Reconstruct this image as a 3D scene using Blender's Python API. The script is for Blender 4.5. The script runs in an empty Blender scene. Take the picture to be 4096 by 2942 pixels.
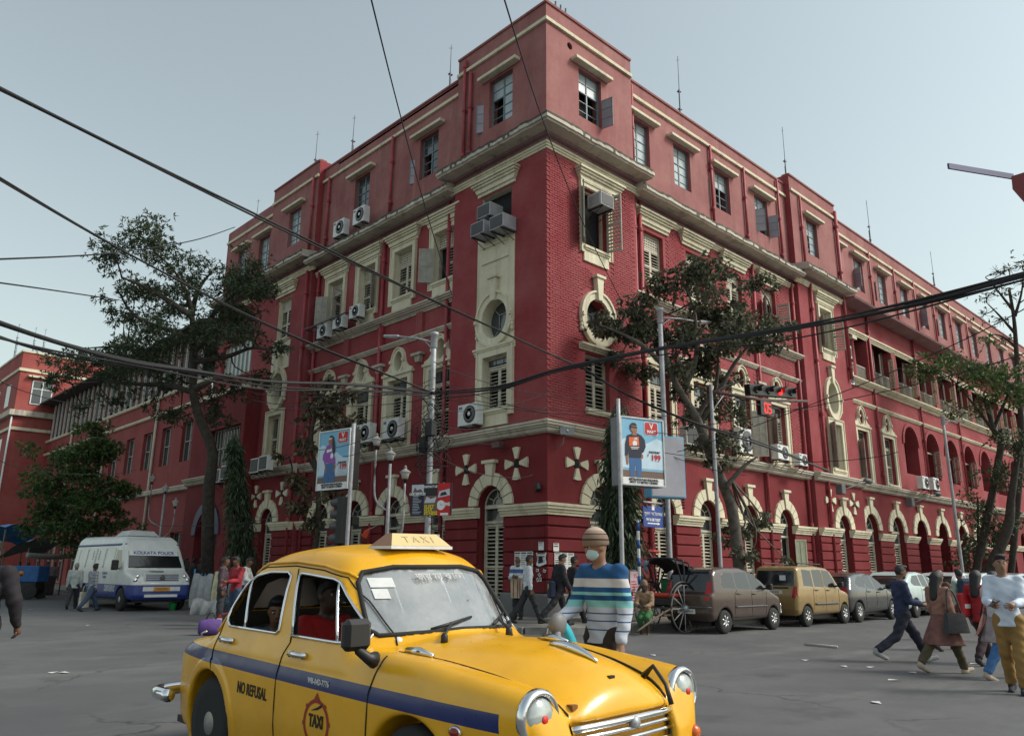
import bpy, bmesh, math, random
import numpy as np
from mathutils import Vector, Matrix
from mathutils.geometry import tessellate_polygon
random.seed(7); rng = np.random.default_rng(7)
scene = bpy.context.scene
COL = scene.collection
R_ = math.radians
# ------------------------------------------------------------------ camera
CAMP = (-17.018, -16.295, 1.47)
AZ, PITCH, ROLL = R_(46.4), R_(14.4), R_(0.5)
cd = bpy.data.cameras.new('camera'); cam = bpy.data.objects.new('camera', cd); COL.objects.link(cam)
r0 = Vector((math.sin(AZ), -math.cos(AZ), 0))
f0 = Vector((math.cos(AZ)*math.cos(PITCH), math.sin(AZ)*math.cos(PITCH), math.sin(PITCH)))
u0 = r0.cross(f0)
cr = r0*math.cos(ROLL) + u0*math.sin(ROLL); cu = -r0*math.sin(ROLL) + u0*math.cos(ROLL)
cam.matrix_world = Matrix(((cr.x, cu.x, -f0.x, CAMP[0]), (cr.y, cu.y, -f0.y, CAMP[1]), (cr.z, cu.z, -f0.z, CAMP[2]), (0, 0, 0, 1)))
cd.sensor_width = 36; cd.lens = 36*3137/4096; cd.clip_start = .1; cd.clip_end = 3000
scene.camera = cam
scene.render.resolution_x = 1024; scene.render.resolution_y = 735
# ------------------------------------------------------------------ sky, sun, exposure
SUN_EL, SUN_AZ = R_(42), math.atan2(-.75, .62)      # direction towards the sun (from the street on the right)
wd = bpy.data.worlds.new('World'); scene.world = wd; wd.use_nodes = True
nt = wd.node_tree; nt.nodes.clear()
sky = nt.nodes.new('ShaderNodeTexSky'); sky.sky_type = 'NISHITA'; sky.sun_disc = False
sky.sun_elevation = SUN_EL; sky.sun_rotation = math.pi/2 - SUN_AZ
sky.air_density = 1.6; sky.dust_density = 2.0; sky.ozone_density = 3.0; sky.altitude = 0
tint = nt.nodes.new('ShaderNodeMixRGB'); tint.blend_type = 'MULTIPLY'; tint.inputs[0].default_value = 1; tint.inputs[2].default_value = (1.12, 1.17, 1.07, 1)
hs = nt.nodes.new('ShaderNodeHueSaturation'); hs.inputs['Saturation'].default_value = .48; hs.inputs['Value'].default_value = 1
bg = nt.nodes.new('ShaderNodeBackground'); bg.inputs['Strength'].default_value = .15
wo = nt.nodes.new('ShaderNodeOutputWorld')
nt.links.new(sky.outputs[0], hs.inputs['Color']); nt.links.new(hs.outputs[0], tint.inputs[1]); nt.links.new(tint.outputs[0], bg.inputs['Color']); nt.links.new(bg.outputs[0], wo.inputs['Surface'])
sd = bpy.data.lights.new('sun', 'SUN'); sd.energy = 2.8; sd.angle = R_(18); sd.color = (1, .94, .86)
sun = bpy.data.objects.new('sun', sd); COL.objects.link(sun)
sdir = Vector((math.cos(SUN_AZ)*math.cos(SUN_EL), math.sin(SUN_AZ)*math.cos(SUN_EL), math.sin(SUN_EL)))
sun.rotation_euler = sdir.to_track_quat('Z', 'Y').to_euler(); sun.location = (0, -30, 60)
scene.view_settings.view_transform = 'Standard'; scene.view_settings.look = 'None'
scene.view_settings.exposure = 0.0; scene.view_settings.gamma = 1
scene.render.engine = 'CYCLES'
scene.cycles.max_bounces = 6; scene.cycles.diffuse_bounces = 3; scene.cycles.glossy_bounces = 3
scene.cycles.transmission_bounces = 6; scene.cycles.transparent_max_bounces = 10
# ------------------------------------------------------------------ mesh helpers
class MB:
 def __init__(s): s.v = []; s.f = []; s.m = []; s.sm = []
 def add(s, vs, fs, mi=0, smooth=False):
  o = len(s.v); s.v += [tuple(p) for p in vs]
  for f in fs: s.f.append(tuple(i+o for i in f)); s.m.append(mi); s.sm.append(smooth)
 def box(s, x0, x1, y0, y1, z0, z1, mi=0):
  s.add([(x0,y0,z0),(x1,y0,z0),(x1,y1,z0),(x0,y1,z0),(x0,y0,z1),(x1,y0,z1),(x1,y1,z1),(x0,y1,z1)],
   [(0,3,2,1),(4,5,6,7),(0,1,5,4),(1,2,6,5),(2,3,7,6),(3,0,4,7)], mi)
 def bbox(s, x0, x1, y0, y1, z0, z1, b=.01, mi=0):
  # box with all edges chamfered
  xs, ys, zs = (x0, x1), (y0, y1), (z0, z1); vs = []; ix = {}
  for i in (0,1):
   for j in (0,1):
    for k in (0,1):
     sx, sy, sz = (1 if i == 0 else -1)*b, (1 if j == 0 else -1)*b, (1 if k == 0 else -1)*b
     for a, p in (('x', (xs[i], ys[j]+sy, zs[k]+sz)), ('y', (xs[i]+sx, ys[j], zs[k]+sz)), ('z', (xs[i]+sx, ys[j]+sy, zs[k]))):
      ix[i,j,k,a] = len(vs); vs.append(p)
  F = []
  for i in (0,1): F += [[ix[i,0,0,'x'], ix[i,1,0,'x'], ix[i,1,1,'x'], ix[i,0,1,'x']], [ix[0,i,0,'y'], ix[1,i,0,'y'], ix[1,i,1,'y'], ix[0,i,1,'y']], [ix[0,0,i,'z'], ix[1,0,i,'z'], ix[1,1,i,'z'], ix[0,1,i,'z']]]
  for i in (0,1):
   for j in (0,1):
    F += [[ix[i,j,0,'x'], ix[i,j,1,'x'], ix[i,j,1,'y'], ix[i,j,0,'y']], [ix[i,0,j,'x'], ix[i,1,j,'x'], ix[i,1,j,'z'], ix[i,0,j,'z']], [ix[0,i,j,'y'], ix[1,i,j,'y'], ix[1,i,j,'z'], ix[0,i,j,'z']]]
    for k in (0,1): F.append([ix[i,j,k,'x'], ix[i,j,k,'y'], ix[i,j,k,'z']])
  s.add(vs, F, mi)
 def tube(s, path, r, n=8, mi=0, cap=True, smooth=True):
  P = [Vector(p) for p in path]; k = len(P)
  rs = [r]*k if not hasattr(r, '__len__') else list(r)
  vs = []; ref = None
  for i, p in enumerate(P):
   t = (P[min(i+1, k-1)]-P[max(i-1, 0)])
   t = t.normalized() if t.length > 1e-9 else Vector((0,0,1))
   if ref is None: ref = Vector((0,0,1)) if abs(t.z) < .9 else Vector((1,0,0))
   a = t.cross(ref).normalized(); b = t.cross(a).normalized(); ref = -b if False else ref
   for j in range(n):
    q = 2*math.pi*j/n; vs.append(p+(a*math.cos(q)+b*math.sin(q))*rs[i])
  fs = [(i*n+j, i*n+(j+1) % n, (i+1)*n+(j+1) % n, (i+1)*n+j) for i in range(k-1) for j in range(n)]
  if cap: fs += [tuple(range(n-1, -1, -1)), tuple((k-1)*n+j for j in range(n))]
  s.add(vs, fs, mi, smooth)
 def lathe(s, prof, n=16, c=(0,0,0), mi=0, axis='z', smooth=True):
  vs = []
  for r, h in prof:
   for j in range(n):
    q = 2*math.pi*j/n; a, b = r*math.cos(q), r*math.sin(q)
    p = (a, b, h) if axis == 'z' else ((h, a, b) if axis == 'x' else (a, h, b))
    vs.append((c[0]+p[0], c[1]+p[1], c[2]+p[2]))
  k = len(prof)
  fs = [(i*n+j, i*n+(j+1) % n, (i+1)*n+(j+1) % n, (i+1)*n+j) for i in range(k-1) for j in range(n)]
  fs += [tuple(range(n-1, -1, -1)), tuple((k-1)*n+j for j in range(n))]
  s.add(vs, fs, mi, smooth)
 def prism(s, poly, fn, d0, d1, mi=0, smooth=False):
  # poly: 2D points, fn(a, b, d) -> 3D
  n = len(poly)
  vs = [fn(a, b, d0) for a, b in poly]+[fn(a, b, d1) for a, b in poly]
  tri = tessellate_polygon([[Vector((a, b, 0)) for a, b in poly]])
  fs = [tuple(t) for t in tri]+[tuple(i+n for i in reversed(t)) for t in tri]
  s.add(vs, fs, mi)
  s.add(vs, [(i, (i+1) % n, n+(i+1) % n, n+i) for i in range(n)], mi, smooth)
 def ell(s, c, r, mi=0, nu=10, nv=7, rot=None):
  vs = []
  for i in range(nv+1):
   th = math.pi*i/nv
   for j in range(nu):
    ph = 2*math.pi*j/nu
    p = Vector((r[0]*math.sin(th)*math.cos(ph), r[1]*math.sin(th)*math.sin(ph), r[2]*math.cos(th)))
    if rot is not None: p = rot @ p
    vs.append((c[0]+p.x, c[1]+p.y, c[2]+p.z))
  s.add(vs, [(i*nu+j, (i+1)*nu+j, (i+1)*nu+(j+1) % nu, i*nu+(j+1) % nu) for i in range(nv) for j in range(nu)], mi, True)
 def mesh(s, name, mats):
  me = bpy.data.meshes.new(name); me.from_pydata(s.v, [], s.f)
  for m in (mats if isinstance(mats, (list, tuple)) else [mats]): me.materials.append(m)
  me.polygons.foreach_set('material_index', s.m); me.polygons.foreach_set('use_smooth', s.sm)
  me.update(); return me
 def build(s, name, mats, parent=None, loc=None, rot=None):
  return link(name, s.mesh(name, mats), parent, loc, rot)
def link(name, me, parent=None, loc=None, rot=None):
 o = bpy.data.objects.new(name, me); COL.objects.link(o)
 if parent is not None: o.parent = parent
 if loc is not None: o.location = loc
 if rot is not None: o.rotation_euler = rot if hasattr(rot, '__len__') else (0, 0, rot)
 return o
def tag(o, label, cat, group=None):
 o['label'] = label; o['category'] = cat
 if group: o['group'] = group
 return o
def thing(name, label, cat, loc=(0,0,0), rot=0, group=None):
 return tag(link(name, None, None, loc, rot), label, cat, group)
def struct(o): o['kind'] = 'structure'; return o
def stuff(o): o['kind'] = 'stuff'; return o
def copy_tree(o, parent=None):
 c = o.copy(); COL.objects.link(c)
 if parent is not None: c.parent = parent
 for ch in list(o.children): copy_tree(ch, c)
 return c
# ------------------------------------------------------------------ materials
def srgb(r, g, b):
 f = lambda c: (c/255/12.92 if c/255 <= .04045 else ((c/255+.055)/1.055)**2.4)
 return (f(r), f(g), f(b))
class NT:
 def __init__(s, name):
  s.mat = bpy.data.materials.new(name); s.mat.use_nodes = True
  s.t = s.mat.node_tree; s.b = s.t.nodes['Principled BSDF']
 def n(s, typ, **kw):
  nd = s.t.nodes.new('ShaderNode'+typ)
  for k, v in kw.items():
   if k in nd.inputs.keys(): nd.inputs[k].default_value = v
   else: setattr(nd, k, v)
  return nd
 def l(s, a, b): s.t.links.new(a, b)
 def coord(s, world=False, scale=(1,1,1)):
  src = s.n('NewGeometry').outputs['Position'] if world else s.n('TexCoord').outputs['Object']
  mp = s.n('Mapping'); mp.inputs['Scale'].default_value = scale
  s.l(src, mp.inputs['Vector']); return mp.outputs[0]
 def noise(s, vec, scale, detail=4, rough=.55):
  nd = s.n('TexNoise'); nd.inputs['Scale'].default_value = scale; nd.inputs['Detail'].default_value = detail; nd.inputs['Roughness'].default_value = rough
  s.l(vec, nd.inputs['Vector']); return nd.outputs['Fac']
 def ramp(s, fac, stops, interp='LINEAR'):
  nd = s.n('ValToRGB'); nd.color_ramp.interpolation = interp; e = nd.color_ramp.elements
  while len(e) < len(stops): e.new(.5)
  for i, (p, c) in enumerate(stops): e[i].position = p; e[i].color = (*c[:3], 1) if hasattr(c, '__len__') else (c, c, c, 1)
  s.l(fac, nd.inputs['Fac']); return nd.outputs['Color']
 def mix(s, fac, a, b, mode='MIX'):
  nd = s.n('MixRGB'); nd.blend_type = mode
  for i, x in ((0, fac), (1, a), (2, b)):
   if hasattr(x, 'is_linked') or hasattr(x, 'links'): s.l(x, nd.inputs[i])
   else: nd.inputs[i].default_value = x if i == 0 else (*x[:3], 1)
  return nd.outputs[0]
 def bump(s, h, strength=.3, dist=.01):
  nd = s.n('Bump'); nd.inputs['Strength'].default_value = strength; nd.inputs['Distance'].default_value = dist
  s.l(h, nd.inputs['Height']); s.l(nd.outputs[0], s.b.inputs['Normal'])
MATS = {}
def mat(name, col=(.5,.5,.5), rough=.7, metal=0., var=.15, vscale=3., bump=0., bscale=40., world=False, coat=0., spec=.5, dirt=0.):
 if name in MATS: return MATS[name]
 k = NT(name); k.b.inputs['Roughness'].default_value = rough; k.b.inputs['Metallic'].default_value = metal
 k.b.inputs['Coat Weight'].default_value = coat; k.b.inputs['Coat Roughness'].default_value = .05
 k.b.inputs['Specular IOR Level'].default_value = spec
 vec = k.coord(world)
 if var > 0:
  a = k.noise(vec, vscale, 5); lo = tuple(c*(1-var) for c in col); hi = tuple(min(1, c*(1+var)) for c in col)
  c = k.ramp(a, [(.3, lo), (.7, hi)])
  if dirt > 0:
   d = k.noise(vec, vscale*2.7, 6, .7)
   dm = k.ramp(d, [(.5, (0,0,0)), (.75, (dirt,)*3)])
   c = k.mix(dm, c, (.06, .05, .04))
  k.l(c, k.b.inputs['Base Color'])
 else: k.b.inputs['Base Color'].default_value = (*col, 1)
 if bump > 0: k.bump(k.noise(vec, bscale, 4), bump, .02)
 MATS[name] = k.mat; return k.mat
def emit(name, col, st):
 if name in MATS: return MATS[name]
 k = NT(name); k.b.inputs['Base Color'].default_value = (*col, 1); k.b.inputs['Emission Color'].default_value = (*col, 1); k.b.inputs['Emission Strength'].default_value = st
 MATS[name] = k.mat; return k.mat
def wallmat(name, col, faded, brick=0., stain=.35, pink=.5):
 k = NT(name); k.b.inputs['Roughness'].default_value = .82; k.b.inputs['Specular IOR Level'].default_value = .25
 w = k.coord(True); ws = k.coord(True, (1.2, 1.2, .16)); 
 a = k.noise(w, .55, 6, .6); c = k.ramp(a, [(.32, col), (.72, faded)])
 a2 = k.noise(w, 5, 5, .7); c = k.mix(k.ramp(a2, [(.35, (.16,)*3), (.65, (0,)*3)]), c, tuple(x*.45 for x in col))
 st = k.noise(ws, 1.6, 6, .62); c = k.mix(k.ramp(st, [(.52, (0,)*3), (.75, (stain,)*3)]), c, (.10, .055, .05))
 st2 = k.noise(k.coord(True, (2.5, 2.5, .3)), 1.0, 5, .6); c = k.mix(k.ramp(st2, [(.6, (0,)*3), (.78, (stain*.8,)*3)]), c, tuple(min(1, x*1.5+.03) for x in faded))
 k.l(c, k.b.inputs['Base Color'])
 h = k.noise(w, 30, 5, .6)
 if brick > 0:
  # brick courses: u = x+y (walls are axis aligned), v = z
  g = k.n('NewGeometry'); sx = k.n('SeparateXYZ'); k.l(g.outputs['Position'], sx.inputs[0])
  ad = k.n('Math', operation='ADD'); k.l(sx.outputs[0], ad.inputs[0]); k.l(sx.outputs[1], ad.inputs[1])
  cb = k.n('CombineXYZ'); k.l(ad.outputs[0], cb.inputs[0]); k.l(sx.outputs[2], cb.inputs[1])
  bt = k.n('TexBrick'); bt.inputs['Scale'].default_value = 1; bt.inputs['Brick Width'].default_value = .25; bt.inputs['Row Height'].default_value = .085; bt.inputs['Mortar Size'].default_value = .008; bt.inputs['Mortar Smooth'].default_value = .3
  k.l(cb.outputs[0], bt.inputs['Vector'])
  inv = k.n('Math', operation='MULTIPLY_ADD'); k.l(bt.outputs['Fac'], inv.inputs[0]); inv.inputs[1].default_value = -1.0; inv.inputs[2].default_value = 1
  ad2 = k.n('Math', operation='MULTIPLY_ADD'); k.l(h, ad2.inputs[0]); ad2.inputs[1].default_value = .5; k.l(inv.outputs[0], ad2.inputs[2]); h = ad2.outputs[0]
 k.bump(h, .5 if brick == 0 else brick, .012)
 MATS[name] = k.mat; return k.mat
RED = wallmat('red_brick_paint', (.27, .038, .046), (.36, .095, .10), brick=.7, stain=.18)
REDP = wallmat('red_plaster_shaded', (.165, .017, .022), (.22, .034, .038), stain=.25)  # own deeper ground-floor red, with street shade also painted into it
PINK = wallmat('pink_red_plaster', (.28, .095, .095), (.38, .18, .165), stain=.42)
CREAM = wallmat('cream_paint', (.64, .58, .42), (.74, .69, .53), stain=.42)
MOSS = wallmat('mossy_cornice_top', (.07, .066, .056), (.15, .14, .12), stain=.6)
CREAMD = wallmat('weathered_cornice', (.46, .42, .35), (.62, .57, .47), stain=.75)
GREYP = wallmat('grey_plinth', (.14, .14, .145), (.2, .2, .2), stain=.5)
SHUT = mat('shutter_paint', (.50, .455, .36), .6, var=.18, vscale=4, world=True, dirt=.25)
SHUTG = mat('shutter_grey', (.36, .335, .29), .65, var=.18, vscale=4, world=True, dirt=.3)
SOFF = wallmat('soffit_plaster', (.26, .15, .16), (.34, .21, .21), stain=.5)
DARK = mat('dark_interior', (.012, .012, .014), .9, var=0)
STEEL = mat('window_steel', (.16, .2, .22), .5, var=.1)
PIPE = mat('red_pipe', (.32, .045, .055), .55, var=.25, vscale=2, world=True, dirt=.2)
def glassmat(name, col=(.03,.04,.05), rough=.08, alpha=0.):
 if name in MATS: return MATS[name]
 k = NT(name); k.b.inputs['Base Color'].default_value = (*col, 1); k.b.inputs['Roughness'].default_value = rough
 k.b.inputs['Specular IOR Level'].default_value = .8
 h = k.noise(k.coord(True), 2.2, 2); k.bump(h, .05, .05)
 MATS[name] = k.mat; return k.mat
GLASS = glassmat('window_glass', (.05, .06, .065), .12)
FROST = mat('pale_glass', (.36, .42, .45), .25, var=.15, vscale=1.3, world=True, spec=.7)
METAL = mat('galvanised_steel', (.42, .43, .45), .5, .6, var=.2, vscale=4, dirt=.2)
BLACK = mat('black_paint', (.012, .012, .013), .5, var=.2)
RUBBER = mat('rubber', (.018, .018, .018), .85, var=.2)
WHITEP = mat('white_plastic', (.66, .67, .66), .5, var=.1, vscale=3, dirt=.22)
CHROME = mat('chrome', (.75, .76, .78), .14, 1.0, var=.05)
# ================================================================== ground
def asphalt():
 k = NT('asphalt'); b = k.b; w = k.coord(True)
 big = k.noise(w, .16, 5, .6); mid = k.noise(w, 1.1, 6, .65); fine = k.noise(w, 60, 3, .7); st = k.noise(k.coord(True, (.5, 1.4, 1)), .5, 6, .7)
 c = k.ramp(big, [(.3, (.098, .099, .102)), (.7, (.145, .145, .145))])
 c = k.mix(k.ramp(mid, [(.35, (.55,)*3), (.6, (0,)*3)]), c, (.078, .078, .082))
 c = k.mix(k.ramp(st, [(.52, (0,)*3), (.68, (.75,)*3)]), c, (.185, .18, .17))
 oil = k.noise(k.coord(True, (.7, .7, 1)), .8, 4, .6); c = k.mix(k.ramp(oil, [(.62, (0,)*3), (.72, (.6,)*3)]), c, (.05, .05, .052))
 pv_ = k.n('TexVoronoi'); pv_.inputs['Scale'].default_value = .13; k.l(w, pv_.inputs['Vector']); sc_ = k.n('SeparateColor'); k.l(pv_.outputs['Color'], sc_.inputs[0]); c = k.mix(k.ramp(sc_.outputs[0], [(.0, (.0,)*3), (.55, (0,)*3), (1, (.35,)*3)]), c, (.075, .075, .08))
 c = k.mix(k.ramp(fine, [(.35, (.35,)*3), (.65, (0,)*3)]), c, (.06, .06, .06))
 v = k.n('TexVoronoi'); v.feature = 'DISTANCE_TO_EDGE'; v.inputs['Scale'].default_value = .22
 wn = k.n('TexNoise'); wn.inputs['Scale'].default_value = 1.3; wn.inputs['Detail'].default_value = 5; k.l(w, wn.inputs['Vector'])
 ad = k.n('VectorMath', operation='ADD'); k.l(w, ad.inputs[0]); k.l(wn.outputs['Color'], ad.inputs[1]); k.l(ad.outputs[0], v.inputs['Vector'])
 cr = k.ramp(v.outputs['Distance'], [(0, (.75,)*3), (.006, (0,)*3)]); msk = k.ramp(k.noise(w, .3, 3), [(.5, (0,)*3), (.6, (1,)*3)])
 c = k.mix(k.mix(1., cr, msk, 'MULTIPLY'), c, (.02, .02, .02))
 k.l(c, b.inputs['Base Color']); k.l(k.ramp(big, [(.3, .62), (.7, .85)]), b.inputs['Roughness']); b.inputs['Specular IOR Level'].default_value = .35
 k.bump(fine, .35, .01); return k.mat
ASPH = asphalt()
m = MB(); m.add([(-400,-400,0),(400,-400,0),(400,400,0),(-400,400,0)], [(0,1,2,3)]); struct(m.build('road', ASPH))
PAVE = mat('pavement_slab', (.20, .185, .165), .85, var=.3, vscale=1.2, bump=.3, bscale=30, world=True, dirt=.5)
KERB = mat('kerb_stone', (.17, .165, .155), .85, var=.3, vscale=2, bump=.3, world=True, dirt=.5)
KX, KY = -3.7, -3.55
def arc(cx, cy, r, a0, a1, n): return [(cx+r*math.cos(a0+(a1-a0)*i/n), cy+r*math.sin(a0+(a1-a0)*i/n)) for i in range(n+1)]
rad = 2.6
cpath = [(110, KY)]+arc(KX+rad, KY+rad, rad, -math.pi/2, -math.pi, 10)+[(KX, 120)]
m = MB(); poly = cpath+[(6, 120), (6, 6), (110, 6)]
m.prism(poly, lambda a, b, d: (a, b, d), -.02, .15)
pv = struct(m.build('pavement', PAVE))
# kerb stones near the corner (each its own block)
kb = MB(); kb.bbox(-.46, .46, -.09, .09, -.04, .165, .012); kme = kb.mesh('kerb_stone', KERB)
def along(path, step):
 out = []; carry = 0
 for (x0, y0), (x1, y1) in zip(path[:-1], path[1:]):
  L = math.hypot(x1-x0, y1-y0); d = carry
  while d < L: out.append((x0+(x1-x0)*d/L, y0+(y1-y0)*d/L, math.atan2(y1-y0, x1-x0))); d += step
  carry = d-L
 return out
for x, y, a in along([(40, KY-.05)]+arc(KX+rad, KY+rad, rad+.05, -math.pi/2, -math.pi, 10)+[(KX-.05, 30)], .94):
 link('kerb_stone', kme, pv, (x, y, random.uniform(-.008, .008)), a+random.uniform(-.012, .012))
m = MB(); m.box(40.5, 110, KY-.09, KY+.02, -.02, .16); m.box(KX-.09, KX+.02, 30.5, 120, -.02, .16); m.build('kerb', KERB, pv)
# manhole ring and litter on the road
def G(u, v): pass
MAN = mat('cast_iron', (.05, .05, .05), .6, .4, var=.3)
o = MB(); o.lathe([(.30, -.02), (.30, .006), (.27, .009), (.26, .004)], 28); o.lathe([(.25, -.02), (.25, .006)], 28)
mh = o.build('manhole_cover', [MAN], None, (-15.05, -11.0, 0)); tag(mh, 'round iron manhole cover set in the road left of the taxi', 'manhole')
PAPER = mat('litter_paper', (.6, .6, .57), .9, var=.2)
# ================================================================== main building
B = thing('municipal_building', 'large four storey red and cream colonial corner building with louvred windows', 'building')
REC = -.3
class Fac:
 def __init__(s, k): s.k = k
 def p(s, u, o, z): return (u, -o, z) if s.k == 'R' else (-o, u, z)
 @property
 def rot(s): return math.pi if s.k == 'R' else math.pi/2
FR, FL = Fac('R'), Fac('L')
MC = {}
def part(name, key, fn, mats, fac, s, out, z, parent=None, mirror=False):
 # element mesh built once: x along wall, +y outwards, z up, origin at (s,z)
 if key not in MC: MC[key] = fn().mesh(name, mats)
 o = link(name, MC[key], parent or B, fac.p(s, out, z), fac.rot); return o
def sub(name, key, fn, mats, parent, loc=(0,0,0), rot=0):
 if key not in MC: MC[key] = fn().mesh(name, mats)
 return link(name, MC[key], parent, loc, rot)
def rect(u, z, w, h): return [(u-w/2, z), (u+w/2, z), (u+w/2, z+h), (u-w/2, z+h)]
def ellp(u, z, rx, ry, n=24): return [(u+rx*math.cos(2*math.pi*i/n), z+ry*math.sin(2*math.pi*i/n)) for i in range(n)]
def archp(u, z0, zs, r, n=14): return [(u-r, z0), (u+r, z0)]+[(u+r*math.cos(math.pi*i/n), zs+r*math.sin(math.pi*i/n)) for i in range(n+1)]
def wall(name, fac, u0, u1, z0, z1, out, holes, mt, depth=.42, revmat=None):
 mb = MB(); loops = [[(u0, z0), (u1, z0), (u1, z1), (u0, z1)]]+holes
 pts = [p for lp in loops for p in lp]
 tri = tessellate_polygon([[Vector((a, b, 0)) for a, b in lp] for lp in loops])
 mb.add([fac.p(a, out, b) for a, b in pts], [tuple(t) for t in tri])
 for lp in holes:
  n = len(lp); mb.add([fac.p(a, out, b) for a, b in lp]+[fac.p(a, out-depth, b) for a, b in lp], [(i, (i+1) % n, n+(i+1) % n, n+i) for i in range(n)], 1)
 return mb.build(name, [mt, revmat or mt], B)
def band(name, fac, u0, u1, prof, mt, parent=None):
 # horizontal moulding: prof = list of (out, z) closed polygon swept along the wall
 mb = MB(); n = len(prof)
 mb.add([fac.p(u0 if u0 > .001 else -o, o, z) for o, z in prof]+[fac.p(u1, o, z) for o, z in prof], [(i, (i+1) % n, n+(i+1) % n, n+i) for i in range(n)]+([tuple(range(n))] if u0 > .001 else [])+[tuple(range(2*n-1, n-1, -1))])
 return mb.build(name, mt, parent or B)
def step(o0, z0, z1, outs):
 # stepped moulding profile from bottom z0 to top z1; outs = projections bottom to top
 n = len(outs); h = (z1-z0)/n; P = [(o0-.05, z0)]
 for i, o in enumerate(outs): P += [(o0+o, z0+i*h), (o0+o, z0+(i+1)*h-(.006 if i < n-1 else 0))]
 return P+[(o0-.05, z1)]
# ---- windows
SLATN = [0]; SLATREST = MB()
def slatmesh(w):
 def f():
  b = MB(); b.add([(-w/2, -.035, -.03), (w/2, -.035, -.03), (w/2, .028, -.055), (-w/2, .028, -.055), (-w/2, -.035, -.012), (w/2, -.035, -.012), (w/2, .028, -.037), (-w/2, .028, -.037)], [(0,3,2,1),(4,5,6,7),(0,1,5,4),(1,2,6,5),(2,3,7,6),(3,0,4,7)]); return b
 return f
def shutter(win, x, y, z, w, h, ang=0., hinge=0, mt=None, seed=0):
 """one louvred leaf: stiles and rails, slats as pieces. hinge: -1 left edge, +1 right edge, 0 centred"""
 mt = mt or SHUT; cx = {0: 0, -1: w/2, 1: -w/2}[hinge]
 def f():
  b = MB(); t = .022; st = .06
  b.box(-w/2, -w/2+st, -t, t, 0, h); b.box(w/2-st, w/2, -t, t, 0, h)
  b.box(-w/2+st, w/2-st, -t, t, 0, .09); b.box(-w/2+st, w/2-st, -t, t, h-.07, h); b.box(-w/2+st, w/2-st, -t, t, h*.5-.035, h*.5+.035); return b
 rot = Matrix.Rotation(ang, 4, 'Z'); M = Matrix.Translation((x, y, z)) @ rot @ Matrix.Translation((cx, 0, 0))
 k = ('leaf', round(w, 3), round(h, 3), mt.name)
 if k not in MC: MC[k] = f().mesh('shutter', mt)
 o = link('shutter', MC[k], win); o.matrix_local = M
 sw = w-.12; nsl = max(3, int(round((h-.23)/.125)))
 for half in (0, 1):
  za, zb = (.09, h*.5-.035) if half == 0 else (h*.5+.035, h-.07)
  n = max(2, int(round((zb-za)/.125))); d = (zb-za)/n
  for i in range(n):
   Ml = M @ Matrix.Translation((0, 0, za+(i+1)*d-.0)) @ Matrix.Rotation(random.uniform(-.12, .12), 4, 'X')
   if SLATN[0] < 300:
    SLATN[0] += 1
    kk = ('slat', round(sw, 3), mt.name)
    if kk not in MC: MC[kk] = slatmesh(sw)().mesh('slat', mt)
    so = link('slat', MC[kk], win); so.matrix_local = Ml
   else:
    W = win.matrix_basis @ Ml; b = slatmesh(sw)()
    SLATREST.add([W @ Vector(p) for p in b.v], b.f, 0 if mt is SHUT else 1)
 return o
def panel_leaf(win, x, y, z, w, h, ang, hinge, mt=None):
 """solid two-panel side of an open shutter"""
 mt = mt or SHUTG; cx = {-1: w/2, 1: -w/2}[hinge]
 def f():
  b = MB(); b.box(-w/2, w/2, -.008, .008, 0, h); st = .055
  for a0, a1 in ((-w/2, -w/2+st), (w/2-st, w/2), (-.025, .025)): b.box(a0, a1, -.022, .022, 0, h)
  for c in (0, h/2-.03, h-.06): b.box(-w/2+st, -.025, -.022, .022, c, c+.06); b.box(.025, w/2-st, -.022, .022, c, c+.06)
  return b
 k = ('pleaf', round(w, 3), round(h, 3), mt.name)
 if k not in MC: MC[k] = f().mesh('shutter', mt)
 o = link('shutter', MC[k], win); o.matrix_local = Matrix.Translation((x, y, z)) @ Matrix.Rotation(ang, 4, 'Z') @ Matrix.Translation((cx, 0, 0)); return o
def lattice(win, w, h, z, y):
 def f():
  b = MB(); n = int(w/.105); k = int(h/.105)
  for i in range(n+1): x = -w/2+w*i/n; b.box(x-.022, x+.022, y-.02, y+.02, z, z+h)
  for j in range(k+1): zz = z+h*j/k; b.box(-w/2, w/2, y-.024, y+.024, zz-.022, zz+.022)
  return b
 return sub('lattice', ('lat', w, h, z, y), f, SHUT, win)
def hood(fac, s, z, w, out, parent=None, h=.55):
 def f():
  b = MB()
  b.box(-w/2+.22, w/2-.22, 0, .07, 0, h*.5)
  b.prism([(-w/2+.22, h*.22), (w/2-.22, h*.22), (w/2-.12, h*.55), (-w/2+.12, h*.55)], lambda a, c, d: (a, d, c), .0, .13)
  for i, (e, o_) in enumerate(((.1, .2), (.05, .26), (0, .32))): b.box(-w/2+e, w/2-e, 0, o_, h*.55+i*h*.15, h*.55+(i+1)*h*.15-.006)
  return b
 return part('window_hood', ('hood', w, h), f, CREAM, fac, s, out, z, parent)
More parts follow.
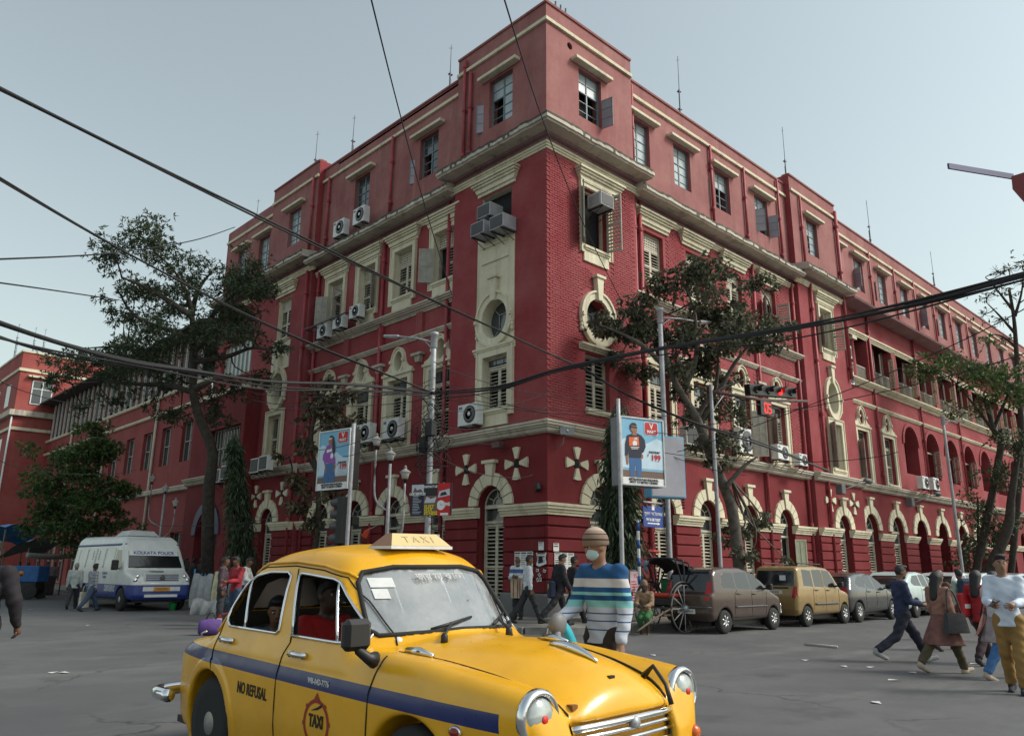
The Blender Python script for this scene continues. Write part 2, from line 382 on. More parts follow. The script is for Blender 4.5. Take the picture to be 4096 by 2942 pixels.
def attic_window(fac, s, z, w, h, out, openl=0, openr=0, pale=False, bars=5):
 """steel casement: 2 columns x bars panes, optional opened leaf"""
 def f():
  b = MB(); t = .03
  for x in (-w/2+t, 0, w/2-t): b.box(x-t, x+t, -.03, .03, 0, h)
  for i in range(bars+1):
   zz = h*i/bars; e = t if i in (0, bars) else .012
   b.box(-w/2, w/2, -.026, .026, max(0, zz-e), min(h, zz+e))
  b.box(-w/2, w/2, -.035, .035, h*.6-.02, h*.6+.02)
  return b
 o = part('window', ('attw', w, h, bars), f, STEEL, fac, s, out-.2, z)
 pw, ph = w/2-.05, h/bars-.03
 for c in (-1, 1):
  for i in range(bars):
   op = (openl if c < 0 else openr)
   if op and i < 3: continue
   sub('pane', ('pane', w, h, bars), lambda: (lambda q: (q.box(-pw/2, pw/2, -.004, .004, -ph/2, ph/2), q)[1])(MB()), [GLASS, FROST][1 if pale or random.random() < .45 else 0], o, (c*w/4, 0, h*(i+.5)/bars)) if not pale else sub('pane', ('panep', w, h, bars), lambda: (lambda q: (q.box(-pw/2, pw/2, -.004, .004, -ph/2, ph/2), q)[1])(MB()), FROST, o, (c*w/4, 0, h*(i+.5)/bars))
 for c, op in ((-1, openl), (1, openr)):
  if op:
   def g():
    b = MB(); lw = w/2; lh = h*.6
    for x in (0, lw-.03): b.box(x, x+.03, -.015, .015, 0, lh)
    for i in range(4): b.box(0, lw, -.012, .012, max(0, lh*i/3-.012), min(lh, lh*i/3+.012))
    b.box(.02, lw-.02, -.003, .003, .02, lh-.02, 1); return b
   k = ('cas', w, h)
   if k not in MC: MC[k] = g().mesh('casement', [STEEL, mat('casement_glass', (.30, .28, .32), .3, var=.1)])
   q = link('casement', MC[k], o); q.matrix_local = Matrix.Translation((c*w/2, .03, .0)) @ Matrix.Rotation((op if c > 0 else math.pi-op), 4, 'Z')
 sub('interior', ('int', w, h), lambda: (lambda q: (q.box(-w/2-.05, w/2+.05, -.32, -.30, -.05, h+.05), q)[1])(MB()), DARK, o)
 part('window_ledge', ('ledge', 2.05), lambda: (lambda q: (q.bbox(-1.02, 1.02, 0, .28, 0, .13, .012), q)[1])(MB()), CREAM, fac, s, out, z+h+.1)
 return o
def louvre_window(fac, s, z, w, h, out, style='closed', frame=True, lat=.0, apron=True, mt=None, sur=.2, transom=0., sillz=None):
 """louvred window; z,h of the opening. children: surround, sill, lattice, shutters, slats, pane"""
 fb = ('lw', w, h, frame, apron, lat, sur)
 def f():
  b = MB(); t = .05
  b.box(-w/2, -w/2+t, -.30, -.18, 0, h); b.box(w/2-t, w/2, -.30, -.18, 0, h); b.box(-w/2+t, w/2-t, -.30, -.18, h-.06, h); b.box(-w/2+t, w/2-t, -.30, -.18, 0, .05)
  if lat or transom: b.box(-w/2+t, w/2-t, -.30, -.18, h-max(lat, transom)-.05, h-max(lat, transom))
  return b
 o = part('window', fb, f, mt or SHUT, fac, s, out, z)
 if frame:
  def g():
   b = MB(); a = w/2+sur; e = .08
   b.box(-a, -w/2, -.02, e, -.25, h+sur); b.box(w/2, a, -.02, e, -.25, h+sur); b.box(-w/2, w/2, -.02, e, h, h+sur)
   for q in (-1, 1): b.box(min(q*a, q*(a-.05)), max(q*a, q*(a-.05)), e, e+.04, -.25, h+sur)
   b.box(-a+.05, a-.05, e, e+.04, h+sur-.05, h+sur)
   if apron:
    b.box(-w/2-.02, w/2+.02, -.02, e-.015, -.55, -.0)
   return b
  sub('surround', ('sur', w, h, apron, sur), g, CREAM, o)
 sub('sill', ('sill', w, frame), lambda: (lambda q: (q.bbox(-w/2-.06, w/2+.06, -.3, .15, -.1, -.002, .012), q.bbox(-w/2-.02, w/2+.02, -.1, .11, -.16, -.104, .01), q)[2])(MB()), CREAM, o)
 hh = h-max(lat, transom)-(.06 if (lat or transom) else .02); lw = w/2-.055; m_ = mt or SHUT
 if lat: lattice(o, w-.1, lat, h-lat-.03, -.22)
 if transom:
  for i in (-1, 0, 1): sub('pane', ('tp', w, transom), lambda: (lambda q: (q.box(-w/6+.03, w/6-.03, -.01, .01, .05, transom-.05), q)[1])(MB()), GLASS, o, (i*(w/3-.02), -.2, h-transom))
 y = -.2
 if style in ('closed', 'halfL', 'halfR', 'ajar'):
  if style != 'halfL': shutter(o, -lw, y, .05, lw, hh-.06, -.0 if style != 'ajar' else 0, -1, m_)
  if style != 'halfR': shutter(o, lw, y, .05, lw, hh-.06, 0, 1, m_)
 if style == 'halfL': panel_leaf(o, -w/2, .06, .05, lw, hh-.06, math.pi-1.1 if False else 2.3, -1)
 if style == 'halfR': panel_leaf(o, w/2, .06, .05, lw, hh-.06, -2.3+.0, 1)
 if style == 'open':
  panel_leaf(o, w/2, .06, .05, lw, hh-.06, -2.45, 1); shutter(o, -w/2+.02, .06, .05, lw, hh-.06, 1.75, -1, SHUTG)
 sub('interior', ('int2', w, h), lambda: (lambda q: (q.box(-w/2-.05, w/2+.05, -.41, -.39, -.05, h+.05), q)[1])(MB()), DARK, o)
 return o
def oval(fac, s, z, rx, ry, out, ro=.3, keyh=.75, key=True, web=True):
 def ring(r0x, r0y, r1x, r1y, y0, y1, n=28):
  b = MB(); vs = []
  for j in range(n):
   q = 2*math.pi*j/n; c, sn = math.cos(q), math.sin(q)
   vs += [(r0x*c, y0, r0y*sn), (r0x*c, y1, r0y*sn), (r1x*c, y1, r1y*sn), (r1x*c, y0, r1y*sn)]
  b.add(vs, [(4*j+i, 4*j+(i+1) % 4, 4*((j+1) % n)+(i+1) % 4, 4*((j+1) % n)+i) for j in range(n) for i in range(4)]); return b
 def f():
  b = ring(rx, ry, rx+ro*.75, ry+ro*.75, -.02, .09)
  c = ring(rx+ro*.75, ry+ro*.75, rx+ro, ry+ro, -.02, .14); b.add(c.v, c.f)
  for sd in (-1, 1):
   b.box(sd*(rx+ro*.8)-.05, sd*(rx+ro*.8)+.05, .0, .2, -.06, .06)
   for zz in (-.35, -.55, -.75): b.ell((sd*(rx+ro*.85), .06, zz*ry), (.06, .08, .09), 0, 8, 5)
  return b
 o = part('oval_window', ('oval', rx, ry, ro), f, CREAM, fac, s, out, z)
 if key:
  sub('keystone', ('okey', rx, ry, keyh), lambda: (lambda q: (q.prism([(-.1, ry-.05), (.1, ry-.05), (.17, ry+keyh), (-.17, ry+keyh)], lambda a, c, d: (a, d, c), -.02, .19), q.box(-.24, .24, -.02, .24, ry+keyh, ry+keyh+.09), q)[2])(MB()), CREAM, o)
 if web:
  def g():
   b = MB(); t = .018
   for a, c in (((-.28, -.38), (-.28, .38)), ((.28, -.38), (.28, .38)), ((-.28, .38), (.28, .38)), ((-.28, -.38), (.28, -.38)), ((-.28, .38), (-.7, .75)), ((.28, .38), (.7, .75)), ((-.28, -.38), (-.7, -.75)), ((.28, -.38), (.7, -.75))):
    b.tube([(a[0]*rx, -.34, a[1]*ry), (c[0]*rx, -.34, c[1]*ry)], t, 6)
   return b
  sub('glazing_bars', ('oweb', rx, ry), g, mat('pale_bars', (.35, .36, .36), .6), o)
 sub('pane', ('opane', rx, ry), lambda: (lambda q: (q.prism(ellp(0, 0, rx+.02, ry+.02), lambda a, c, d: (a, d, c), -.37, -.36), q)[1])(MB()), GLASS, o)
 return o
def voussoirs(fac, s, zs, r0, r1, out, n=9, keyh=.3, cap=True):
 a0 = -.05
 for i in range(n):
  if i == n//2: continue
  q0 = math.pi*i/n; q1 = math.pi*(i+1)/n; g = .028
  def f(q0=q0, q1=q1):
   b = MB(); P = []
   for q, rr in ((q0+g/r0*.6, r0), (q0+g/r1*.6, r1), ((q0+q1)/2, r1*1.012), (q1-g/r1*.6, r1), (q1-g/r0*.6, r0)): P.append((rr*math.cos(q), rr*math.sin(q)))
   b.prism(P, lambda a, c, d: (a, d, c), -.02, .085); return b
  part('voussoir', ('vou', i, n, r0, r1), f, CREAM, fac, s, out, zs)
 h = math.pi/n/2-.02
 def f():
  b = MB(); b.prism([(-r0*math.sin(h), r0*math.cos(h)), (r0*math.sin(h), r0*math.cos(h)), (.2, r1+keyh), (-.2, r1+keyh)], lambda a, c, d: (a, d, c), -.02, .14)
  if cap: b.box(-.3, .3, -.02, .2, r1+keyh, r1+keyh+.1)
  return b
 part('keystone', ('akey', n, r0, r1, keyh, cap), f, CREAM, fac, s, out, zs)
def cross(fac, s, z, out, r=.52):
 def f(a=0):
  b = MB(); h = .2; g = .30
  P = [(r*.30*math.sin(-g), r*.30*math.cos(g)), (r*.3*math.sin(g), r*.30*math.cos(g)), (r*math.sin(h*1.6), r*math.cos(h*1.6)), (0, r), (r*math.sin(-h*1.6), r*math.cos(h*1.6))]
  b.prism(P, lambda a, c, d: (a, d, c), -.02, .07); return b
 o = part('ventilator', ('vent', r), lambda: (lambda q: (q.lathe([(r*.27, -.02), (r*.27, .012), (r*.2, .015)], 20, axis='y'), q)[1])(MB()), DARK, fac, s, out, z)
 for i in range(4): sub('cross_stone', ('cst', r), f, CREAM, o, (0, 0, 0), (0, i*math.pi/2, 0))
def arch_door(fac, s, out, r=.62, zs=3.42, z0=.17, style='closed'):
 """door with louvred leaves, transom and fanlight inside the arch"""
 w = 2*r-.1
 def f():
  b = MB(); t = .05; y0, y1 = -.34, -.24
  b.box(-w/2, -w/2+t, y0, y1, 0, zs-z0); b.box(w/2-t, w/2, y0, y1, 0, zs-z0)
  b.box(-w/2+t, w/2-t, y0, y1+.03, 2.72, 2.80); b.box(-w/2+t, w/2-t, y0, y1+.05, zs-z0-.06, zs-z0+.06)
  n = 14
  for i in range(n):
   a, c = math.pi*i/n, math.pi*(i+1)/n
   b.tube([(w/2*math.cos(a), y1-.03, zs-z0+w/2*math.sin(a)), (w/2*math.cos(c), y1-.03, zs-z0+w/2*math.sin(c))], .035, 5, cap=False)
   b.tube([(.2*math.cos(a), y1-.03, zs-z0+.06+.24*math.sin(a)), (.2*math.cos(c), y1-.03, zs-z0+.06+.24*math.sin(c))], .018, 5, cap=False)
  for a in (35, 90, 145): b.tube([(.2*math.cos(R_(a)), y1-.03, zs-z0+.06+.24*math.sin(R_(a))), (w/2*math.cos(R_(a)), y1-.03, zs-z0+w/2*math.sin(R_(a)))], .016, 5)
  return b
 o = part('door', ('door', r, zs), f, SHUT, fac, s, out, z0)
 lw = w/2-.055
 if style != 'halfR': shutter(o, -lw, -.28, .06, lw, 2.64, 0, -1)
 if style != 'halfL': shutter(o, lw, -.28, .06, lw, 2.64, 0, 1)
 if style == 'halfR': panel_leaf(o, -w/2, .05, .06, lw, 2.6, 2.5, -1, mat('pale_green_shutter', (.42, .43, .30), .7, var=.15))
 sub('pane', ('fan', r, zs), lambda: (lambda q: (q.prism(archp(0, -.02, 0, r-.02), lambda a, c, d: (a, d, c), -.32, -.31), q.box(-w/2, w/2, -.31, -.30, -.62, -.1), q)[2])(MB()), GLASS, o, (0, 0, zs-z0))
 sub('interior', ('dint', r, zs), lambda: (lambda q: (q.box(-r-.02, r+.02, -.42, -.40, 0, zs-z0+.02), q)[1])(MB()), DARK, o)
 return o
COURSES = [(.8, 1.18), (1.2, 1.57), (1.59, 1.97), (1.99, 2.36), (2.38, 2.72), (2.74, 3.06)]
def rustic(fac, u0, u1, out):
 """ground floor pier: six rusticated courses between two openings"""
 w = u1-u0; o0 = out
 for i, (a, b_) in enumerate(COURSES):
  h = b_-a
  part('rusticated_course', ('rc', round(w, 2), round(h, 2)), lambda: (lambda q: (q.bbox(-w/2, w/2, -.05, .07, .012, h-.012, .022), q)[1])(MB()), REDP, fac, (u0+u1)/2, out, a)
def pier_band(fac, u0, u1, out, ends=True):
 band('springing_band', fac, u0, u1, step(out, 3.06, 3.40, (.10, .14, .20, .24)), CREAM)
def pipe(fac, s, z0, z1, out, r=.075, joints=2.6, z_off=0):
 mb = MB(); mb.tube([fac.p(s, out+r+.03, z0), fac.p(s, out+r+.03, z1)], r, 10)
 z = z0+.6
 while z < z1-.3:
  c = fac.p(s, out+r+.03, z); mb.lathe([(r*1.05, -.07), (r*1.4, -.06), (r*1.4, -.02), (r*1.15, 0), (r*1.4, .02), (r*1.4, .05), (r, .07)], 10, c)
  mb.add(*[( [fac.p(s-.14, out+.02, z-.09), fac.p(s+.14, out+.02, z-.09), fac.p(s+.14, out+.05, z-.09), fac.p(s-.14, out+.05, z-.09), fac.p(s-.14, out+.02, z-.05), fac.p(s+.14, out+.02, z-.05), fac.p(s+.14, out+.05, z-.05), fac.p(s-.14, out+.05, z-.05)], [(0,3,2,1),(4,5,6,7),(0,1,5,4),(1,2,6,5),(2,3,7,6),(3,0,4,7)] )][0]); z += joints
 return mb.build('downpipe', PIPE, B)
# ---- pavilion block (corner pavilion and the second pavilion of each wing)
def plinth(fac, u0, u1, out): band('plinth', fac, u0, u1, [(out-.05, .1), (out+.16, .1), (out+.16, .74), (out+.1, .8), (out-.05, .8)], GREYP)
def ground_floor(fac, u0, u1, out, doors, styles={}, r=.62, zs=3.42, crosses=()):
 holes = [archp(d, .15, zs, r) for d in doors]+[ellp(c, 4.68, .13, .13, 12) for c in crosses]
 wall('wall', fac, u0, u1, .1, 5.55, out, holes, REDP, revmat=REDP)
 edges = [u0]+[x for d in doors for x in (d-r, d+r)]+[u1]
 for a, b_ in zip(edges[::2], edges[1::2]):
  if b_-a > .15: rustic(fac, a if a > 0 else (-.07 if fac is FR else .052), b_, out); pier_band(fac, a-.06 if a > u0 else a, b_+.06 if b_ < u1 else b_, out+.03); plinth(fac, a, b_, out)
 for i, d in enumerate(doors):
  arch_door(fac, d, out, r, zs, style=styles.get(i, 'closed')); voussoirs(fac, d, zs+.02, r+.02, r+.42, out)
 for c in crosses: cross(fac, c, 4.68, out)
def string(fac, u0, u1, out): 
 band('string_course', fac, u0, u1, [(out-.05, 5.5), (out+.06, 5.5), (out+.16, 5.54), (out+.20, 5.60), (out+.16, 5.655), (out+.23, 5.66), (out+.23, 5.71), (out+.3, 5.72), (out+.3, 5.78), (out+.34, 5.8), (out+.34, 5.85), (out+.05, 5.94), (out-.05, 5.94)], CREAMD)
def cornice(fac, u0, u1, out, dz=0., proj=.78, soff=True):
 band('cornice_band', fac, u0, u1, step(out, 15.1+dz, 15.33+dz, (.05, .09, .13)), CREAM)
 band('cornice_soffit', fac, u0, u1, [(out-.05, 15.36+dz), (out+.05, 15.36+dz), (out+.06, 15.50+dz), (out+.22, 15.51+dz), (out+.24, 15.58+dz), (out-.05, 15.58+dz)], SOFF)
 mb = MB(); n = max(2, int((u1-u0)/.12)); prev = None
 prof = [(-.05, 15.585), (proj-.08, 15.585), (proj-.06, 15.63), (proj, 15.65), (proj, 15.755), (proj-.06, 15.77), (proj-.05, 15.89), (.0, 16.0), (-.05, 16.0)]
 vs = []
 for i in range(n+1):
  u = u0+(u1-u0)*i/n; j = (random.uniform(-.014, .014)+.012*math.sin(u*3.1)) if i else 0; k = len(prof)
  vs += [fac.p(u if i or u0 > .001 else -(out+a), out+a+(j if 0 < q < k-2 and a > .3 else 0), z+dz+(j if 3 < q < k-2 else 0)) for q, (a, z) in enumerate(prof)]
 k = len(prof)
 mb.add(vs, [(i*k+q, i*k+(q+1) % k, (i+1)*k+(q+1) % k, (i+1)*k+q) for i in range(n) for q in range(k)]+[tuple(range(k)), tuple(n*k+q for q in range(k-1, -1, -1))])
 for i in range(n):
  for q in (4, 5, 6): mb.m[i*k+q] = 1
  mb.m[i*k+3] = 1 if random.random() < .12 else 0
 mb.build('cornice', [CREAMD, MOSS], B)
def attic(fac, u0, u1, out, top, bandz, holes):
 wall('attic_wall', fac, u0, u1, 15.4, top, out, holes, PINK)
 band('parapet_band', fac, u0, u1, [(out-.05, bandz-.15), (out+.09, bandz-.15), (out+.09, bandz-.02), (out+.05, bandz), (out-.05, bandz)], CREAM)
 band('parapet_coping', fac, u0, u1, [(out-.35, top-.06), (out+.05, top-.06), (out+.06, top+.02), (out-.05, top+.06), (out-.35, top+.06)], PINK)
def rc(s): return rect(s, 0, 0, 0)
# ============ corner pavilion
PW = 4.75
for fac in (FR, FL):
 ground_floor(fac, 0, PW, 0, [2.48], crosses=(1.3, 3.72))
 string(fac, 0, PW, 0)
 attw = rect(2.3, 17.07, 1.25, 1.94)
 if fac is FR:
  h = [rect(2.42, 6.5, 1.22, 1.9), ellp(2.45, 9.66, .62, .68), rect(2.42, 12.15, 1.25, 2.2)]
 else:
  h = [rect(2.36, 6.55, 1.22, 1.82), ellp(2.4, 9.66, .62, .68), rect(2.42, 13.0, 1.5, 1.35)]
 wall('wall', fac, 0, PW, 5.5, 15.6, 0, h, RED, revmat=RED if fac is FR else CREAM)
 cornice(fac, 0, PW+.25, 0)
 ah = [attw]+([ellp(1.22, 19.66, .14, .14, 14)] if fac is FR else [])
 attic(fac, 0, PW, 0, 20.86, 20.2, ah)
band('wall_return', FR, PW, PW+.001, [(-.6, .1), (0, .1), (0, 20.86), (-.6, 20.86)], RED); band('wall_return', FL, PW, PW+.001, [(-.6, .1), (0, .1), (0, 20.86), (-.6, 20.86)], RED)
o = MB(); o.prism(ellp(1.22, 19.66, .15, .15, 14), lambda a, b, d: (a, d, b), .1, .11); o.build('vent_hole', DARK, B)
attic_window(FR, 2.3, 17.07, 1.25, 1.94, 0, openl=1.4, openr=.15, pale=True)
attic_window(FL, 2.3, 17.07, 1.25, 1.94, 0, openr=.5)
louvre_window(FR, 2.42, 6.5, 1.22, 1.9, 0, 'closed', frame=False)
band('lintel_band', FR, 1.5, 3.4, step(0, 8.46, 8.68, (.05, .1, .16)), CREAM)
louvre_window(FL, 2.36, 6.55, 1.22, 1.82, 0, 'closed', frame=True, apron=True, transom=.3, sur=.28)
oval(FR, 2.45, 9.66, .62, .68, 0); oval(FL, 2.4, 9.66, .62, .68, .0)
louvre_window(FR, 2.42, 12.15, 1.25, 2.2, 0, 'open', frame=True, sur=.2)
hood(FR, 2.62, 14.42, 2.45, 0); hood(FL, 2.42, 14.42, 2.35, 0)
# cream panel above the oval on the left face
mb = MB(); P = [(1.48, 8.72), (3.36, 8.72), (3.36, 13.0), (1.48, 13.0)]
tri = tessellate_polygon([[Vector((a, b, 0)) for a, b in P], [Vector((a, b, 0)) for a, b in ellp(2.4, 9.66, .8, .86)]]); pts = P+ellp(2.4, 9.66, .8, .86)
mb.add([FL.p(a, .03, b) for a, b in pts], [tuple(t) for t in tri]); n = 4
mb.add([FL.p(a, .03, b) for a, b in P]+[FL.p(a, -.02, b) for a, b in P], [(i, (i+1) % 4, 4+(i+1) % 4, 4+i) for i in range(4)])
cp = mb.build('cream_panel', CREAM, B)
for z in (11.75, 12.35): band('ledge', FL, 1.75, 3.1, [(.02, z), (.08, z+.01), (.08, z+.05), (.02, z+.06)], CREAM)
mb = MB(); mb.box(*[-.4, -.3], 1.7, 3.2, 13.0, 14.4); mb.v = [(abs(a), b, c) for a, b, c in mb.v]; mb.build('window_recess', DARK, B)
# lintel band under the oval, left face
band('lintel_band', FL, 1.42, 3.4, step(0, 8.5, 8.72, (.05, .1, .15)), CREAM)
# ============ wings (4 bays) and second pavilions
RB = [6.25, 9.05, 12.05, 15.05]; RA = [5.65, 8.5, 11.6, 15.0]; RP0, RP1, RPC = 17.45, 22.5, 20.05
LB = [5.65, 8.28, 10.88, 13.42]; LA = [6.9, 11.8]; LP0, LP1, LPC = 15.25, 19.9, 17.65
for fac, bays, att, p0, p1, pc in ((FR, RB, RA, RP0, RP1, RPC), (FL, LB, LA, LP0, LP1, LPC)):
 ground_floor(fac, PW, p0, REC, bays, {2: 'halfL', 3: 'halfR'} if fac is FR else {1: 'halfL'})
 string(fac, PW, p0, REC)
 lw, lh = 1.3, 2.55
 h = []
 for b_ in bays: h += [rect(b_, 6.05, lw, lh), ellp(b_, 9.32, .27, .40, 16), rect(b_, 12.0, 1.24, 2.06)]
 wall('wall', fac, PW, p0, 5.5, 15.2, REC, h, RED, revmat=RED if fac is FR else CREAM)
 cornice(fac, PW, p0, REC, -.42)
 attic(fac, PW, p0, REC, 20.32, 19.7, [rect(a, 16.82, 1.2, 1.86) for a in att])
 # middle mouldings
 band('middle_cornice', fac, PW, p0, step(REC, 11.0, 11.32, (.06, .1, .2, .28, .34)), CREAMD)
 band('middle_string', fac, PW, p0, step(REC, 9.98, 10.16, (.05, .1, .14)), CREAMD)
 for i, b_ in enumerate(bays):
  st = {('R', 0): 'closed', ('R', 1): 'closed', ('R', 2): 'closed', ('R', 3): 'open', ('L', 0): 'halfR', ('L', 1): 'closed', ('L', 2): 'halfL', ('L', 3): 'open'}[fac.k, i]
  louvre_window(fac, b_, 12.0, 1.24, 2.06, REC, st, frame=(fac is FL), lat=.55, sur=.24)
  hood(fac, b_, 14.24, 2.3, REC)
  st1 = {('R', 3): 'halfR', ('R', 2): 'halfL'}.get((fac.k, i), 'closed')
  louvre_window(fac, b_, 6.05, lw, lh, REC, st1, frame=True, apron=False, sur=.26, transom=.5)
  oval(fac, b_, 9.32, .27, .40, REC, .17, .0, key=False, web=False)
  part('pediment', ('ped',), lambda: (lambda q: (q.prism([(-.95, 8.86), (.95, 8.86), (.9, 8.98), (.66, 9.05), (.5, 9.22), (.44, 9.32), (.36, 9.0), (0, 8.88), (-.36, 9.0), (-.44, 9.32), (-.5, 9.22), (-.66, 9.05), (-.9, 8.98)], lambda a, c, d: (a, d, c-8.86), -.02, .1), q.box(-1.0, 1.0, -.02, .15, -.09, -.002), q)[2])(MB()), CREAM, fac, b_, REC, 8.86)
  if i < 3:
   c = (b_+bays[i+1])/2
   part('bracket', ('brk',), lambda: (lambda q: (q.box(-.32, .32, -.02, .22, .0, .1), q.prism([(-.2, 0), (.2, 0), (.1, -.25), (-.1, -.25)], lambda a, d, e: (a, e, d), -.02, .15), q)[2])(MB()), CREAMD, fac, c, REC, 9.3)
   part('pilaster', ('pil',), lambda: (lambda q: (q.box(-.2, .2, -.02, .12, 0, .85), q)[1])(MB()), RED, fac, c, REC, 10.16)
 for i, a in enumerate(att):
  attic_window(fac, a, 16.82, 1.2, 1.86, REC, *{('R', 0): (0, 0), ('R', 2): (.25, .3), ('R', 3): (1.2, 2.2), ('L', 0): (0, .45)}.get((fac.k, i), (0, 0)), pale=(fac is FR))
 # second pavilion
 ground_floor(fac, p0, p1, 0, [pc], crosses=(pc-1.25, pc+1.25)); string(fac, p0, p1, 0)
 h = [rect(pc, 6.2, 1.24, 2.2), ellp(pc, 9.66, .55, .78), rect(pc, 12.1, 1.24, 2.1)]
 wall('wall', fac, p0, p1, 5.5, 15.6, 0, h, RED, revmat=CREAM); cornice(fac, p0-.25, p1, 0, -.1)
 aw = [pc-.5] if fac is FR else [17.4]
 attic(fac, p0, p1, 0, 20.75, 20.0, [rect(a, 16.95, 1.2, 1.9) for a in aw])
 for a in aw: attic_window(fac, a, 16.95, 1.2, 1.9, 0, openr=.4 if fac is FR else 0)
 louvre_window(fac, pc, 6.2, 1.24, 2.2, 0, 'halfR' if fac is FR else 'closed', frame=True, sur=.24, transom=.0)
 oval(fac, pc, 9.66, .55, .78, 0)
 louvre_window(fac, pc, 12.1, 1.24, 2.1, 0, 'open' if fac is FR else 'closed', frame=fac is FR, lat=.45, sur=.22); hood(fac, pc, 14.35, 2.3, 0)
 for e, q in ((p0, 0), (p1, 0)): band('wall_return', fac, e-.0005, e+.0005, [(-.6, .1), (0, .1), (0, 20.75), (-.6, 20.75)], RED)
 mb = MB(); mb.box(0, 1, 0, 1, 0, 1)
# pale panel below the second-floor window of the left pavilion
band('cream_panel', FL, LPC-.85, LPC+.85, [(-.02, 10.6), (.04, 10.6), (.04, 11.95), (-.02, 11.95)], CREAM)
band('lower_panel', FL, LPC-.8, LPC+.8, [(-.02, 6.0), (.035, 6.0), (.035, 6.15), (-.02, 6.15)], CREAM)
# ============ long loggia wing on the right street
S0, S1, PIT = RP1, 72.9, 3.36; NB = 15
gd = [S0+PIT*(i+.5)-.3 for i in range(NB)]
ground_floor(FR, S0, S1, REC, gd, r=.78, zs=3.45) if False else None
holes = [archp(d, .15, 3.55, .8) for d in gd]
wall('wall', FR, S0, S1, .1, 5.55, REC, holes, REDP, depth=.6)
edges = [S0]+[x for d in gd for x in (d-.8, d+.8)]+[S1]
for i, (a, b_) in enumerate(zip(edges[::2], edges[1::2])):
 if i < 7: rustic(FR, a, b_, REC)
 pier_band(FR, a, b_, REC); plinth(FR, a, b_, REC)
for i, d in enumerate(gd):
 if i < 6: voussoirs(FR, d, 3.55, .82, 1.22, REC)
 if i < 2: arch_door(FR, d, REC, .8, 3.55)
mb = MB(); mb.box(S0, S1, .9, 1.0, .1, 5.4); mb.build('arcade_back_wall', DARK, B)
string(FR, S0, S1, REC)
# first floor: two louvred windows, then arched openings
f1 = [S0+PIT*(i+.5)-.3 for i in range(NB)]
h = [rect(f1[i], 6.05, 1.3, 2.55) for i in (0, 1)]+[ellp(f1[i], 9.32, .27, .4, 16) for i in (0, 1)]+[archp(x, 6.9, 8.6, 1.05) for x in f1[2:]]
wall('wall', FR, S0, S1, 5.5, 11.1, REC, h, RED, depth=.7)
for i in (0, 1):
 louvre_window(FR, f1[i], 6.05, 1.3, 2.55, REC, 'halfR' if i == 0 else 'closed', frame=True, apron=False, sur=.26, transom=.5); oval(FR, f1[i], 9.32, .27, .40, REC, .17, 0, key=False, web=False)
 link('pediment', MC['ped',], B, FR.p(f1[i], REC, 8.86), FR.rot)
for i, x in enumerate(f1[2:]):
 def ar():
  b = MB(); P = []
  for q in range(15):
   a = math.pi*q/14; P.append((1.28*math.cos(a), 1.28*math.sin(a)))
  for q in range(14, -1, -1):
   a = math.pi*q/14; P.append((1.07*math.cos(a), 1.07*math.sin(a)))
  b.prism(P, lambda a, c, d: (a, d, c), -.02, .07); return b
 part('arch_moulding', ('arm',), ar, RED, FR, x, REC, 8.6)
 part('balustrade', ('bal1',), lambda: (lambda q: (q.box(-1.05, 1.05, -.25, -.1, .72, .8), [q.tube([(-1+.2*j, -.18, 0), (-1+.2*j, -.18, .72)], .035, 6) for j in range(11)], q)[2])(MB()), CREAMD, FR, x, REC, 6.1)
 if i in (1, 2, 3):
  wn = part('screen', ('scr',), lambda: (lambda q: (q.box(-1.05, 1.05, -.4, -.35, 0, .08), q.box(-1.05, 1.05, -.4, -.35, 1.62, 1.72), q)[2])(MB()), SHUTG, FR, x, REC, 6.9)
  shutter(wn, -1.0, -.3, .05, .5, 1.6, .5, -1, SHUTG); shutter(wn, .02, .1, .05, .55, 1.6, .9, -1, SHUTG)
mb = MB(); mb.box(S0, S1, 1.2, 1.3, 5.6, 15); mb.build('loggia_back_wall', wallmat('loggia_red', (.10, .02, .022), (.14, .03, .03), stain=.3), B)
for z in (5.65, 11.05): mb = MB(); mb.box(S0, S1, .32, 1.2, z, z+.08); mb.build('loggia_floor', SOFF, B)
band('middle_cornice', FR, S0, S1, step(REC, 11.0, 11.34, (.06, .1, .2, .28, .34)), CREAM)
band('middle_string', FR, S0, S1, step(REC, 9.98, 10.16, (.05, .1, .14)), CREAM)
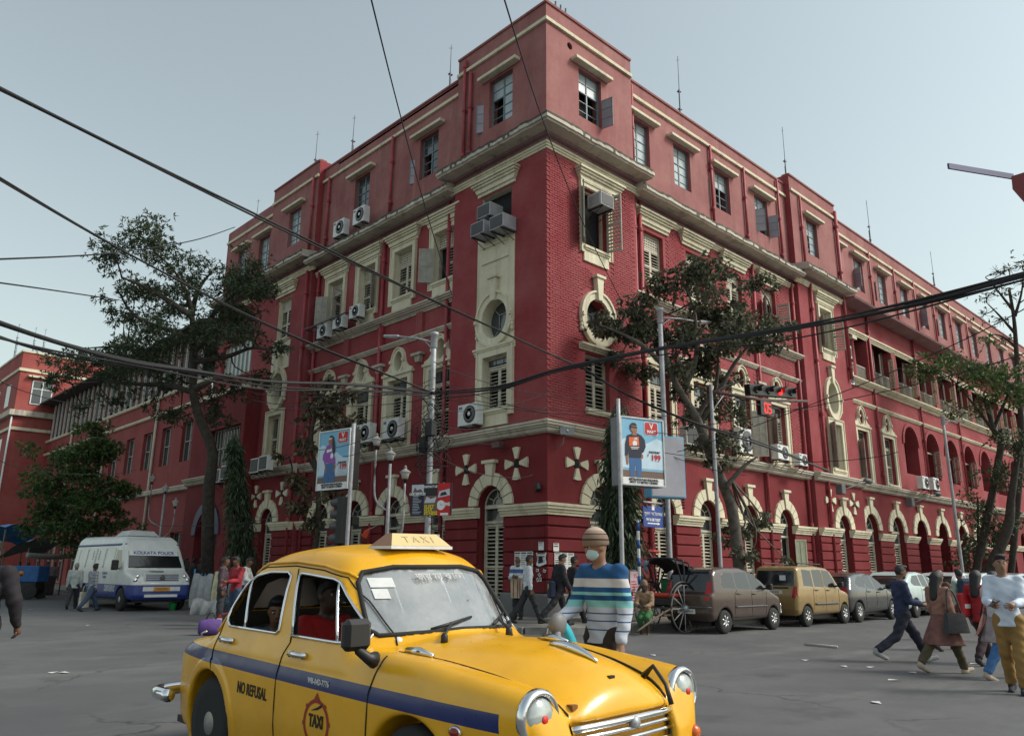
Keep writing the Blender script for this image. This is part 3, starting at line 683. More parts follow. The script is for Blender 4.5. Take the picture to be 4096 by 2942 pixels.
# second floor loggia: piers, columns, railings, shutters
wall('wall', FR, S0, S1, 14.05, 15.6, REC, [], RED); band('loggia_beam', FR, S0, S1, step(REC, 13.82, 14.1, (.03, .08, .14)), CREAM)
for i in range(NB+1):
 x = S0+PIT*i+.15
 part('pier', ('lpier',), lambda: (lambda q: (q.box(-.34, .34, -.6, .03, 0, 2.55), q)[1])(MB()), RED, FR, x, REC, 11.3)
 if i < NB:
  if i in (0,):
   part('column', ('lcol',), lambda: (lambda q: (q.lathe([(.25, 0), (.25, .1), (.2, .15), (.185, 1.4), (.165, 2.25), (.2, 2.28), (.2, 2.33)], 16, (0, -.25, 0)), q.box(-.27, .27, -.52, .02, 2.34, 2.54, 1), q)[2])(MB()), [RED, CREAM], FR, x+PIT/2-.1, REC, 11.3)
  part('railing', ('lrail',), lambda: (lambda q: (q.box(-1.3, 1.3, -.2, -.14, .9, .97), q.box(-1.3, 1.3, -.2, -.14, .06, .12), [q.box(-1.28+.13*j-.02, -1.28+.13*j+.02, -.19, -.15, .12, .9) for j in range(20)], q)[3])(MB()), SHUTG, FR, x+PIT/2, REC, 11.34)
  if 1 <= i < 9:
   wn = part('screen', ('scr2',), lambda: (lambda q: (q.box(-1.25, 1.25, -.5, -.44, .95, 1.02), q.box(-1.25, -1.19, -.5, -.44, 1.02, 2.5), q.box(1.19, 1.25, -.5, -.44, 1.02, 2.5), q.box(-.03, .03, -.5, -.44, 1.02, 2.5), q)[4])(MB()), SHUTG, FR, x+PIT/2, REC, 11.34)
   shutter(wn, .15, -.05, .25, .6, 1.7, .35, -1, SHUT); shutter(wn, -.9, .0, .25, .6, 1.7, .8, -1, SHUT)
# eaves over the loggia and the attic above it
band('eaves', FR, S0, S1, [(REC-.05, 15.3), (REC+.9, 15.34), (REC+.95, 15.44), (REC-.05, 15.52)], SOFF)
av = [22.9, 25.75, 29.0]+[32.4+3.3*i for i in range(12)]
attic(FR, S0, S1, REC, 20.3, 19.55, [rect(a, 16.75, 1.2, 1.9) for a in av])
for i, a in enumerate(av): attic_window(FR, a, 16.75, 1.2, 1.9, REC, *(((0, 0), (0, 1.3), (0, .4))[i % 3] if i < 6 else (0, 0)), pale=True)
# ============ end part of the left wing, porch
wall('attic_wall', FL, LP1, 25.5, 15.4, 20.15, -.12, [rect(20.85, 16.5, 1.15, 2.0), rect(23.4, 16.5, 1.15, 2.0)], PINK)
band('parapet_band', FL, LP1, 25.55, [(-.17, 19.4), (-.04, 19.4), (-.04, 19.54), (-.17, 19.54)], CREAM)
for a in (20.85, 23.4): attic_window(FL, a, 16.5, 1.15, 2.0, -.12)
wall('wall', FL, LP1, 25.5, .1, 15.5, -.12, [rect(22.9, 11.2, 3.6, 1.9)], RED); cornice(FL, LP1, 25.5, -.12, -.1)
mb = MB(); mb.box(.35, .37, 21, 24.9, 11, 13.3); mb.build('pane', FROST, B)
mb = MB()
for i in range(8): mb.box(.28, .34, 21.1+.5*i-.03, 21.1+.5*i+.03, 11.2, 13.1)
mb.build('window', SHUT, B)
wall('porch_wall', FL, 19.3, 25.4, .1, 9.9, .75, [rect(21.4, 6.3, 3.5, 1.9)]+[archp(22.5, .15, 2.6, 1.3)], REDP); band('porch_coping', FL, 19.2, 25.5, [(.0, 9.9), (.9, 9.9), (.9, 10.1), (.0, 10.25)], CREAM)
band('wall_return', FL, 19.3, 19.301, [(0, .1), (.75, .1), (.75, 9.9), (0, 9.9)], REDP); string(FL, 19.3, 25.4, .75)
mb = MB(); mb.box(-.42, -.4, 19.6, 23.2, 6.3, 8.2); mb.build('pane', GLASS, B)
mb = MB()
for i in range(11): mb.box(-.5, -.44, 19.65+.35*i-.02, 19.65+.35*i+.02, 6.3, 8.2)
for z in (6.3, 7.2, 8.15): mb.box(-.5, -.44, 19.65, 23.15, z, z+.05)
mb.build('window', SHUTG, B)
mb = MB(); mb.box(-.3, -.28, 21.1, 23.9, .15, 4); mb.build('porch_doorway', DARK, B)
mb = MB(); mb.prism([(1.62*math.cos(math.pi*i/12), 1.62*math.sin(math.pi*i/12)) for i in range(13)]+[(1.15*math.cos(math.pi*i/12), 1.15*math.sin(math.pi*i/12)) for i in range(12, -1, -1)], lambda a, b, d: (-d, 22.5+a, 3.0+b), .76, .82); mb.build('arched_signboard', mat('sign_navy', (.03, .03, .09), .5), B)
# roofs, end walls
mb = MB(); mb.box(.3, S1, .4, 14, 20.1, 20.2); mb.box(.35, 14, 14, 25.4, 20.0, 20.1); mb.build('roof', SOFF, B)
mb = MB(); mb.box(.1, 14, 25.45, 25.52, .1, 20.1); mb.build('end_wall', PINK, B)
# downpipes
for s in (4.95, 5.3): pipe(FR, s, .3, 15.1, REC)
for s in (4.9, 5.3): pipe(FL, s, .3, 15.1, REC)
for s in (13.55, 17.2): pipe(FR, s, .3, 15.0, REC, .07)
pipe(FR, 18.6, .3, 15.2, 0, .07); pipe(FR, 22.3, 11, 20.3, 0, .09)
for s, t0, t1 in ((5.05, 15.6, 20.0), (10.6, 16.0, 19.6), (13.4, 15.6, 19.6), (16.6, 15.6, 20.2), (18.3, 15.6, 19.8)): pipe(FR, s, t0, t1, REC if s < 17 else 0, .06, 1.9)
for s in (27.2, 30.8, 34.0, 37.3, 40.5, 44): pipe(FR, s, 15.5, 19.5, REC, .055, 1.9)
for s in (25.9, 32.6, 39.3): pipe(FR, s, 5.9, 15.3, REC, .07)
for s in (9.6, 14.9, 15.5): pipe(FL, s, .3, 15.0, REC if s < 15.2 else 0, .07)
for s, t1 in ((3.9, 19.9), (4.25, 20.6), (9.4, 19.6), (14.6, 19.6), (15.6, 20.0)): pipe(FL, s, 15.9, t1, 0 if s < 4.75 or s > 15.2 else REC, .065, 1.9)
for fac, s in ((FR, 4.3), (FR, .0)): pass
# ================================================================== measuring helpers (photo pixel of 4096x2942 -> place in the street)
def ray(x, y):
 X = (x-2048)/3137; U = -(y-1471)/3137
 v = cr*X+cu*U+f0; return v
CV = Vector(CAMP)
def onp(x, y, ax, val): d = ray(x, y); return CV+d*((val-CV[ax])/d[ax])
def rp(x, y, out): return onp(x, y, 1, -out)       # on a plane parallel to the right front, 'out' metres before it
def lp(x, y, out): return onp(x, y, 0, -out)
def gp(x, y, z=0): return onp(x, y, 2, z)
def dp(x, y, D): return CV+ray(x, y)*D
D2 = 4096/2268
def dd(x, y, D): return dp(x*D2, y*D2, D)
def fdepth(p): return (Vector(p)-CV).dot(f0)
# ================================================================== bricks of the corner pavilion, right face
BR = MB(); BR.bbox(-.1205, .1205, -.02, .006, -.0385, .0385, .005); bme = BR.mesh('brick', RED)
rest = MB(); cnt = 0; cand = []
bh = [(1.42, 3.42, 6.3, 8.75), (1.45, 3.45, 8.7, 11.3), (1.45, 3.95, 11.4, 15.1)]
z = 5.985; row = 0
while z < 15.05:
 x = .12 if row % 2 == 0 else .245
 while x < 4.62:
  inside = any(a-.12 < x < b_+.12 and c-.04 < z < d_+.04 for a, b_, c, d_ in bh[:1]) or ((x-2.45)/1.07)**2+((z-9.66)/1.1)**2 < 1.05 or (2.15 < x < 2.75 and 10.5 < z < 11.4) or (1.55 < x < 3.35 and 11.4 < z < 15.1) or (1.2 < x < 4.0 and z > 14.35)
  if not inside: cand.append((x, z))
  x += .25
 z += .085; row += 1
cand.sort(key=lambda q: q[1]+q[0]*.6)
for i, (x, z) in enumerate(cand):
 if i < 300: link('brick', bme, B, (x, -random.uniform(0, .005), z), (0, random.uniform(-.012, .012), 0))
 else: j = random.uniform(-.004, .006); rest.add([(a+x, b_-j, c+z) for a, b_, c in BR.v], BR.f)
# the same facing on the wing bays of the right front
z = 6.0; row = 0
while z < 14.9:
 x = 5.55 if row % 2 == 0 else 5.675
 while x < 17.0:
  bad = any((abs(x-b_) < 1.15 and 5.9 < z < 10.0) or (abs(x-b_) < .8 and 11.75 < z < 14.2) or (abs(x-b_) < 1.25 and z > 14.15) for b_ in RB) or 9.9 < z < 10.25 or 10.9 < z < 11.45 or abs(x-13.55) < .15
  if not bad: j = random.uniform(-.004, .006); rest.add([(a+x, b_-j+.3, c+z) for a, b_, c in BR.v], BR.f)
  x += .25
 z += .085; row += 1
stuff(rest.build('brick_facing', RED, B))
# ================================================================== lower building further along the left street
B2 = thing('side_range', 'long lower red range with a band of white-mullioned glazing, left of the main building', 'building')
LR = wallmat('red_wash', (.24, .042, .045), (.31, .075, .07), stain=.3)
w_ = lambda n, *a: a
def lwall(name, y0, y1, z0, z1, out, holes, mt, parent):
 mb = MB(); loops = [[(y0, z0), (y1, z0), (y1, z1), (y0, z1)]]+holes; pts = [p for l_ in loops for p in l_]
 tri = tessellate_polygon([[Vector((a, b, 0)) for a, b in l_] for l_ in loops]); mb.add([(-out, a, b) for a, b in pts], [tuple(t) for t in tri])
 for l_ in holes:
  n = len(l_); mb.add([(-out, a, b) for a, b in l_]+[(-out+.35, a, b) for a, b in l_], [(i, (i+1) % n, n+(i+1) % n, n+i) for i in range(n)])
 return mb.build(name, mt, parent)
gy = [27.2+1.12*i for i in range(28)]
low = [rect(28.2+3.1*i, 7.2, 1.5, 2.3) for i in range(10)]+[rect(28.2+3.1*i, .3, 1.6, 3.0) for i in range(10)]
lwall('wall', 25.5, 58.5, .1, 11.6, 0, low, LR, B2)
mb = MB(); mb.box(.25, .3, 25.5, 58.5, 11.6, 14.6); mb.build('glazing_back', DARK, B2)
GR = mat('reddish_panel', (.13, .05, .055), .6, var=.2)
for i, y in enumerate(gy):
 mb = MB(); mb.box(-.06, .06, -.05, .05, 0, 3.0); k = ('mull2',)
 if k not in MC: MC[k] = mb.mesh('mullion', mat('white_mullion', (.55, .53, .48), .7, var=.2, dirt=.3))
 link('mullion', MC[k], B2, (0, y, 11.6))
 if i % 3 != 1:
  k = ('gpan',)
  if k not in MC: mb = MB(); mb.box(.1, .14, .06, 1.06, 0, 2.9); MC[k] = mb.mesh('panel', GR)
  link('panel', MC[k], B2, (0, y, 11.62))
 else:
  k = ('gpane',)
  if k not in MC: mb = MB(); mb.box(.1, .12, .06, 1.06, .3, 2.9); MC[k] = mb.mesh('pane', GLASS)
  link('pane', MC[k], B2, (0, y, 11.62))
def lband(n, y0, y1, prof, mt, par): 
 mb = MB(); k = len(prof); mb.add([(-o, y0, z) for o, z in prof]+[(-o, y1, z) for o, z in prof], [(i, (i+1) % k, k+(i+1) % k, k+i) for i in range(k)]+[tuple(range(k)), tuple(range(2*k-1, k-1, -1))]); return mb.build(n, mt, par)
for z in (11.45, 10.35): lband('cream_string', 25.5, 58.5, [(-.02, z), (.1, z), (.16, z+.08), (.16, z+.16), (-.02, z+.2)], CREAM, B2)
lband('eaves', 25.5, 58.5, [(-1.5, 14.6), (1.0, 14.62), (1.0, 14.75), (-1.5, 15.5)], mat('dark_roof', (.04, .035, .035), .8), B2)
for i in range(10):
 y = 28.2+3.1*i
 for z0, h_, w2 in ((7.2, 2.3, 1.5), (.3, 3.0, 1.6)):
  k = ('lowwin', h_)
  if k not in MC:
   mb = MB()
   for yy in (-w2/2, 0, w2/2): mb.box(.2, .26, yy-.04, yy+.04, 0, h_)
   for zz in (0, h_/2, h_-.06): mb.box(.2, .26, -w2/2, w2/2, zz, zz+.06)
   MC[k] = mb.mesh('window', SHUTG)
   mb = MB(); mb.box(.28, .3, -w2/2, w2/2, 0, h_); MC[k, 'p'] = mb.mesh('pane', GLASS)
  o = link('window', MC[k], B2, (0, y, z0)); link('pane', MC[k, 'p'], o)
for y in (33, 42.5, 51): mb = MB(); mb.tube([(-.1, y, .3), (-.1, y, 11.4)], .08, 8); mb.build('downpipe', mat('cream_pipe', (.5, .46, .36), .6), B2)
lband('string_course', 25.5, 58.5, [(-.02, 5.5), (.25, 5.55), (.32, 5.75), (-.02, 5.9)], CREAMD, B2)
B3 = thing('end_block', 'tall red end block with cream bands at the far left of the street', 'building')
mb = MB(); X0, Y0, TOP = -2.8, 58.5, 19.0
mb.box(X0, 9, Y0, 88, .1, TOP); mb.build('wall', wallmat('orange_red_wash', (.30, .062, .055), (.38, .11, .095), stain=.25), B3)
def ring(n, z0, z1, o_, mt, par): mb = MB(); mb.box(X0-o_, 9, Y0-o_, 88, z0, z1); mb.build(n, mt, par)
ring('parapet_band', 17.3, 17.55, .12, CREAM, B3); ring('parapet_coping', TOP-.06, TOP+.1, .08, CREAM, B3); ring('cornice', 13.5, 13.95, .35, CREAMD, B3); ring('ledge', 12.3, 12.55, .15, CREAM, B3)
mb = MB(); mb.box(-1.75, -.2, Y0-.02, Y0+.05, 14.6, 16.6); o = mb.build('window', GLASS, B3)
mb = MB()
for x in (-1.75, -1.0, -.25): mb.box(x-.04, x+.04, Y0-.07, Y0-.022, 14.6, 16.6)
for z in (14.6, 15.9, 16.55): mb.box(-1.79, -.2, Y0-.065, Y0-.023, z, z+.06)
mb.build('frame', WHITEP, o); mb = MB(); mb.box(-2.2, .1, Y0-.35, Y0-.001, 16.85, 17.0); mb.build('window_ledge', CREAM, B3)
for i, y in enumerate((61, 65, 69, 73)):
 mb = MB(); mb.box(X0-.02, X0+.05, y, y+1.5, 14.6, 16.5); mb.build('window', GLASS, B3)
 mb = MB(); mb.box(X0-.02, X0+.05, y, y+1.5, 9.3, 11.8); mb.build('window', GLASS, B3)
mb = MB(); mb.tube([(X0-.1, Y0-.1, .3), (X0-.1, Y0-.1, 13.4)], .07, 6); mb.build('downpipe', WHITEP, B3)
# ================================================================== trees
def leafmat(name, c0, c1, c2):
 k = NT(name); k.b.inputs['Roughness'].default_value = .55; k.b.inputs['Specular IOR Level'].default_value = .35
 g = k.n('NewGeometry'); rnd = g.outputs['Random Per Island']
 c = k.ramp(rnd, [(0, c0), (.5, c1), (1, c2)]); k.l(c, k.b.inputs['Base Color'])
 tr = k.n('BsdfTranslucent'); k.l(c, tr.inputs['Color']); mx = k.n('MixShader'); mx.inputs[0].default_value = .25
 k.l(k.b.outputs[0], mx.inputs[1]); k.l(tr.outputs[0], mx.inputs[2]); k.l(mx.outputs[0], k.t.nodes['Material Output'].inputs['Surface']); return k.mat
BARK = mat('bark', (.05, .042, .035), .9, var=.4, vscale=6, bump=.6, bscale=25)
BARKG = mat('grey_bark', (.12, .105, .09), .9, var=.4, vscale=5, bump=.6, bscale=25)
LEAF1 = leafmat('dark_tree_leaf', (.028, .042, .022), (.05, .075, .036), (.09, .115, .06))
LEAF2 = leafmat('green_leaf', (.035, .065, .02), (.065, .115, .032), (.11, .16, .055))
LEAF3 = leafmat('peepal_leaf', (.045, .055, .03), (.09, .10, .058), (.17, .165, .115))
LEAF4 = leafmat('ashoka_leaf', (.02, .04, .02), (.04, .07, .032), (.10, .13, .07))
LEAF5 = leafmat('dry_leaf', (.05, .05, .03), (.11, .095, .055), (.19, .14, .085))
def leaves(cs, dirs, ln, wd, droop=0.):
 """diamond leaves: centres cs (n,3), unit dirs (n,3), length and width arrays -> verts, faces"""
 n = len(cs); up = rng.normal(size=(n, 3)); sd = np.cross(dirs, up); sd /= np.linalg.norm(sd, axis=1)[:, None]+1e-9
 nm = np.cross(dirs, sd); ln = ln[:, None]; wd = wd[:, None]
 a = cs; b_ = cs+dirs*ln*.45+sd*wd*.5-nm*wd*.12; c = cs+dirs*ln; d_ = cs+dirs*ln*.45-sd*wd*.5-nm*wd*.12
 c = c+np.array([0, 0, -1])*ln*droop
 v = np.stack([a, b_, c, d_], 1).reshape(-1, 3); f = np.arange(4*n).reshape(-1, 4); return v, f
def leafmesh(name, V, mt, parent):
 v = np.concatenate([x[0] for x in V]); fs = []; o = 0
 for x in V: fs.append(x[1]+o); o += len(x[0])
 f = np.concatenate(fs); me = bpy.data.meshes.new(name); n = len(f)
 me.vertices.add(len(v)); me.vertices.foreach_set('co', v.astype(np.float32).ravel()); me.loops.add(4*n); me.loops.foreach_set('vertex_index', f.astype(np.int32).ravel())
 me.polygons.add(n); me.polygons.foreach_set('loop_start', np.arange(0, 4*n, 4, dtype=np.int32)); me.polygons.foreach_set('loop_total', np.full(n, 4, np.int32)); me.materials.append(mt); me.update(calc_edges=True)
 return link(name, me, parent)
def clumps(cl, per, k, ln, wd, spread=.8, upb=.25, droop=.15, shell=.55):
 V = []
 for c, r in cl:
  n = max(8, int(per*4.0*r*r)); r = r*1.5; c = np.array(c)
  u = rng.normal(size=(n, 3)); u /= np.linalg.norm(u, axis=1)[:, None]; rr = r*(shell+(1-shell)*rng.random(n))**1.0*np.where(rng.random(n) < .2, 1.25, 1)
  sub_ = rng.normal(size=(7, 3))*r*.42; pos = c+(u*(rr*rng.random(n)**.5*.62)[:, None]+sub_[rng.integers(0, 7, n)])*np.array([1, 1, .62])
  pos = np.repeat(pos, k, 0); m_ = len(pos)
  d_ = rng.normal(size=(m_, 3))*spread+np.repeat(u, k, 0)*.6; d_[:, 2] += upb; d_ /= np.linalg.norm(d_, axis=1)[:, None]
  V.append(leaves(pos, d_, ln*rng.uniform(.7, 1.25, m_), wd*rng.uniform(.7, 1.2, m_), droop))
 return V
def smoothpath(P, n=5):
 P = [Vector(p) for p in P]; out = []
 for i in range(len(P)-1):
  a, b_, c, d_ = P[max(i-1, 0)], P[i], P[i+1], P[min(i+2, len(P)-1)]
  for j in range(n):
   t = j/n; out.append(.5*((2*b_)+(c-a)*t+(2*a-5*b_+4*c-d_)*t*t+(3*b_-a-3*c+d_)*t**3))
 return out+[P[-1]]
def tree(name, label, group, trunk, tr, limbs, cl, leafm, per, k, ln, wd, bark=BARK, twigs=3, extra=None, **kw):
 t = thing(name, label, 'tree', tuple(trunk[0][:2])+(max(0, trunk[0][2]),), 0, group)
 off = Vector(t.location); mb = MB()
 P = smoothpath(trunk); n = len(P); mb.tube([p-off for p in P], [tr*(1-.62*i/(n-1))*(1.25 if i == 0 else 1) for i in range(n)], 10)
 nodes = [(p, tr*(1-.62*i/(n-1))) for i, p in enumerate(P)][n//3:]
 for L_ in limbs:
  Q = smoothpath(L_); m_ = len(Q); r0_ = tr*.5
  mb.tube([p-off for p in Q], [max(.015, r0_*(1-.8*i/(m_-1))) for i in range(m_)], 7); nodes += [(p, .03) for p in Q[2:]]
 NP = np.array([tuple(p) for p, _ in nodes])
 for c, r in cl:
  c = Vector(c); j = int(np.argmin(((NP-np.array(c))**2).sum(1))); a = nodes[j][0]
  mid = (a+c)/2+Vector(rng.normal(size=3)*.12*(c-a).length); mb.tube([q-off for q in smoothpath([a, mid, c], 3)], [.04, .035, .03, .028, .024, .02, .016][:7], 5)
  for _ in range(twigs):
   u = Vector(rng.normal(size=3)); u.normalize(); e = c+u*r*.95; mb.tube([c-off, (c+e)/2+Vector(rng.normal(size=3)*.08)-off, e-off], [.018, .012, .006], 4)
 mb.build('trunk', bark, t)
 V = clumps([(c, r) for c, r in cl], per, k, ln, wd, **kw)
 V = [(v-np.array(off), f) for v, f in V]
 leafmesh('crown', V, leafm, t); return t
def jit(cl, s): return [(Vector(c)+Vector((cr.x, cr.y, 0))*0+Vector((f0.x, f0.y, 0)).normalized()*random.uniform(-s, s), r) for c, r in cl]
# big tree before the left front
base = Vector((-2.6, 17.2, 0)); DT = fdepth(base)
cl = [(265,615,34),(300,600,40),(345,575,42),(390,585,50),(440,600,55),(500,610,55),(550,630,50),(250,690,30),(300,680,45),(350,680,50),(400,665,45),(455,680,45),(520,690,55),(585,690,40),(600,630,28),(200,775,40),(250,770,48),(310,775,55),(370,790,55),(420,770,35),(170,800,35),(225,830,40),(290,830,45),(350,840,40),(500,770,50),(560,770,45),(610,785,30),(480,840,35),(400,860,35),(150,850,28),(130,880,20),(215,880,25),(440,900,28),(380,920,28),(330,900,26),(560,830,30)]
cl = jit([(dd(x, y, DT), r*D2/3137*DT*.93) for x, y, r in cl], 2.6)
T = lambda L_, D=DT: [dd(x, y, D) for x, y in L_]
trunk = [base, dd(462, 1100, DT), dd(470, 1000, DT), dd(440, 920, DT), dd(428, 860, DT), dd(430, 770, DT), dd(425, 700, DT)]
limbs = [T([(430,870),(380,855),(300,850),(230,845),(160,850)]), T([(430,760),(390,735),(340,720),(290,690),(260,640)], DT-1), T([(430,750),(470,700),(520,650),(560,620)], DT+1), T([(427,700),(410,640),(380,590)], DT-.5), T([(425,690),(440,640),(470,600)], DT+.8), T([(430,800),(500,790),(560,770),(610,780)], DT-1.2), T([(428,830),(350,800),(280,770),(200,770)], DT+1.5), T([(425,700),(330,640),(270,615)], DT-1.5), T([(428,780),(500,720),(580,690)], DT+2), T([(430,860),(480,840),(560,830)], DT-2)]
tree('street_tree', 'large dark spreading tree with a bent trunk before the left front', 'street trees', trunk, .27, limbs, cl, LEAF1, 75, 6, .20, .055)
# small green tree behind the van
b2 = Vector((-3.0, 24.5, 0)); D_ = fdepth(b2)
cl = jit([(dd(x, y, D_), r*D2/3137*D_) for x, y, r in [(80,1120,30),(110,1080,35),(140,1040,40),(180,1000,42),(215,980,35),(245,1010,35),(210,1050,45),(160,1100,48),(115,1150,40),(175,1160,42),(225,1110,42),(260,1070,32),(80,1170,25),(240,1160,30),(140,1200,35),(270,1120,22),(200,950,25),(290,1150,22)]], 1.8)
tree('street_tree', 'bushy mid green tree behind the white police van', 'street trees', [b2, dd(185, 1190, D_), dd(178, 1100, D_), dd(190, 1020, D_)], .2, [], cl, LEAF2, 85, 6, .2, .08, twigs=4)
# thin tree with dry leaves in the middle of the left front
b3 = Vector((-2.4, 9.3, 0)); D_ = fdepth(b3)
cl = jit([(dd(x, y, D_), r*D2/3137*D_) for x, y, r in [(690,880,26),(730,900,32),(760,870,22),(700,920,26),(745,940,25),(660,970,18),(720,850,18),(690,1080,28),(660,1120,25),(700,1150,22),(640,1060,18),(730,1100,20),(770,940,16),(620,1010,14),(690,1000,16)]], .9)
tree('street_tree', 'thin tree with sparse brownish leaves beside the left billboard', 'street trees', [b3, dd(705, 1150, D_), dd(700, 1050, D_), dd(690, 960, D_), dd(715, 880, D_)], .12, [T([(698,1040),(670,1000),(640,1010)], D_), T([(692,960),(730,930),(760,900)], D_)], cl, LEAF5, 75, 4, .2, .13, twigs=5, droop=.35)
# peepal tree before the right front
b4 = Vector((6.75, -2.3, .1)); D_ = fdepth(b4)
cl = [(1330,715,28),(1355,745,30),(1390,690,36),(1400,740,40),(1440,690,44),(1470,740,48),(1480,650,44),(1530,630,52),(1560,690,58),(1590,625,52),(1620,680,52),(1640,740,46),(1680,720,40),(1710,745,30),(1600,760,50),(1540,760,48),(1660,785,34),(1440,790,36),(1500,800,36),(1570,810,34),(1630,820,30),(1380,780,24),(1655,650,26),(1500,870,26),(1480,840,28),(1610,870,32),(1580,900,26),(1520,930,22),(1620,930,26),(1600,985,34),(1580,1020,26),(1550,970,20),(1660,1165,28),(1700,1150,24),(1640,1195,24),(1655,1235,22),(1735,1240,10)]
cl = jit([(dd(x, y, D_), r*D2/3137*D_*.92) for x, y, r in cl], 1.8)
trunk = [b4, dd(1625, 1150, D_), dd(1605, 1080, D_), dd(1570, 1000, D_-.3), dd(1545, 930, D_-.6), dd(1515, 880, D_-.8), dd(1485, 825, D_-1), dd(1470, 760, D_-1.2)]
limbs = [T([(1540,930),(1570,880),(1600,860),(1650,840)], D_), T([(1550,935),(1580,880),(1590,800),(1580,700)], D_+.6), T([(1510,870),(1540,800),(1540,700),(1520,640)], D_-.4), T([(1480,820),(1430,770),(1380,740),(1330,720)], D_-1), T([(1590,870),(1630,800),(1680,740)], D_+.3), T([(1605,1080),(1650,1030),(1680,1010)], D_-.2)]
tree('street_tree', 'peepal tree with a leaning grey trunk and dull leaves before the right front', 'street trees', trunk, .2, limbs, cl, LEAF3, 150, 4, .14, .10, bark=BARKG, twigs=4, droop=.3, shell=.3)
# drooping ashoka trees
def ashoka(label, b_, top, hw, D_, n, seed):
 t = thing('ashoka_tree', label, 'tree', tuple(b_), 0, 'drooping ashoka trees'); off = Vector(b_)
 a, c = Vector(b_), Vector(top); mb = MB(); mb.tube([(0, 0, 0), (a-off)*.5+(c-off)*.5+Vector((.08, .05, 0)), c-off], [.11, .08, .02], 8)
 z0 = 1.5/max(.1, (c-a).z); Ps, Ds = [], []
 for i in range(n):
  s_ = z0+(1-z0)*random.random()**.85; p = a+(c-a)*s_; ang = random.uniform(0, 2*math.pi); r = hw*(1.05-s_*.75)*random.uniform(.25, 1.0)
  dr = Vector((math.cos(ang), math.sin(ang), 0)); e = p+dr*r+Vector((0, 0, -r*1.25-.15)); 
  if i % 3 == 0: mb.tube([p-off, p+dr*r*.6+Vector((0, 0, -.1*r))-off, e-off], [.014, .01, .005], 4)
  for j in range(7):
   q = e+(p-e)*(.1*j)+Vector(rng.normal(size=3)*.05); Ps.append(tuple(q-off)); d_ = dr*.45+Vector((0, 0, -1))+Vector(rng.normal(size=3)*.3); d_.normalize(); Ds.append(tuple(d_))
 mb.build('trunk', BARK, t); m_ = len(Ps)
 leafmesh('crown', [leaves(np.array(Ps), np.array(Ds), rng.uniform(.18, .3, m_), rng.uniform(.035, .06, m_), .1)], LEAF4, t)
bR = Vector((1.1, -1.7, .15)); ashoka('drooping dark ashoka tree at the building corner beside the right billboard', bR, dd(1372, 890, fdepth(bR)), 1.2, 0, 1000, 1)
bL = Vector((-3.0, 12.6, .15)); ashoka('narrow drooping ashoka tree between the van and the left billboard', bL, dd(522, 960, fdepth(bL)), .95, 0, 700, 2)
# trees further down the right street
def rtree(name, label, s_, cl, tr_pts, leafm, per, ln, wd, tr_=.25, out=1.6, **kw):
 b_ = Vector((s_, -out, .1)); D_ = fdepth(b_)
 cl = jit([(dd(x, y, D_), r*D2/3137*D_) for x, y, r in cl], 2.2)
 return tree(name, label, 'street trees', [b_]+[dd(x, y, D_) for x, y in tr_pts], tr_, kw.pop('limbs', lambda D: [])(D_), cl, leafm, per, 4, ln, wd, **kw)
rtree('street_tree', 'full green tree with a yellowish patch far down the right street', 31, [(2100,800,36),(2130,790,40),(2165,800,40),(2120,840,36),(2160,850,38),(2200,840,42),(2240,830,40),(2265,860,30),(2220,880,36),(2180,890,30),(2090,830,26),(2250,900,30),(2075,810,18),(2140,900,22)], [(2215,1000),(2200,950),(2180,880)], LEAF2, 26, .26, .1, .22, limbs=lambda D: [T([(2205,960),(2160,900),(2120,850)], D), T([(2200,950),(2230,880),(2250,840)], D)])
rtree('street_tree', 'nearly bare twiggy tree rising against the sky at the right edge', 38, [(2180,620,18),(2210,610,22),(2240,600,24),(2262,630,20),(2200,650,20),(2230,660,24),(2190,690,18),(2225,700,22),(2250,690,24),(2170,660,12),(2265,590,16),(2260,730,20)], [(2262,1000),(2255,850),(2250,760),(2245,700),(2235,640)], LEAF1, 6, .2, .1, .2, twigs=16, limbs=lambda D: [T([(2252,770),(2220,745),(2190,740)], D), T([(2250,740),(2215,700),(2185,670)], D), T([(2248,700),(2262,650),(2268,600)], D), T([(2246,690),(2215,650),(2190,620)], D+.5)])
rtree('conifer_tree', 'tall dark narrow tree down the right street beyond the lamp post', 33, [(2165,1090,16),(2165,1120,24),(2162,1150,30),(2165,1180,34),(2168,1215,36),(2165,1245,34),(2150,1200,24),(2180,1160,24)], [(2167,1200),(2166,1100)], LEAF4, 42, .22, .08, .12)
rtree('street_tree', 'thick dark trunk with shaded leaves at the right edge of the street', 29, [(2250,1000,34),(2240,1040,30),(2262,1060,34),(2230,980,26),(2265,960,30)], [(2228,1180),(2240,1100),(2255,1000)], LEAF1, 40, .22, .09, .32, out=2.4)
# ================================================================== text
def text(s_, size, mt, parent, M, name='lettering', extr=.002, align='CENTER', sx=1.0, bold=0.0, shear=0.):
 cu_ = bpy.data.curves.new('t', 'FONT'); cu_.body = s_; cu_.size = size; cu_.align_x = align; cu_.align_y = 'CENTER'; cu_.extrude = extr; cu_.resolution_u = 3; cu_.offset = bold; cu_.shear = shear
 ob = bpy.data.objects.new('t', cu_); COL.objects.link(ob); bpy.context.view_layer.update()
 me = bpy.data.meshes.new_from_object(ob.evaluated_get(bpy.context.evaluated_depsgraph_get())); bpy.data.objects.remove(ob); bpy.data.curves.remove(cu_)
 me.materials.clear(); me.materials.append(mt); me.transform(Matrix.Diagonal((sx, 1, 1, 1)))
 o = link(name, me, parent); o.matrix_local = M; return o
def flat(mb, P, y, mi): mb.prism(P, lambda a, c, d: (a, d, c), y, y-.002, mi)
RX = Matrix.Rotation(math.pi/2, 4, 'X')
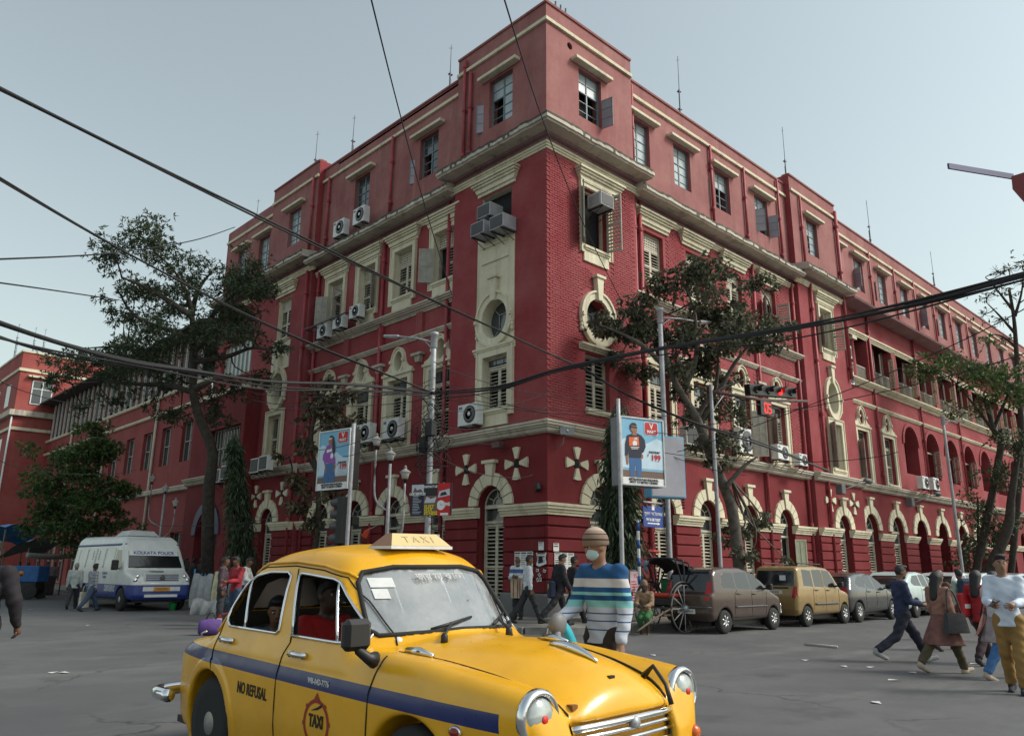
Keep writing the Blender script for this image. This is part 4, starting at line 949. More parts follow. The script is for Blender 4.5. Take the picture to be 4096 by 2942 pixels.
def TM(x, y, z): return Matrix.Translation((x, y, z)) @ RX      # text facing local -y
P_ = lambda n, c, r=.6: mat(n, c, r, var=.06)
C_RED = P_('print_red', srgb(190, 25, 35)); C_WHITE = P_('print_white', (.75, .75, .74)); C_BLUE = P_('print_sky', srgb(120, 175, 205)); C_CLOUD = P_('print_cloud', srgb(190, 212, 226)); C_SKIN = P_('print_skin', srgb(150, 100, 75)); C_HAIR = P_('print_hair', (.012, .01, .01)); C_JEAN = P_('print_denim', srgb(50, 95, 145)); C_PURP = P_('print_purple', srgb(140, 70, 160)); C_NAVY = P_('print_navy', srgb(22, 24, 48)); C_ORANGE = P_('print_orange', srgb(215, 100, 45)); C_BLACKP = P_('print_black', (.015, .015, .017)); C_BROWN = P_('print_brown', srgb(110, 85, 75)); C_YEL = P_('print_yellow', srgb(225, 200, 40)); C_PALE = P_('print_pale', srgb(190, 195, 205))
PM = [C_BLUE, C_CLOUD, C_RED, C_WHITE, C_SKIN, C_HAIR, C_JEAN, C_PURP, C_NAVY, C_ORANGE, C_BLACKP, C_BROWN, C_PALE]
# ---- the two clothing billboards (box signs)
def ad(label, loc, rot, w, h, dep, woman, sidemat):
 t = thing('billboard', label, 'billboard', loc, rot, 'clothing shop billboards')
 mb = MB(); mb.bbox(-w/2, w/2, 0, dep, -h/2, h/2, .012); mb.build('box', sidemat, t)
 mb = MB(); e = .035
 mb.box(-w/2, -w/2+e, -.03, -.001, -h/2, h/2); mb.box(w/2-e, w/2, -.03, -.001, -h/2, h/2); mb.box(-w/2+e, w/2-e, -.03, -.001, h/2-e, h/2); mb.box(-w/2+e, w/2-e, -.03, -.001, -h/2, -h/2+e); mb.build('frame', METAL if not woman else WHITEP, t)
 mb = MB(); W, H = w/2-e, h/2-e; X = lambda f: -W+2*W*f; Z = lambda f: -H+2*H*f
 R4 = lambda a, b_, c, d_: [(X(a), Z(b_)), (X(c), Z(b_)), (X(c), Z(d_)), (X(a), Z(d_))]
 flat(mb, R4(0, 0, 1, 1), -.004, 0)
 cloud = [(0, .24), (1, .24), (1, .68), (.85, .72), (.7, .66), (.5, .6), (.3, .66), (.15, .7), (0, .66)] if not woman else [(0, .24), (1, .24), (1, .5), (.8, .52), (.6, .62), (.3, .7), (.12, .78), (0, .74)]
 flat(mb, [(X(a), Z(b_)) for a, b_ in cloud], -.0065, 1); flat(mb, R4(0, .1, 1, .205), -.009, 11); flat(mb, R4(0, 0, 1, .1), -.009, 3)
 bl = lambda P, mi, y: flat(mb, [(X(a), Z(b_)) for a, b_ in P], y, mi)
 if woman:
  for i in range(6): bl([(.6+.06*i, .205), (.65+.06*i, .205), (.65+.06*i, .27+.05*((i*3) % 4)), (.6+.06*i, .27+.05*((i*3) % 4))], 12, -.0115)
  bl([(.19, .1), (.36, .1), (.38, .3), (.4, .1), (.58, .1), (.57, .3), (.54, .44), (.24, .44), (.22, .3)], 6, -.014)
  bl([(.17, .5), (.22, .42), (.27, .28), (.3, .27), (.29, .33), (.26, .42), (.24, .52)], 4, -.0165); bl([(.52, .46), (.55, .36), (.5, .3), (.54, .29), (.59, .36), (.57, .47)], 4, -.0165)
  bl([(.3, .77), (.25, .74), (.15, .6), (.14, .52), (.2, .48), (.21, .46), (.55, .43), (.57, .5), (.5, .62), (.5, .72), (.44, .77)], 7, -.019)
  bl([(.33, .75), (.42, .75), (.42, .8), (.33, .8)], 4, -.0195); bl([(.31, .8), (.43, .79), (.45, .86), (.42, .91), (.35, .91), (.31, .86)], 4, -.022)
  bl([(.33, .91), (.4, .935), (.47, .9), (.53, .76), (.55, .62), (.5, .59), (.46, .7), (.44, .8), (.43, .89), (.36, .895)], 5, -.0245); bl([(.32, .855), (.43, .87), (.43, .89), (.32, .875)], 3, -.027)
  bl([(.27, .63), (.44, .65), (.44, .71), (.27, .69)], 3, -.0215); bl([(X_, Z_) for X_, Z_ in [(.41, .53), (.45, .52), (.49, .54), (.5, .57), (.48, .61), (.43, .62), (.4, .58)]], 3, -.0215)
 else:
  bl([(.18, .1), (.27, .1), (.31, .3), (.35, .1), (.44, .1), (.46, .28), (.46, .4), (.16, .4), (.17, .25)], 6, -.014)
  bl([(.08, .45), (.1, .3), (.13, .28), (.15, .32), (.13, .45)], 4, -.0165); bl([(.38, .42), (.5, .46), (.5, .4), (.42, .38)], 4, -.0165)
  bl([(.24, .76), (.13, .73), (.08, .6), (.07, .42), (.13, .42), (.15, .52), (.16, .39), (.45, .4), (.47, .47), (.52, .5), (.57, .58), (.55, .68), (.48, .74), (.38, .77)], 8, -.019)
  bl([(.25, .74), (.36, .74), (.35, .8), (.26, .8)], 4, -.0195); bl([(.23, .8), (.36, .78), (.37, .86), (.34, .9), (.24, .9), (.21, .85)], 4, -.022)
  bl([(.2, .85), (.21, .9), (.25, .93), (.33, .93), (.37, .89), (.35, .885), (.24, .89), (.22, .83)], 5, -.0245); bl([(.22, .855), (.37, .85), (.37, .87), (.22, .875)], 10, -.027)
  bl([(.17, .57), (.41, .585), (.4, .72), (.165, .7)], 9, -.0215); bl([(.26, .58), (.35, .585), (.36, .64), (.3, .66), (.25, .63)], 3, -.0235); bl([(.28, .67), (.37, .67), (.36, .71), (.3, .7)], 12, -.0235)
  for q in range(2): bl([(.2+.02*q, .545-.022*q), (.41-.03*q, .555-.022*q), (.41-.03*q, .565-.022*q), (.2+.02*q, .555-.022*q)], 3, -.0215)
 x0, z0 = (.62, .79) if woman else (.56, .78)
 cx, cz, hw, hh = x0+.16, z0+.085, .165, .1
 pts = []
 for sx_, sz_, a0 in ((1, 1, 0), (-1, 1, 90), (-1, -1, 180), (1, -1, 270)):
  for q in range(4): a = R_(a0+30*q); pts.append((X(cx)+sx_*(hw*2*W-.05)+.05*math.cos(a), Z(cz)+sz_*(hh*2*H-.05)+.05*math.sin(a)))
 flat(mb, pts, -.012, 3); pts2 = [(X(cx)+(a-X(cx))*.94, Z(cz)+(b_-Z(cz))*.94) for a, b_ in pts]; flat(mb, pts2, -.0145, 2)
 mb.build('poster', PM, t)
 text('V', .19*w*.75, C_WHITE, t, TM(X(cx), -.02, Z(cz+.033)), bold=.006); text('MART', .105*w*.75, C_WHITE, t, TM(X(cx), -.02, Z(cz-.05)), bold=.003)
 lx = .78 if not woman else .8
 text('SWEATSHIRT', .07*w*.75, C_BLACKP, t, TM(X(lx), -.02, Z(.50 if not woman else .435)), sx=.82, bold=.002)
 text('199', .2*w*.75, C_RED, t, TM(X(lx+.03), -.02, Z(.415 if not woman else .365)), bold=.006); text('\u20b9', .09*w*.75, C_RED, t, TM(X(lx-.155), -.02, Z(.445 if not woman else .4)))
 mb = MB(); flat(mb, [(X(lx+.02), Z(.36 if not woman else .315)), (X(lx+.12), Z(.36 if not woman else .315)), (X(lx+.12), Z(.363 if not woman else .318)), (X(lx+.02), Z(.363 if not woman else .318))], -.0095, 10); mb.build('underline', PM, t)
 text('METROPOLITAN BUILDING,', .075*w*.78, C_BLACKP, t, TM(0, -.02, Z(.07)), bold=.0025, sx=.92); text('NEXT TO METRO CINEMA', .075*w*.78, C_BLACKP, t, TM(0, -.02, Z(.028)), bold=.0025, sx=.92)
 return t
def frm(a, b_): d_ = Vector(b_)-Vector(a); return math.atan2(d_.y, d_.x)
# right billboard: plane faces the crossing
def place_ad(label, tl, tr_, br, bl, D0, woman, sm, dep):
 # solve the two edges at chosen depths
 a = dp(*tl, D0[0]); b_ = dp(*tr_, D0[1]); c = dp(*br, D0[1]); d_ = dp(*bl, D0[0])
 w = math.hypot(b_.x-a.x, b_.y-a.y); h = ((a.z-d_.z)+(b_.z-c.z))/2; o = (a+b_+c+d_)/4
 return ad(label, o, math.atan2(b_.y-a.y, b_.x-a.x), w, h, dep, woman, sm), o, w, h
def pole(name, label, x, y, z1, r0, r1, mt, group=None, z0=.1, lean=(0, 0)):
 t = thing(name, label, 'pole' if 'pole' in name else 'lamp post', (x, y, z0), 0, group); mb = MB()
 n = 7; mb.tube([(lean[0]*i/n, lean[1]*i/n, (z1-z0)*i/n) for i in range(n+1)], [r0+(r1-r0)*i/n for i in range(n+1)], 12); mb.build('pole', mt, t)
 mb = MB(); mb.lathe([(r0*1.35, -.05), (r0*1.35, .05), (r0*1.05, .12)], 12); mb.build('base', mt, t); return t
GAL = mat('painted_pole', (.36, .36, .38), .55, .3, var=.2, vscale=5, dirt=.35)
OUTP = 3.05
# street lamps
def street_lamp(label, x, y, z1, armdir, armlen, rise, r=.07):
 t = pole('street_lamp', label, x, y, z1, r*1.15, r, GAL, 'tall street lamps'); h = z1-.1
 mb = MB(); mb.lathe([(r*1.0, h-.5), (r*1.35, h-.45), (r*1.35, h-.1), (r*1.7, h-.08), (r*1.7, h), (r*.4, h+.03)], 12); mb.build('collar', GAL, t)
 d_ = Vector(armdir).normalized(); mb = MB(); a = Vector((0, 0, h-.3)); e = a+d_*armlen+Vector((0, 0, rise)); mb.tube([a, a+(e-a)*.5+Vector((0, 0, .04)), e], [.035, .03, .028], 8)
 mb.tube([a+Vector((0, 0, -.25)), a+(e-a)*.25], .018, 6); mb.build('arm', GAL, t)
 mb = MB(); mb.bbox(-.02, .62, -.1, .1, -.04, .04, .02); hd = mb.build('lamp_head', GAL, t); hd.matrix_local = Matrix.Translation(e) @ d_.to_track_quat('X', 'Z').to_matrix().to_4x4() @ Matrix.Rotation(-.18, 4, 'Y')
 mb = MB(); mb.box(.05, .58, -.08, .08, -.047, -.0405); mb.build('lens', FROST, hd); return t
q = rp(2655, 1640, OUTP); top = rp(2649, 1237, OUTP)
street_lamp('tall grey street lamp rising behind the right billboard', q.x, -OUTP, top.z, (1, 0, 0), 2.1, .35)
q = rp(3800, 1900, 3.0); top = rp(3765, 1660, 3.0); street_lamp('grey street lamp furthest along the right street', q.x, -3.0, top.z, (1, 0, 0), 3.2, .4)
LPX = 3.35
q = lp(1725, 1700, LPX); top = lp(1730, 1333, LPX); LPP = Vector((-LPX, q.y, 0)); LPT = top.z
street_lamp('grey street lamp wrapped in cables, behind the taxi roof', -LPX, q.y, LPT, (-.15, 1, 0), 1.5, .45, .078)
# billboard poles and boards
t_, o, w, h = place_ad('right billboard with a man in a dark sweatshirt on pale blue', (2479, 1672), (2652, 1657), (2661, 1945), (2484, 1948), (19.35, 20.0), False, mat('sign_box_grey', (.22, .21, .22), .5), .42)
rb = o; sp = dp(2474, 1672, 19.5)
pole('sign_pole', 'grey pole carrying the right billboard before the ashoka tree', sp.x, sp.y, dp(2470, 1590, 19.5).z, .055, .05, GAL)
t_, o, w, h = place_ad('left billboard with a woman in a purple sweatshirt', (1283, 1704), (1407, 1723), (1391, 1967), (1263, 1955), (23.2, 22.3), True, BLACK, .38)
lpz = dp(1415, 1720, 22.2); pole('sign_pole', 'grey banded pole carrying the left billboard and traffic signal', lpz.x, lpz.y, dp(1424, 1690, 22.2).z, .06, .052, GAL)
# blank backlit box behind the right billboard
a, b_ = dp(2600, 1745, 20.6), dp(2740, 1730, 21.0); c = dp(2740, 1983, 21.0); w = math.hypot(b_.x-a.x, b_.y-a.y)
t = thing('billboard', 'blank pale sign box with a blue lettered edge behind the right billboard', 'billboard', (a+c)/2, math.atan2(b_.y-a.y, b_.x-a.x))
h = b_.z-c.z; mb = MB(); mb.bbox(-w/2, w/2, 0, .35, -h/2, h/2, .015); mb.build('box', mat('sign_blue', srgb(95, 165, 200), .5, var=.08), t); mb = MB(); mb.box(-w/2+.04, w/2-.04, -.012, -.001, -h/2+.04, h/2-.04); mb.build('face', mat('blank_face', (.36, .35, .40), .5, var=.08), t)
mb = MB()
for j in range(22):
 if j != 10: mb.box(w/2+.001, w/2+.006, .12, .24, h/2-.32-.075*j, h/2-.30-.075*j+.02)
mb.build('edge_lettering', C_NAVY, t)
# toilet sign, striped pole
sp = rp(2553, 2150, 3.2); t = pole('striped_pole', 'blue and white banded post before the building corner', sp.x, -3.2, rp(2553, 2080, 3.2).z, .04, .04, WHITEP)
mb = MB()
for i in range(6): mb.lathe([(.0405, .1+i*.46), (.0425, .1+i*.46), (.0425, .32+i*.46), (.0405, .32+i*.46)], 12)
mb.build('blue_bands', mat('blue_band', srgb(40, 85, 150), .5), t)
a, b_, c = rp(2573, 2022, 3.0), rp(2651, 2025, 3.0), rp(2652, 2108, 3.0); w = b_.x-a.x; h = b_.z-c.z
t = thing('direction_sign', 'blue pay and use toilet sign with a white arrow, under the right billboard', 'sign', ((a+c)/2), 0)
mb = MB(); mb.bbox(-w/2, w/2, 0, .03, -h/2, h/2, .006); mb.build('board', mat('sign_blue_deep', srgb(28, 62, 140), .45), t)
text('PAY & USE TOILET', .10, C_WHITE, t, TM(0, -.004, -.09*h/.6), sx=.78, bold=.004); text('\u09b8\u09c1\u09b2\u09ad \u09b6\u09cc\u099a\u09be\u09b2\u09df', .13, C_WHITE, t, TM(0, -.004, .07))
mb = MB(); flat(mb, [(-.3*w, -.2), (.2*w, -.2), (.2*w, -.225), (.34*w, -.185), (.2*w, -.145), (.2*w, -.17), (-.3*w, -.17)], -.004, 0); e_ = .06; flat(mb, [(-e_, .18), (e_, .18), (e_, .28), (-e_, .28)], -.004, 0); mb.build('arrow', C_WHITE, t)
mb = MB(); mb.tube([(-w/2-.1, .05, h/2+.1), (w/2+.2, .05, h/2+.1)], .03, 8); mb.tube([(w/2+.12, .06, h/2+.1), (w/2+.12, .06, -h/2)], .02, 6); mb.build('bracket', GAL, t)
# ---- traffic signals
def signal_head(t, L_, n, lit, mt=BLACK):
 mb = MB(); mb.bbox(-L_/2, L_/2, 0, .22, -.19, .19, .02); mb.build('housing', mt, t)
 for i in range(n):
  x = -L_/2+L_*(i+.5)/n; r = .13
  mb = MB(); V = []
  for j in range(13):
   a = math.pi*(-.1+1.2*j/12)
   for yy, s_ in ((-.001, 1), (-.26, .98)): V.append((x+r*1.12*math.cos(a), yy+(.12 if yy < -.1 and not (3 < j < 9) else 0), r*1.12*math.sin(a)*s_))
  mb.add(V, [(2*j, 2*j+1, 2*j+3, 2*j+2) for j in range(12)]); mb.build('visor', mat('visor_grey', (.06, .06, .065), .4), t)
  mb = MB(); mb.lathe([(r, -.012), (r*.95, -.03), (r*.6, -.045), (.001, -.05)], 18, (x, 0, 0), axis='y'); mb.build('lens', emit('signal_red', (1., .012, .01), 5.) if i == lit else mat('dark_lens', (.02, .022, .025), .2, var=0), t)
SO = 3.35; b_ = rp(2862, 1900, SO); top = rp(2850, 1540, SO)
t = pole('signal_pole', 'slim grey traffic signal mast with a rusty arm over the road', b_.x, -SO, top.z, .062, .055, GAL)
e = rp(3218, 1513, SO); mb = MB(); a0_ = Vector((0, 0, top.z-.25)); dz = 0.55; AL = e.x-b_.x
mb.tube([(0, 0, top.z-.32), (AL*.5, 0, top.z-.1), (AL, 0, top.z+.35)], [.06, .055, .05], 10); mb.build('arm', mat('rust', (.09, .055, .05), .8, var=.4, vscale=12), t)
mb = MB(); mb.tube([(0, 0, top.z-.95), (AL*.12, 0, top.z-.28)], .02, 6); mb.build('brace', GAL, t)
hc = (rp(2998, 1580, SO)+rp(3180, 1550, SO))/2; L_ = 2.15
sx0, sx1 = rp(2995, 1580, SO).x, rp(3185, 1550, SO).x
t2 = thing('traffic_signal', 'horizontal four lamp traffic signal glowing red over the road', 'traffic signal', (hc.x, -SO-.03, hc.z), (0, -.12, 0)); signal_head(t2, (sx1-sx0)*.96, 4, 2)
mb = MB()
for x in (-.9, .3, 1.1): mb.tube([(x, .1, .19), (x, .06, .46)], .018, 6)
mb.build('hanger', BLACK, t2)
tc = rp(3061, 1632, SO); t3 = thing('countdown_timer', 'red countdown display reading 05 hung under the signal', 'timer', (tc.x, -SO-.05, tc.z)); mb = MB(); mb.bbox(-.38, .38, 0, .16, -.27, .27, .015); mb.build('housing', BLACK, t3)
SEG = {'0': 'abcdef', '5': 'afgcd'}
mb = MB()
for ch, x in (('0', -.05), ('5', .2)):
 w2, h2, tk = .09, .16, .018
 S = {'a': (-w2, w2, h2-tk, h2+tk), 'g': (-w2, w2, -tk, tk), 'd': (-w2, w2, -h2-tk, -h2+tk), 'f': (-w2-tk, -w2+tk, .02, h2-.02), 'b': (w2-tk, w2+tk, .02, h2-.02), 'e': (-w2-tk, -w2+tk, -h2+.02, -.02), 'c': (w2-tk, w2+tk, -h2+.02, -.02)}
 for s_ in SEG[ch]: a, b2_, c, d_ = S[s_]; mb.box(x+a, x+b2_, -.012, -.002, c, d_)
mb.build('digits', emit('led_red', (1., .02, .015), 1.8), t3)
mb = MB(); mb.tube([(-.1, .08, .27), (-.1, .06, .55)], .014, 6); mb.tube([(.25, .08, .27), (.25, .06, .6)], .014, 6); mb.build('hanger', BLACK, t3)
# dark unlit signal on the left billboard pole, seen from the side
c = dp(1360, 2080, 22.0); t = thing('traffic_signal', 'dark unlit traffic signal under the left billboard seen edge on', 'traffic signal', c, (0, math.pi/2, R_(200))); signal_head(t, 1.3, 4, -1)
mb = MB(); mb.bbox(-.12, .12, .02, .3, -.5, -.2, .02); mb.build('control_box', BLACK, t)
c = dp(1345, 2235, 22.0); t = thing('traffic_signal', 'lower dark traffic signal head by the tree under the left billboard', 'traffic signal', c, (0, math.pi/2, R_(200))); signal_head(t, .8, 3, -1)
# ---- triple lantern posts
LAMPW = mat('lantern_glass', (.60, .58, .55), .45, var=.08)
def lantern(t, p, s_=1.):
 mb = MB(); mb.lathe([(.03, 0), (.09, .01), (.115, .13), (.155, .19), (.17, .20)], 18, p); o = mb.build('lantern', LAMPW, t)
 mb = MB(); mb.lathe([(.172, .201), (.155, .22), (.08, .27), (.045, .30), (.04, .34), (.055, .35), (.02, .39), (.001, .41)], 18, p); mb.build('cap', mat('lantern_cap', (.32, .31, .30), .5, var=.15), o)
 mb = MB(); mb.lathe([(.035, -.12), (.04, -.02), (.07, -.001)], 12, p); mb.build('neck', BLACK, o)
def triple(label, x, y, heads, top):
 t = thing('lantern_post', label, 'lamp post', (x, y, .1), 0, 'three-headed lantern posts'); mb = MB(); mb.tube([(0, 0, 0), (0, 0, top*.55), (0, 0, top-.1)], [.075, .06, .045], 10); mb.lathe([(.15, 0), (.15, .2), (.09, .35), (.08, .9)], 12); mb.build('pole', GAL, t)
 for (hx, hy, hz), bz in heads:
  if abs(hx)+abs(hy) > .05:
   mb = MB(); mb.tube(smoothpath([(0, 0, bz), (hx*.35, hy*.35, bz+.08), (hx*.85, hy*.85, bz+.35), (hx, hy, bz+.8), (hx, hy, hz-.1)], 4), .032, 8); mb.build('arm', GAL, t)
  lantern(t, (hx, hy, hz))
 return t
LO = 3.3; b_ = lp(1552, 2050, LO); ys = [lp(1505, 1795, LO), lp(1556, 1855, LO), lp(1620, 1915, LO)]
triple('three-headed lantern post just left of the cable-wrapped lamp post', -LO, b_.y, [((0, ys[0].y-b_.y, ys[0].z), 3.05), ((0, 0, ys[1].z), 0), ((0, ys[2].y-b_.y, ys[2].z-.1), 1.95)], ys[1].z)
b_ = lp(645, 2100, 3.0); ys = [lp(608, 1935, 3.0), lp(658, 1975, 3.0), lp(702, 2015, 3.0)]
triple('three-headed lantern post rising behind the police van', -3.0, b_.y, [((0, ys[0].y-b_.y, ys[0].z), 3.2), ((0, 0, ys[1].z), 0), ((0, ys[2].y-b_.y, ys[2].z-.2), 2.6)], ys[1].z)
fl = lp(1480, 2115, 3.25); t = thing('pennant', 'small orange pennant on a stick at the lantern post', 'flag', fl); mb = MB(); mb.tube([(0, -.55, .16), (0, .1, -.03)], .012, 6); mb.build('stick', METAL, t)
mb = MB(); mb.add([(0, -.05, .06), (.02, .2, -.28), (-.02, .42, -.2), (.01, .3, -.03)], [(0, 1, 2, 3)]); mb.build('cloth', mat('orange_cloth', srgb(205, 70, 25), .8), t)
# ---- poster board on the left lamp pole
a, b_, c, d_ = dp(1650, 1925, 19.8), dp(1812, 1935, 19.3), dp(1800, 2068, 19.3), dp(1637, 2060, 19.8); w = math.hypot(b_.x-a.x, b_.y-a.y); h = b_.z-c.z
t = thing('advert_board', 'dark and red services board tied to the cable-wrapped lamp post', 'sign board', (a+b_+c+d_)/4, math.atan2(b_.y-a.y, b_.x-a.x)); X = lambda f: -w/2+w*f; Z = lambda f: -h/2+h*f
mb = MB(); mb.box(-w/2, w/2, 0, .03, -h/2, h/2, 10); Q = lambda a, b_, c, d_, mi, y=-.003: flat(mb, [(X(a), Z(b_)), (X(c), Z(b_)), (X(c), Z(d_)), (X(a), Z(d_))], y, mi)
Q(0, 0, .66, 1, 8); Q(.66, 0, .97, 1, 2); Q(.02, .72, .32, .98, 12, -.006); flat(mb, [(X(.05), Z(.74)), (X(.31), Z(.74)), (X(.24), Z(.84)), (X(.15), Z(.8)), (X(.1), Z(.9))], -.009, 11)
Q(.33, .02, .66, .62, 11, -.006); flat(mb, [(X(.34), Z(.4)), (X(.6), Z(.4)), (X(.64), Z(.58)), (X(.5), Z(.52)), (X(.4), Z(.6))], -.009, 12); flat(mb, [(X(.67), Z(.55)), (X(.96), Z(.62)), (X(.95), Z(.82)), (X(.7), Z(.75))], -.006, 12); flat(mb, [(X(.72), Z(.6)), (X(.9), Z(.64)), (X(.85), Z(.74)), (X(.75), Z(.7))], -.009, 10); Q(.335, .64, .66, .98, 10, -.006)
flat(mb, [(X(.75)+.12*math.cos(2*math.pi*i/16), Z(.32)+.12*math.sin(2*math.pi*i/16)) for i in range(16)], -.006, 3); flat(mb, [(X(.75)-.005, Z(.32)), (X(.75)+.08, Z(.32)+.01), (X(.75), Z(.32)+.012), (X(.75)-.03, Z(.32)+.06)], -.009, 10); Q(.74, .01, .93, .08, 3, -.006)
for i in range(12): Q(.05, .62-.05*i, .12+.1*random.random()+.06, .635-.05*i, 12, -.006)
mb.build('board', PM, t)
text('OUR SERVICES', .085, C_WHITE, t, TM(X(.165), -.012, Z(.68)), bold=.003, sx=.85); text('CONTACT US', .075, C_WHITE, t, TM(X(.47), -.012, Z(.9)), bold=.003, sx=.9)
for i, s_ in enumerate(('FLEET', 'FLEX', 'FITNESS')): text(s_, .125, C_YEL, t, TM(X(.35), -.012, Z(.27-.1*i)), bold=.004, align='LEFT', sx=.85)
text('TIME', .11, C_WHITE, t, TM(X(.885), -.012, Z(.34)), bold=.004, sx=.9)
c = dp(1722, 2185, 19.6); t = thing('notice', 'small white printed notice tied to the cable-wrapped lamp post', 'notice', c, math.atan2(-.7, .7)); mb = MB(); mb.box(-.22, .22, 0, .01, -.3, .3, 3); [flat(mb, [(-.18, .2-.07*i), (.1+.08*random.random(), .2-.07*i), (.1, .225-.07*i), (-.18, .225-.07*i)], -.002, 10) for i in range(6)]; mb.build('paper', PM, t)
# ---- posters on the corner
def poster(label, fac, x, y, w, h, cols=1, red=False, tilt=0., torn=False, out=.09, group='pasted posters on the corner piers'):
 p = rp(x, y, out) if fac is FR else lp(x, y, out)
 t = tag(link('poster', None, None, p, (0, tilt, fac.rot+math.pi)), label, 'poster', group); mb = MB()
 P = [(-w/2, -h/2), (w/2, -h/2), (w/2, h/2), (-w/2, h/2)] if not torn else [(-w/2, -h*.4), (-w*.2, -h/2), (w*.1, -h*.42), (w/2, -h*.3), (w*.42, h*.1), (w/2, h/2), (-w*.1, h*.44), (-w/2, h/2), (-w*.38, 0)]
 mb.prism(P, lambda a, b_, d_: (a, d_, b_), 0, -.004, 2 if red else 3)
 for c in range(cols):
  x0 = -w/2+w*(c+.08)/cols; ww = w/cols*.84
  flat(mb, [(x0, h*.42), (x0+ww, h*.42), (x0+ww, h*.47), (x0, h*.47)], -.0045, 10)
  for i in range(int(h/.055)-2):
   zz = h*.38-.052*i
   if zz < -h*.44: break
   th = .03 if random.random() < .3 else .014
   flat(mb, [(x0, zz-th), (x0+ww*random.uniform(.55, 1), zz-th), (x0+ww*.9, zz), (x0, zz)], -.0045, 10 if not red else 3)
 if torn: flat(mb, [(-w*.3, -h*.3), (w*.2, -h*.2), (w*.1, h*.2), (-w*.25, h*.25)], -.0045, 8)
 mb.build('paper', PM, t); return t
z4 = lambda x, y: (1800+x/3.258, 2000+y/3.258)
poster('large three-column printed poster behind the bald man', FL, *z4(960, 840), .78, .78, 3); poster('torn blue and white poster nearest the corner edge', FL, *z4(1190, 770), .42, .40, 1, torn=True)
poster('pair of printed posters behind the white-shirted pedestrians', FR, *z4(1490, 790), .85, .48, 3); poster('lower half-hidden poster on the right side of the corner', FR, *z4(1450, 930), .45, .3, 1)
poster('small red and white sticker poster on the left of the corner', FL, *z4(1188, 592), .22, .24, 1); poster('small red sticker poster on the right of the corner', FR, *z4(1383, 608), .24, .24, 1)
poster('white notice on the pier left of the corner door', FL, *z4(265, 650), .3, .36, 1, out=-.2); poster('red-edged notice beside the downpipes', FL, *z4(100, 640), .28, .3, 1, out=-.2)
for i, (x, y) in enumerate(((1140, 910), (1230, 920), (1165, 970), (1140, 1035), (1180, 1030))): p_ = z4(x, y); poster(('upper left', 'upper right', 'middle', 'lower left', 'lower right')[i]+' torn scrap of white paper low on the corner pier', FL, *p_, .12, .09, 0, torn=True, group='torn paper scraps on the corner pier', tilt=.4*i)
# ---- air conditioners
ACG = mat('ac_grille', (.05, .05, .055), .6); ACD = mat('ac_dark_side', (.10, .11, .14), .6)
def ac_unit(label, p, rot, w=.85, h=.62, d=.32, split=True, mt=None, back=False):
 t = thing('air_conditioner', label, 'air conditioner', p, rot, 'outdoor air conditioner units'); mt = mt or WHITEP
 mb = MB(); mb.bbox(-w/2, w/2, 0, d, 0, h, .015); mb.build('casing', mt, t)
 if split:
  cx = -w*.14; r = h*.41; mb = MB()
  mb.lathe([(r, d+.001), (r, d+.015), (r*.97, d+.02)], 24, (cx, 0, h*.5), axis='y'); g = mb.build('fan_grille', ACG, t)
  mb = MB()
  for k in range(1, 5): rr = r*k/5; mb.lathe([(rr, d+.021), (rr+.008, d+.021), (rr+.008, d+.028), (rr, d+.028)], 20, (cx, 0, h*.5), axis='y')
  mb.build('guard_rings', mat('ac_ring', (.10, .10, .11), .5), g)
  mb = MB(); mb.lathe([(r*.24, d+.022), (r*.24, d+.035), (r*.1, d+.04)], 14, (cx, 0, h*.5), axis='y'); mb.build('fan_hub', WHITEP, g)
  mb = MB(); mb.box(w*.26, w*.44, d+.001, d+.006, h*.78, h*.9); mb.build('badge', mat('ac_badge', (.12, .14, .22), .5), t)
 else:
  mb = MB(); mb.box(-w/2+.05, w/2-.05, d+.001, d+.012, .05, h-.05); mb.build('grille', ACG, t); mb = MB()
  for k in range(8): mb.box(w/2+.001, w/2+.006, d*.15, d*.85, h*.12+k*h*.095, h*.12+k*h*.095+.018)
  mb.build('side_louvres', ACD, t)
 for x in (-w*.35, w*.35): mb = MB(); mb.box(x-.02, x+.02, -.05, d+.04, -.05, -.006); mb.tube([(x, d, -.04), (x, -.03, -.32)], .014, 5); mb.build('bracket', BLACK, t)
 return t
rotL, rotR = math.pi/2, math.pi
def acL(label, x, y, out, **k): p = lp(x, y, out+.3); return ac_unit(label, (-out, p.y, p.z), rotL, **k)
def acR(label, x, y, out, **k): p = rp(x, y, out+.3); return ac_unit(label, (p.x, -out, p.z), rotR, **k)
acL('white split unit on the ledge beside the corner window, left face', 1868, 1700, .15, w=.95, h=.72)
acL('large white split unit under the middle left window', 1560, 1758, -.05, w=1.0, h=.8); acL('white split unit half hidden by leaves left of the large one', 1450, 1770, -.05, w=.95, h=.75)
acL('leftmost of three small white units on the second floor ledge', 1285, 1350, -.02, w=.8, h=.6); acL('middle of three small white units on the second floor ledge', 1348, 1312, -.02, w=.75, h=.55); acL('rightmost of three small white units on the second floor ledge', 1415, 1270, -.02, w=.75, h=.55)
acL('lower of two white units on the cornice of the left front', 1352, 943, .1, w=.85, h=.75); acL('upper of two white units on the cornice of the left front', 1432, 893, .1, w=.85, h=.75)
for lb, x, y in (('top window air conditioner under the hood of the corner panel', 1960, 880), ('left of the two lower window air conditioners on the corner panel', 1935, 950), ('right of the two lower window air conditioners on the corner panel', 2012, 925)): acL(lb, x, y, -.1 if 'top' in lb else .02, w=.7, h=.5, d=.62, split=False, mt=mat('grey_ac', (.33, .33, .35), .55))
acR('window air conditioner above the open shutters on the right corner face', 2402, 838, .0, w=.7, h=.5, d=.62, split=False, mt=mat('grey_ac', (.33, .33, .35), .55))
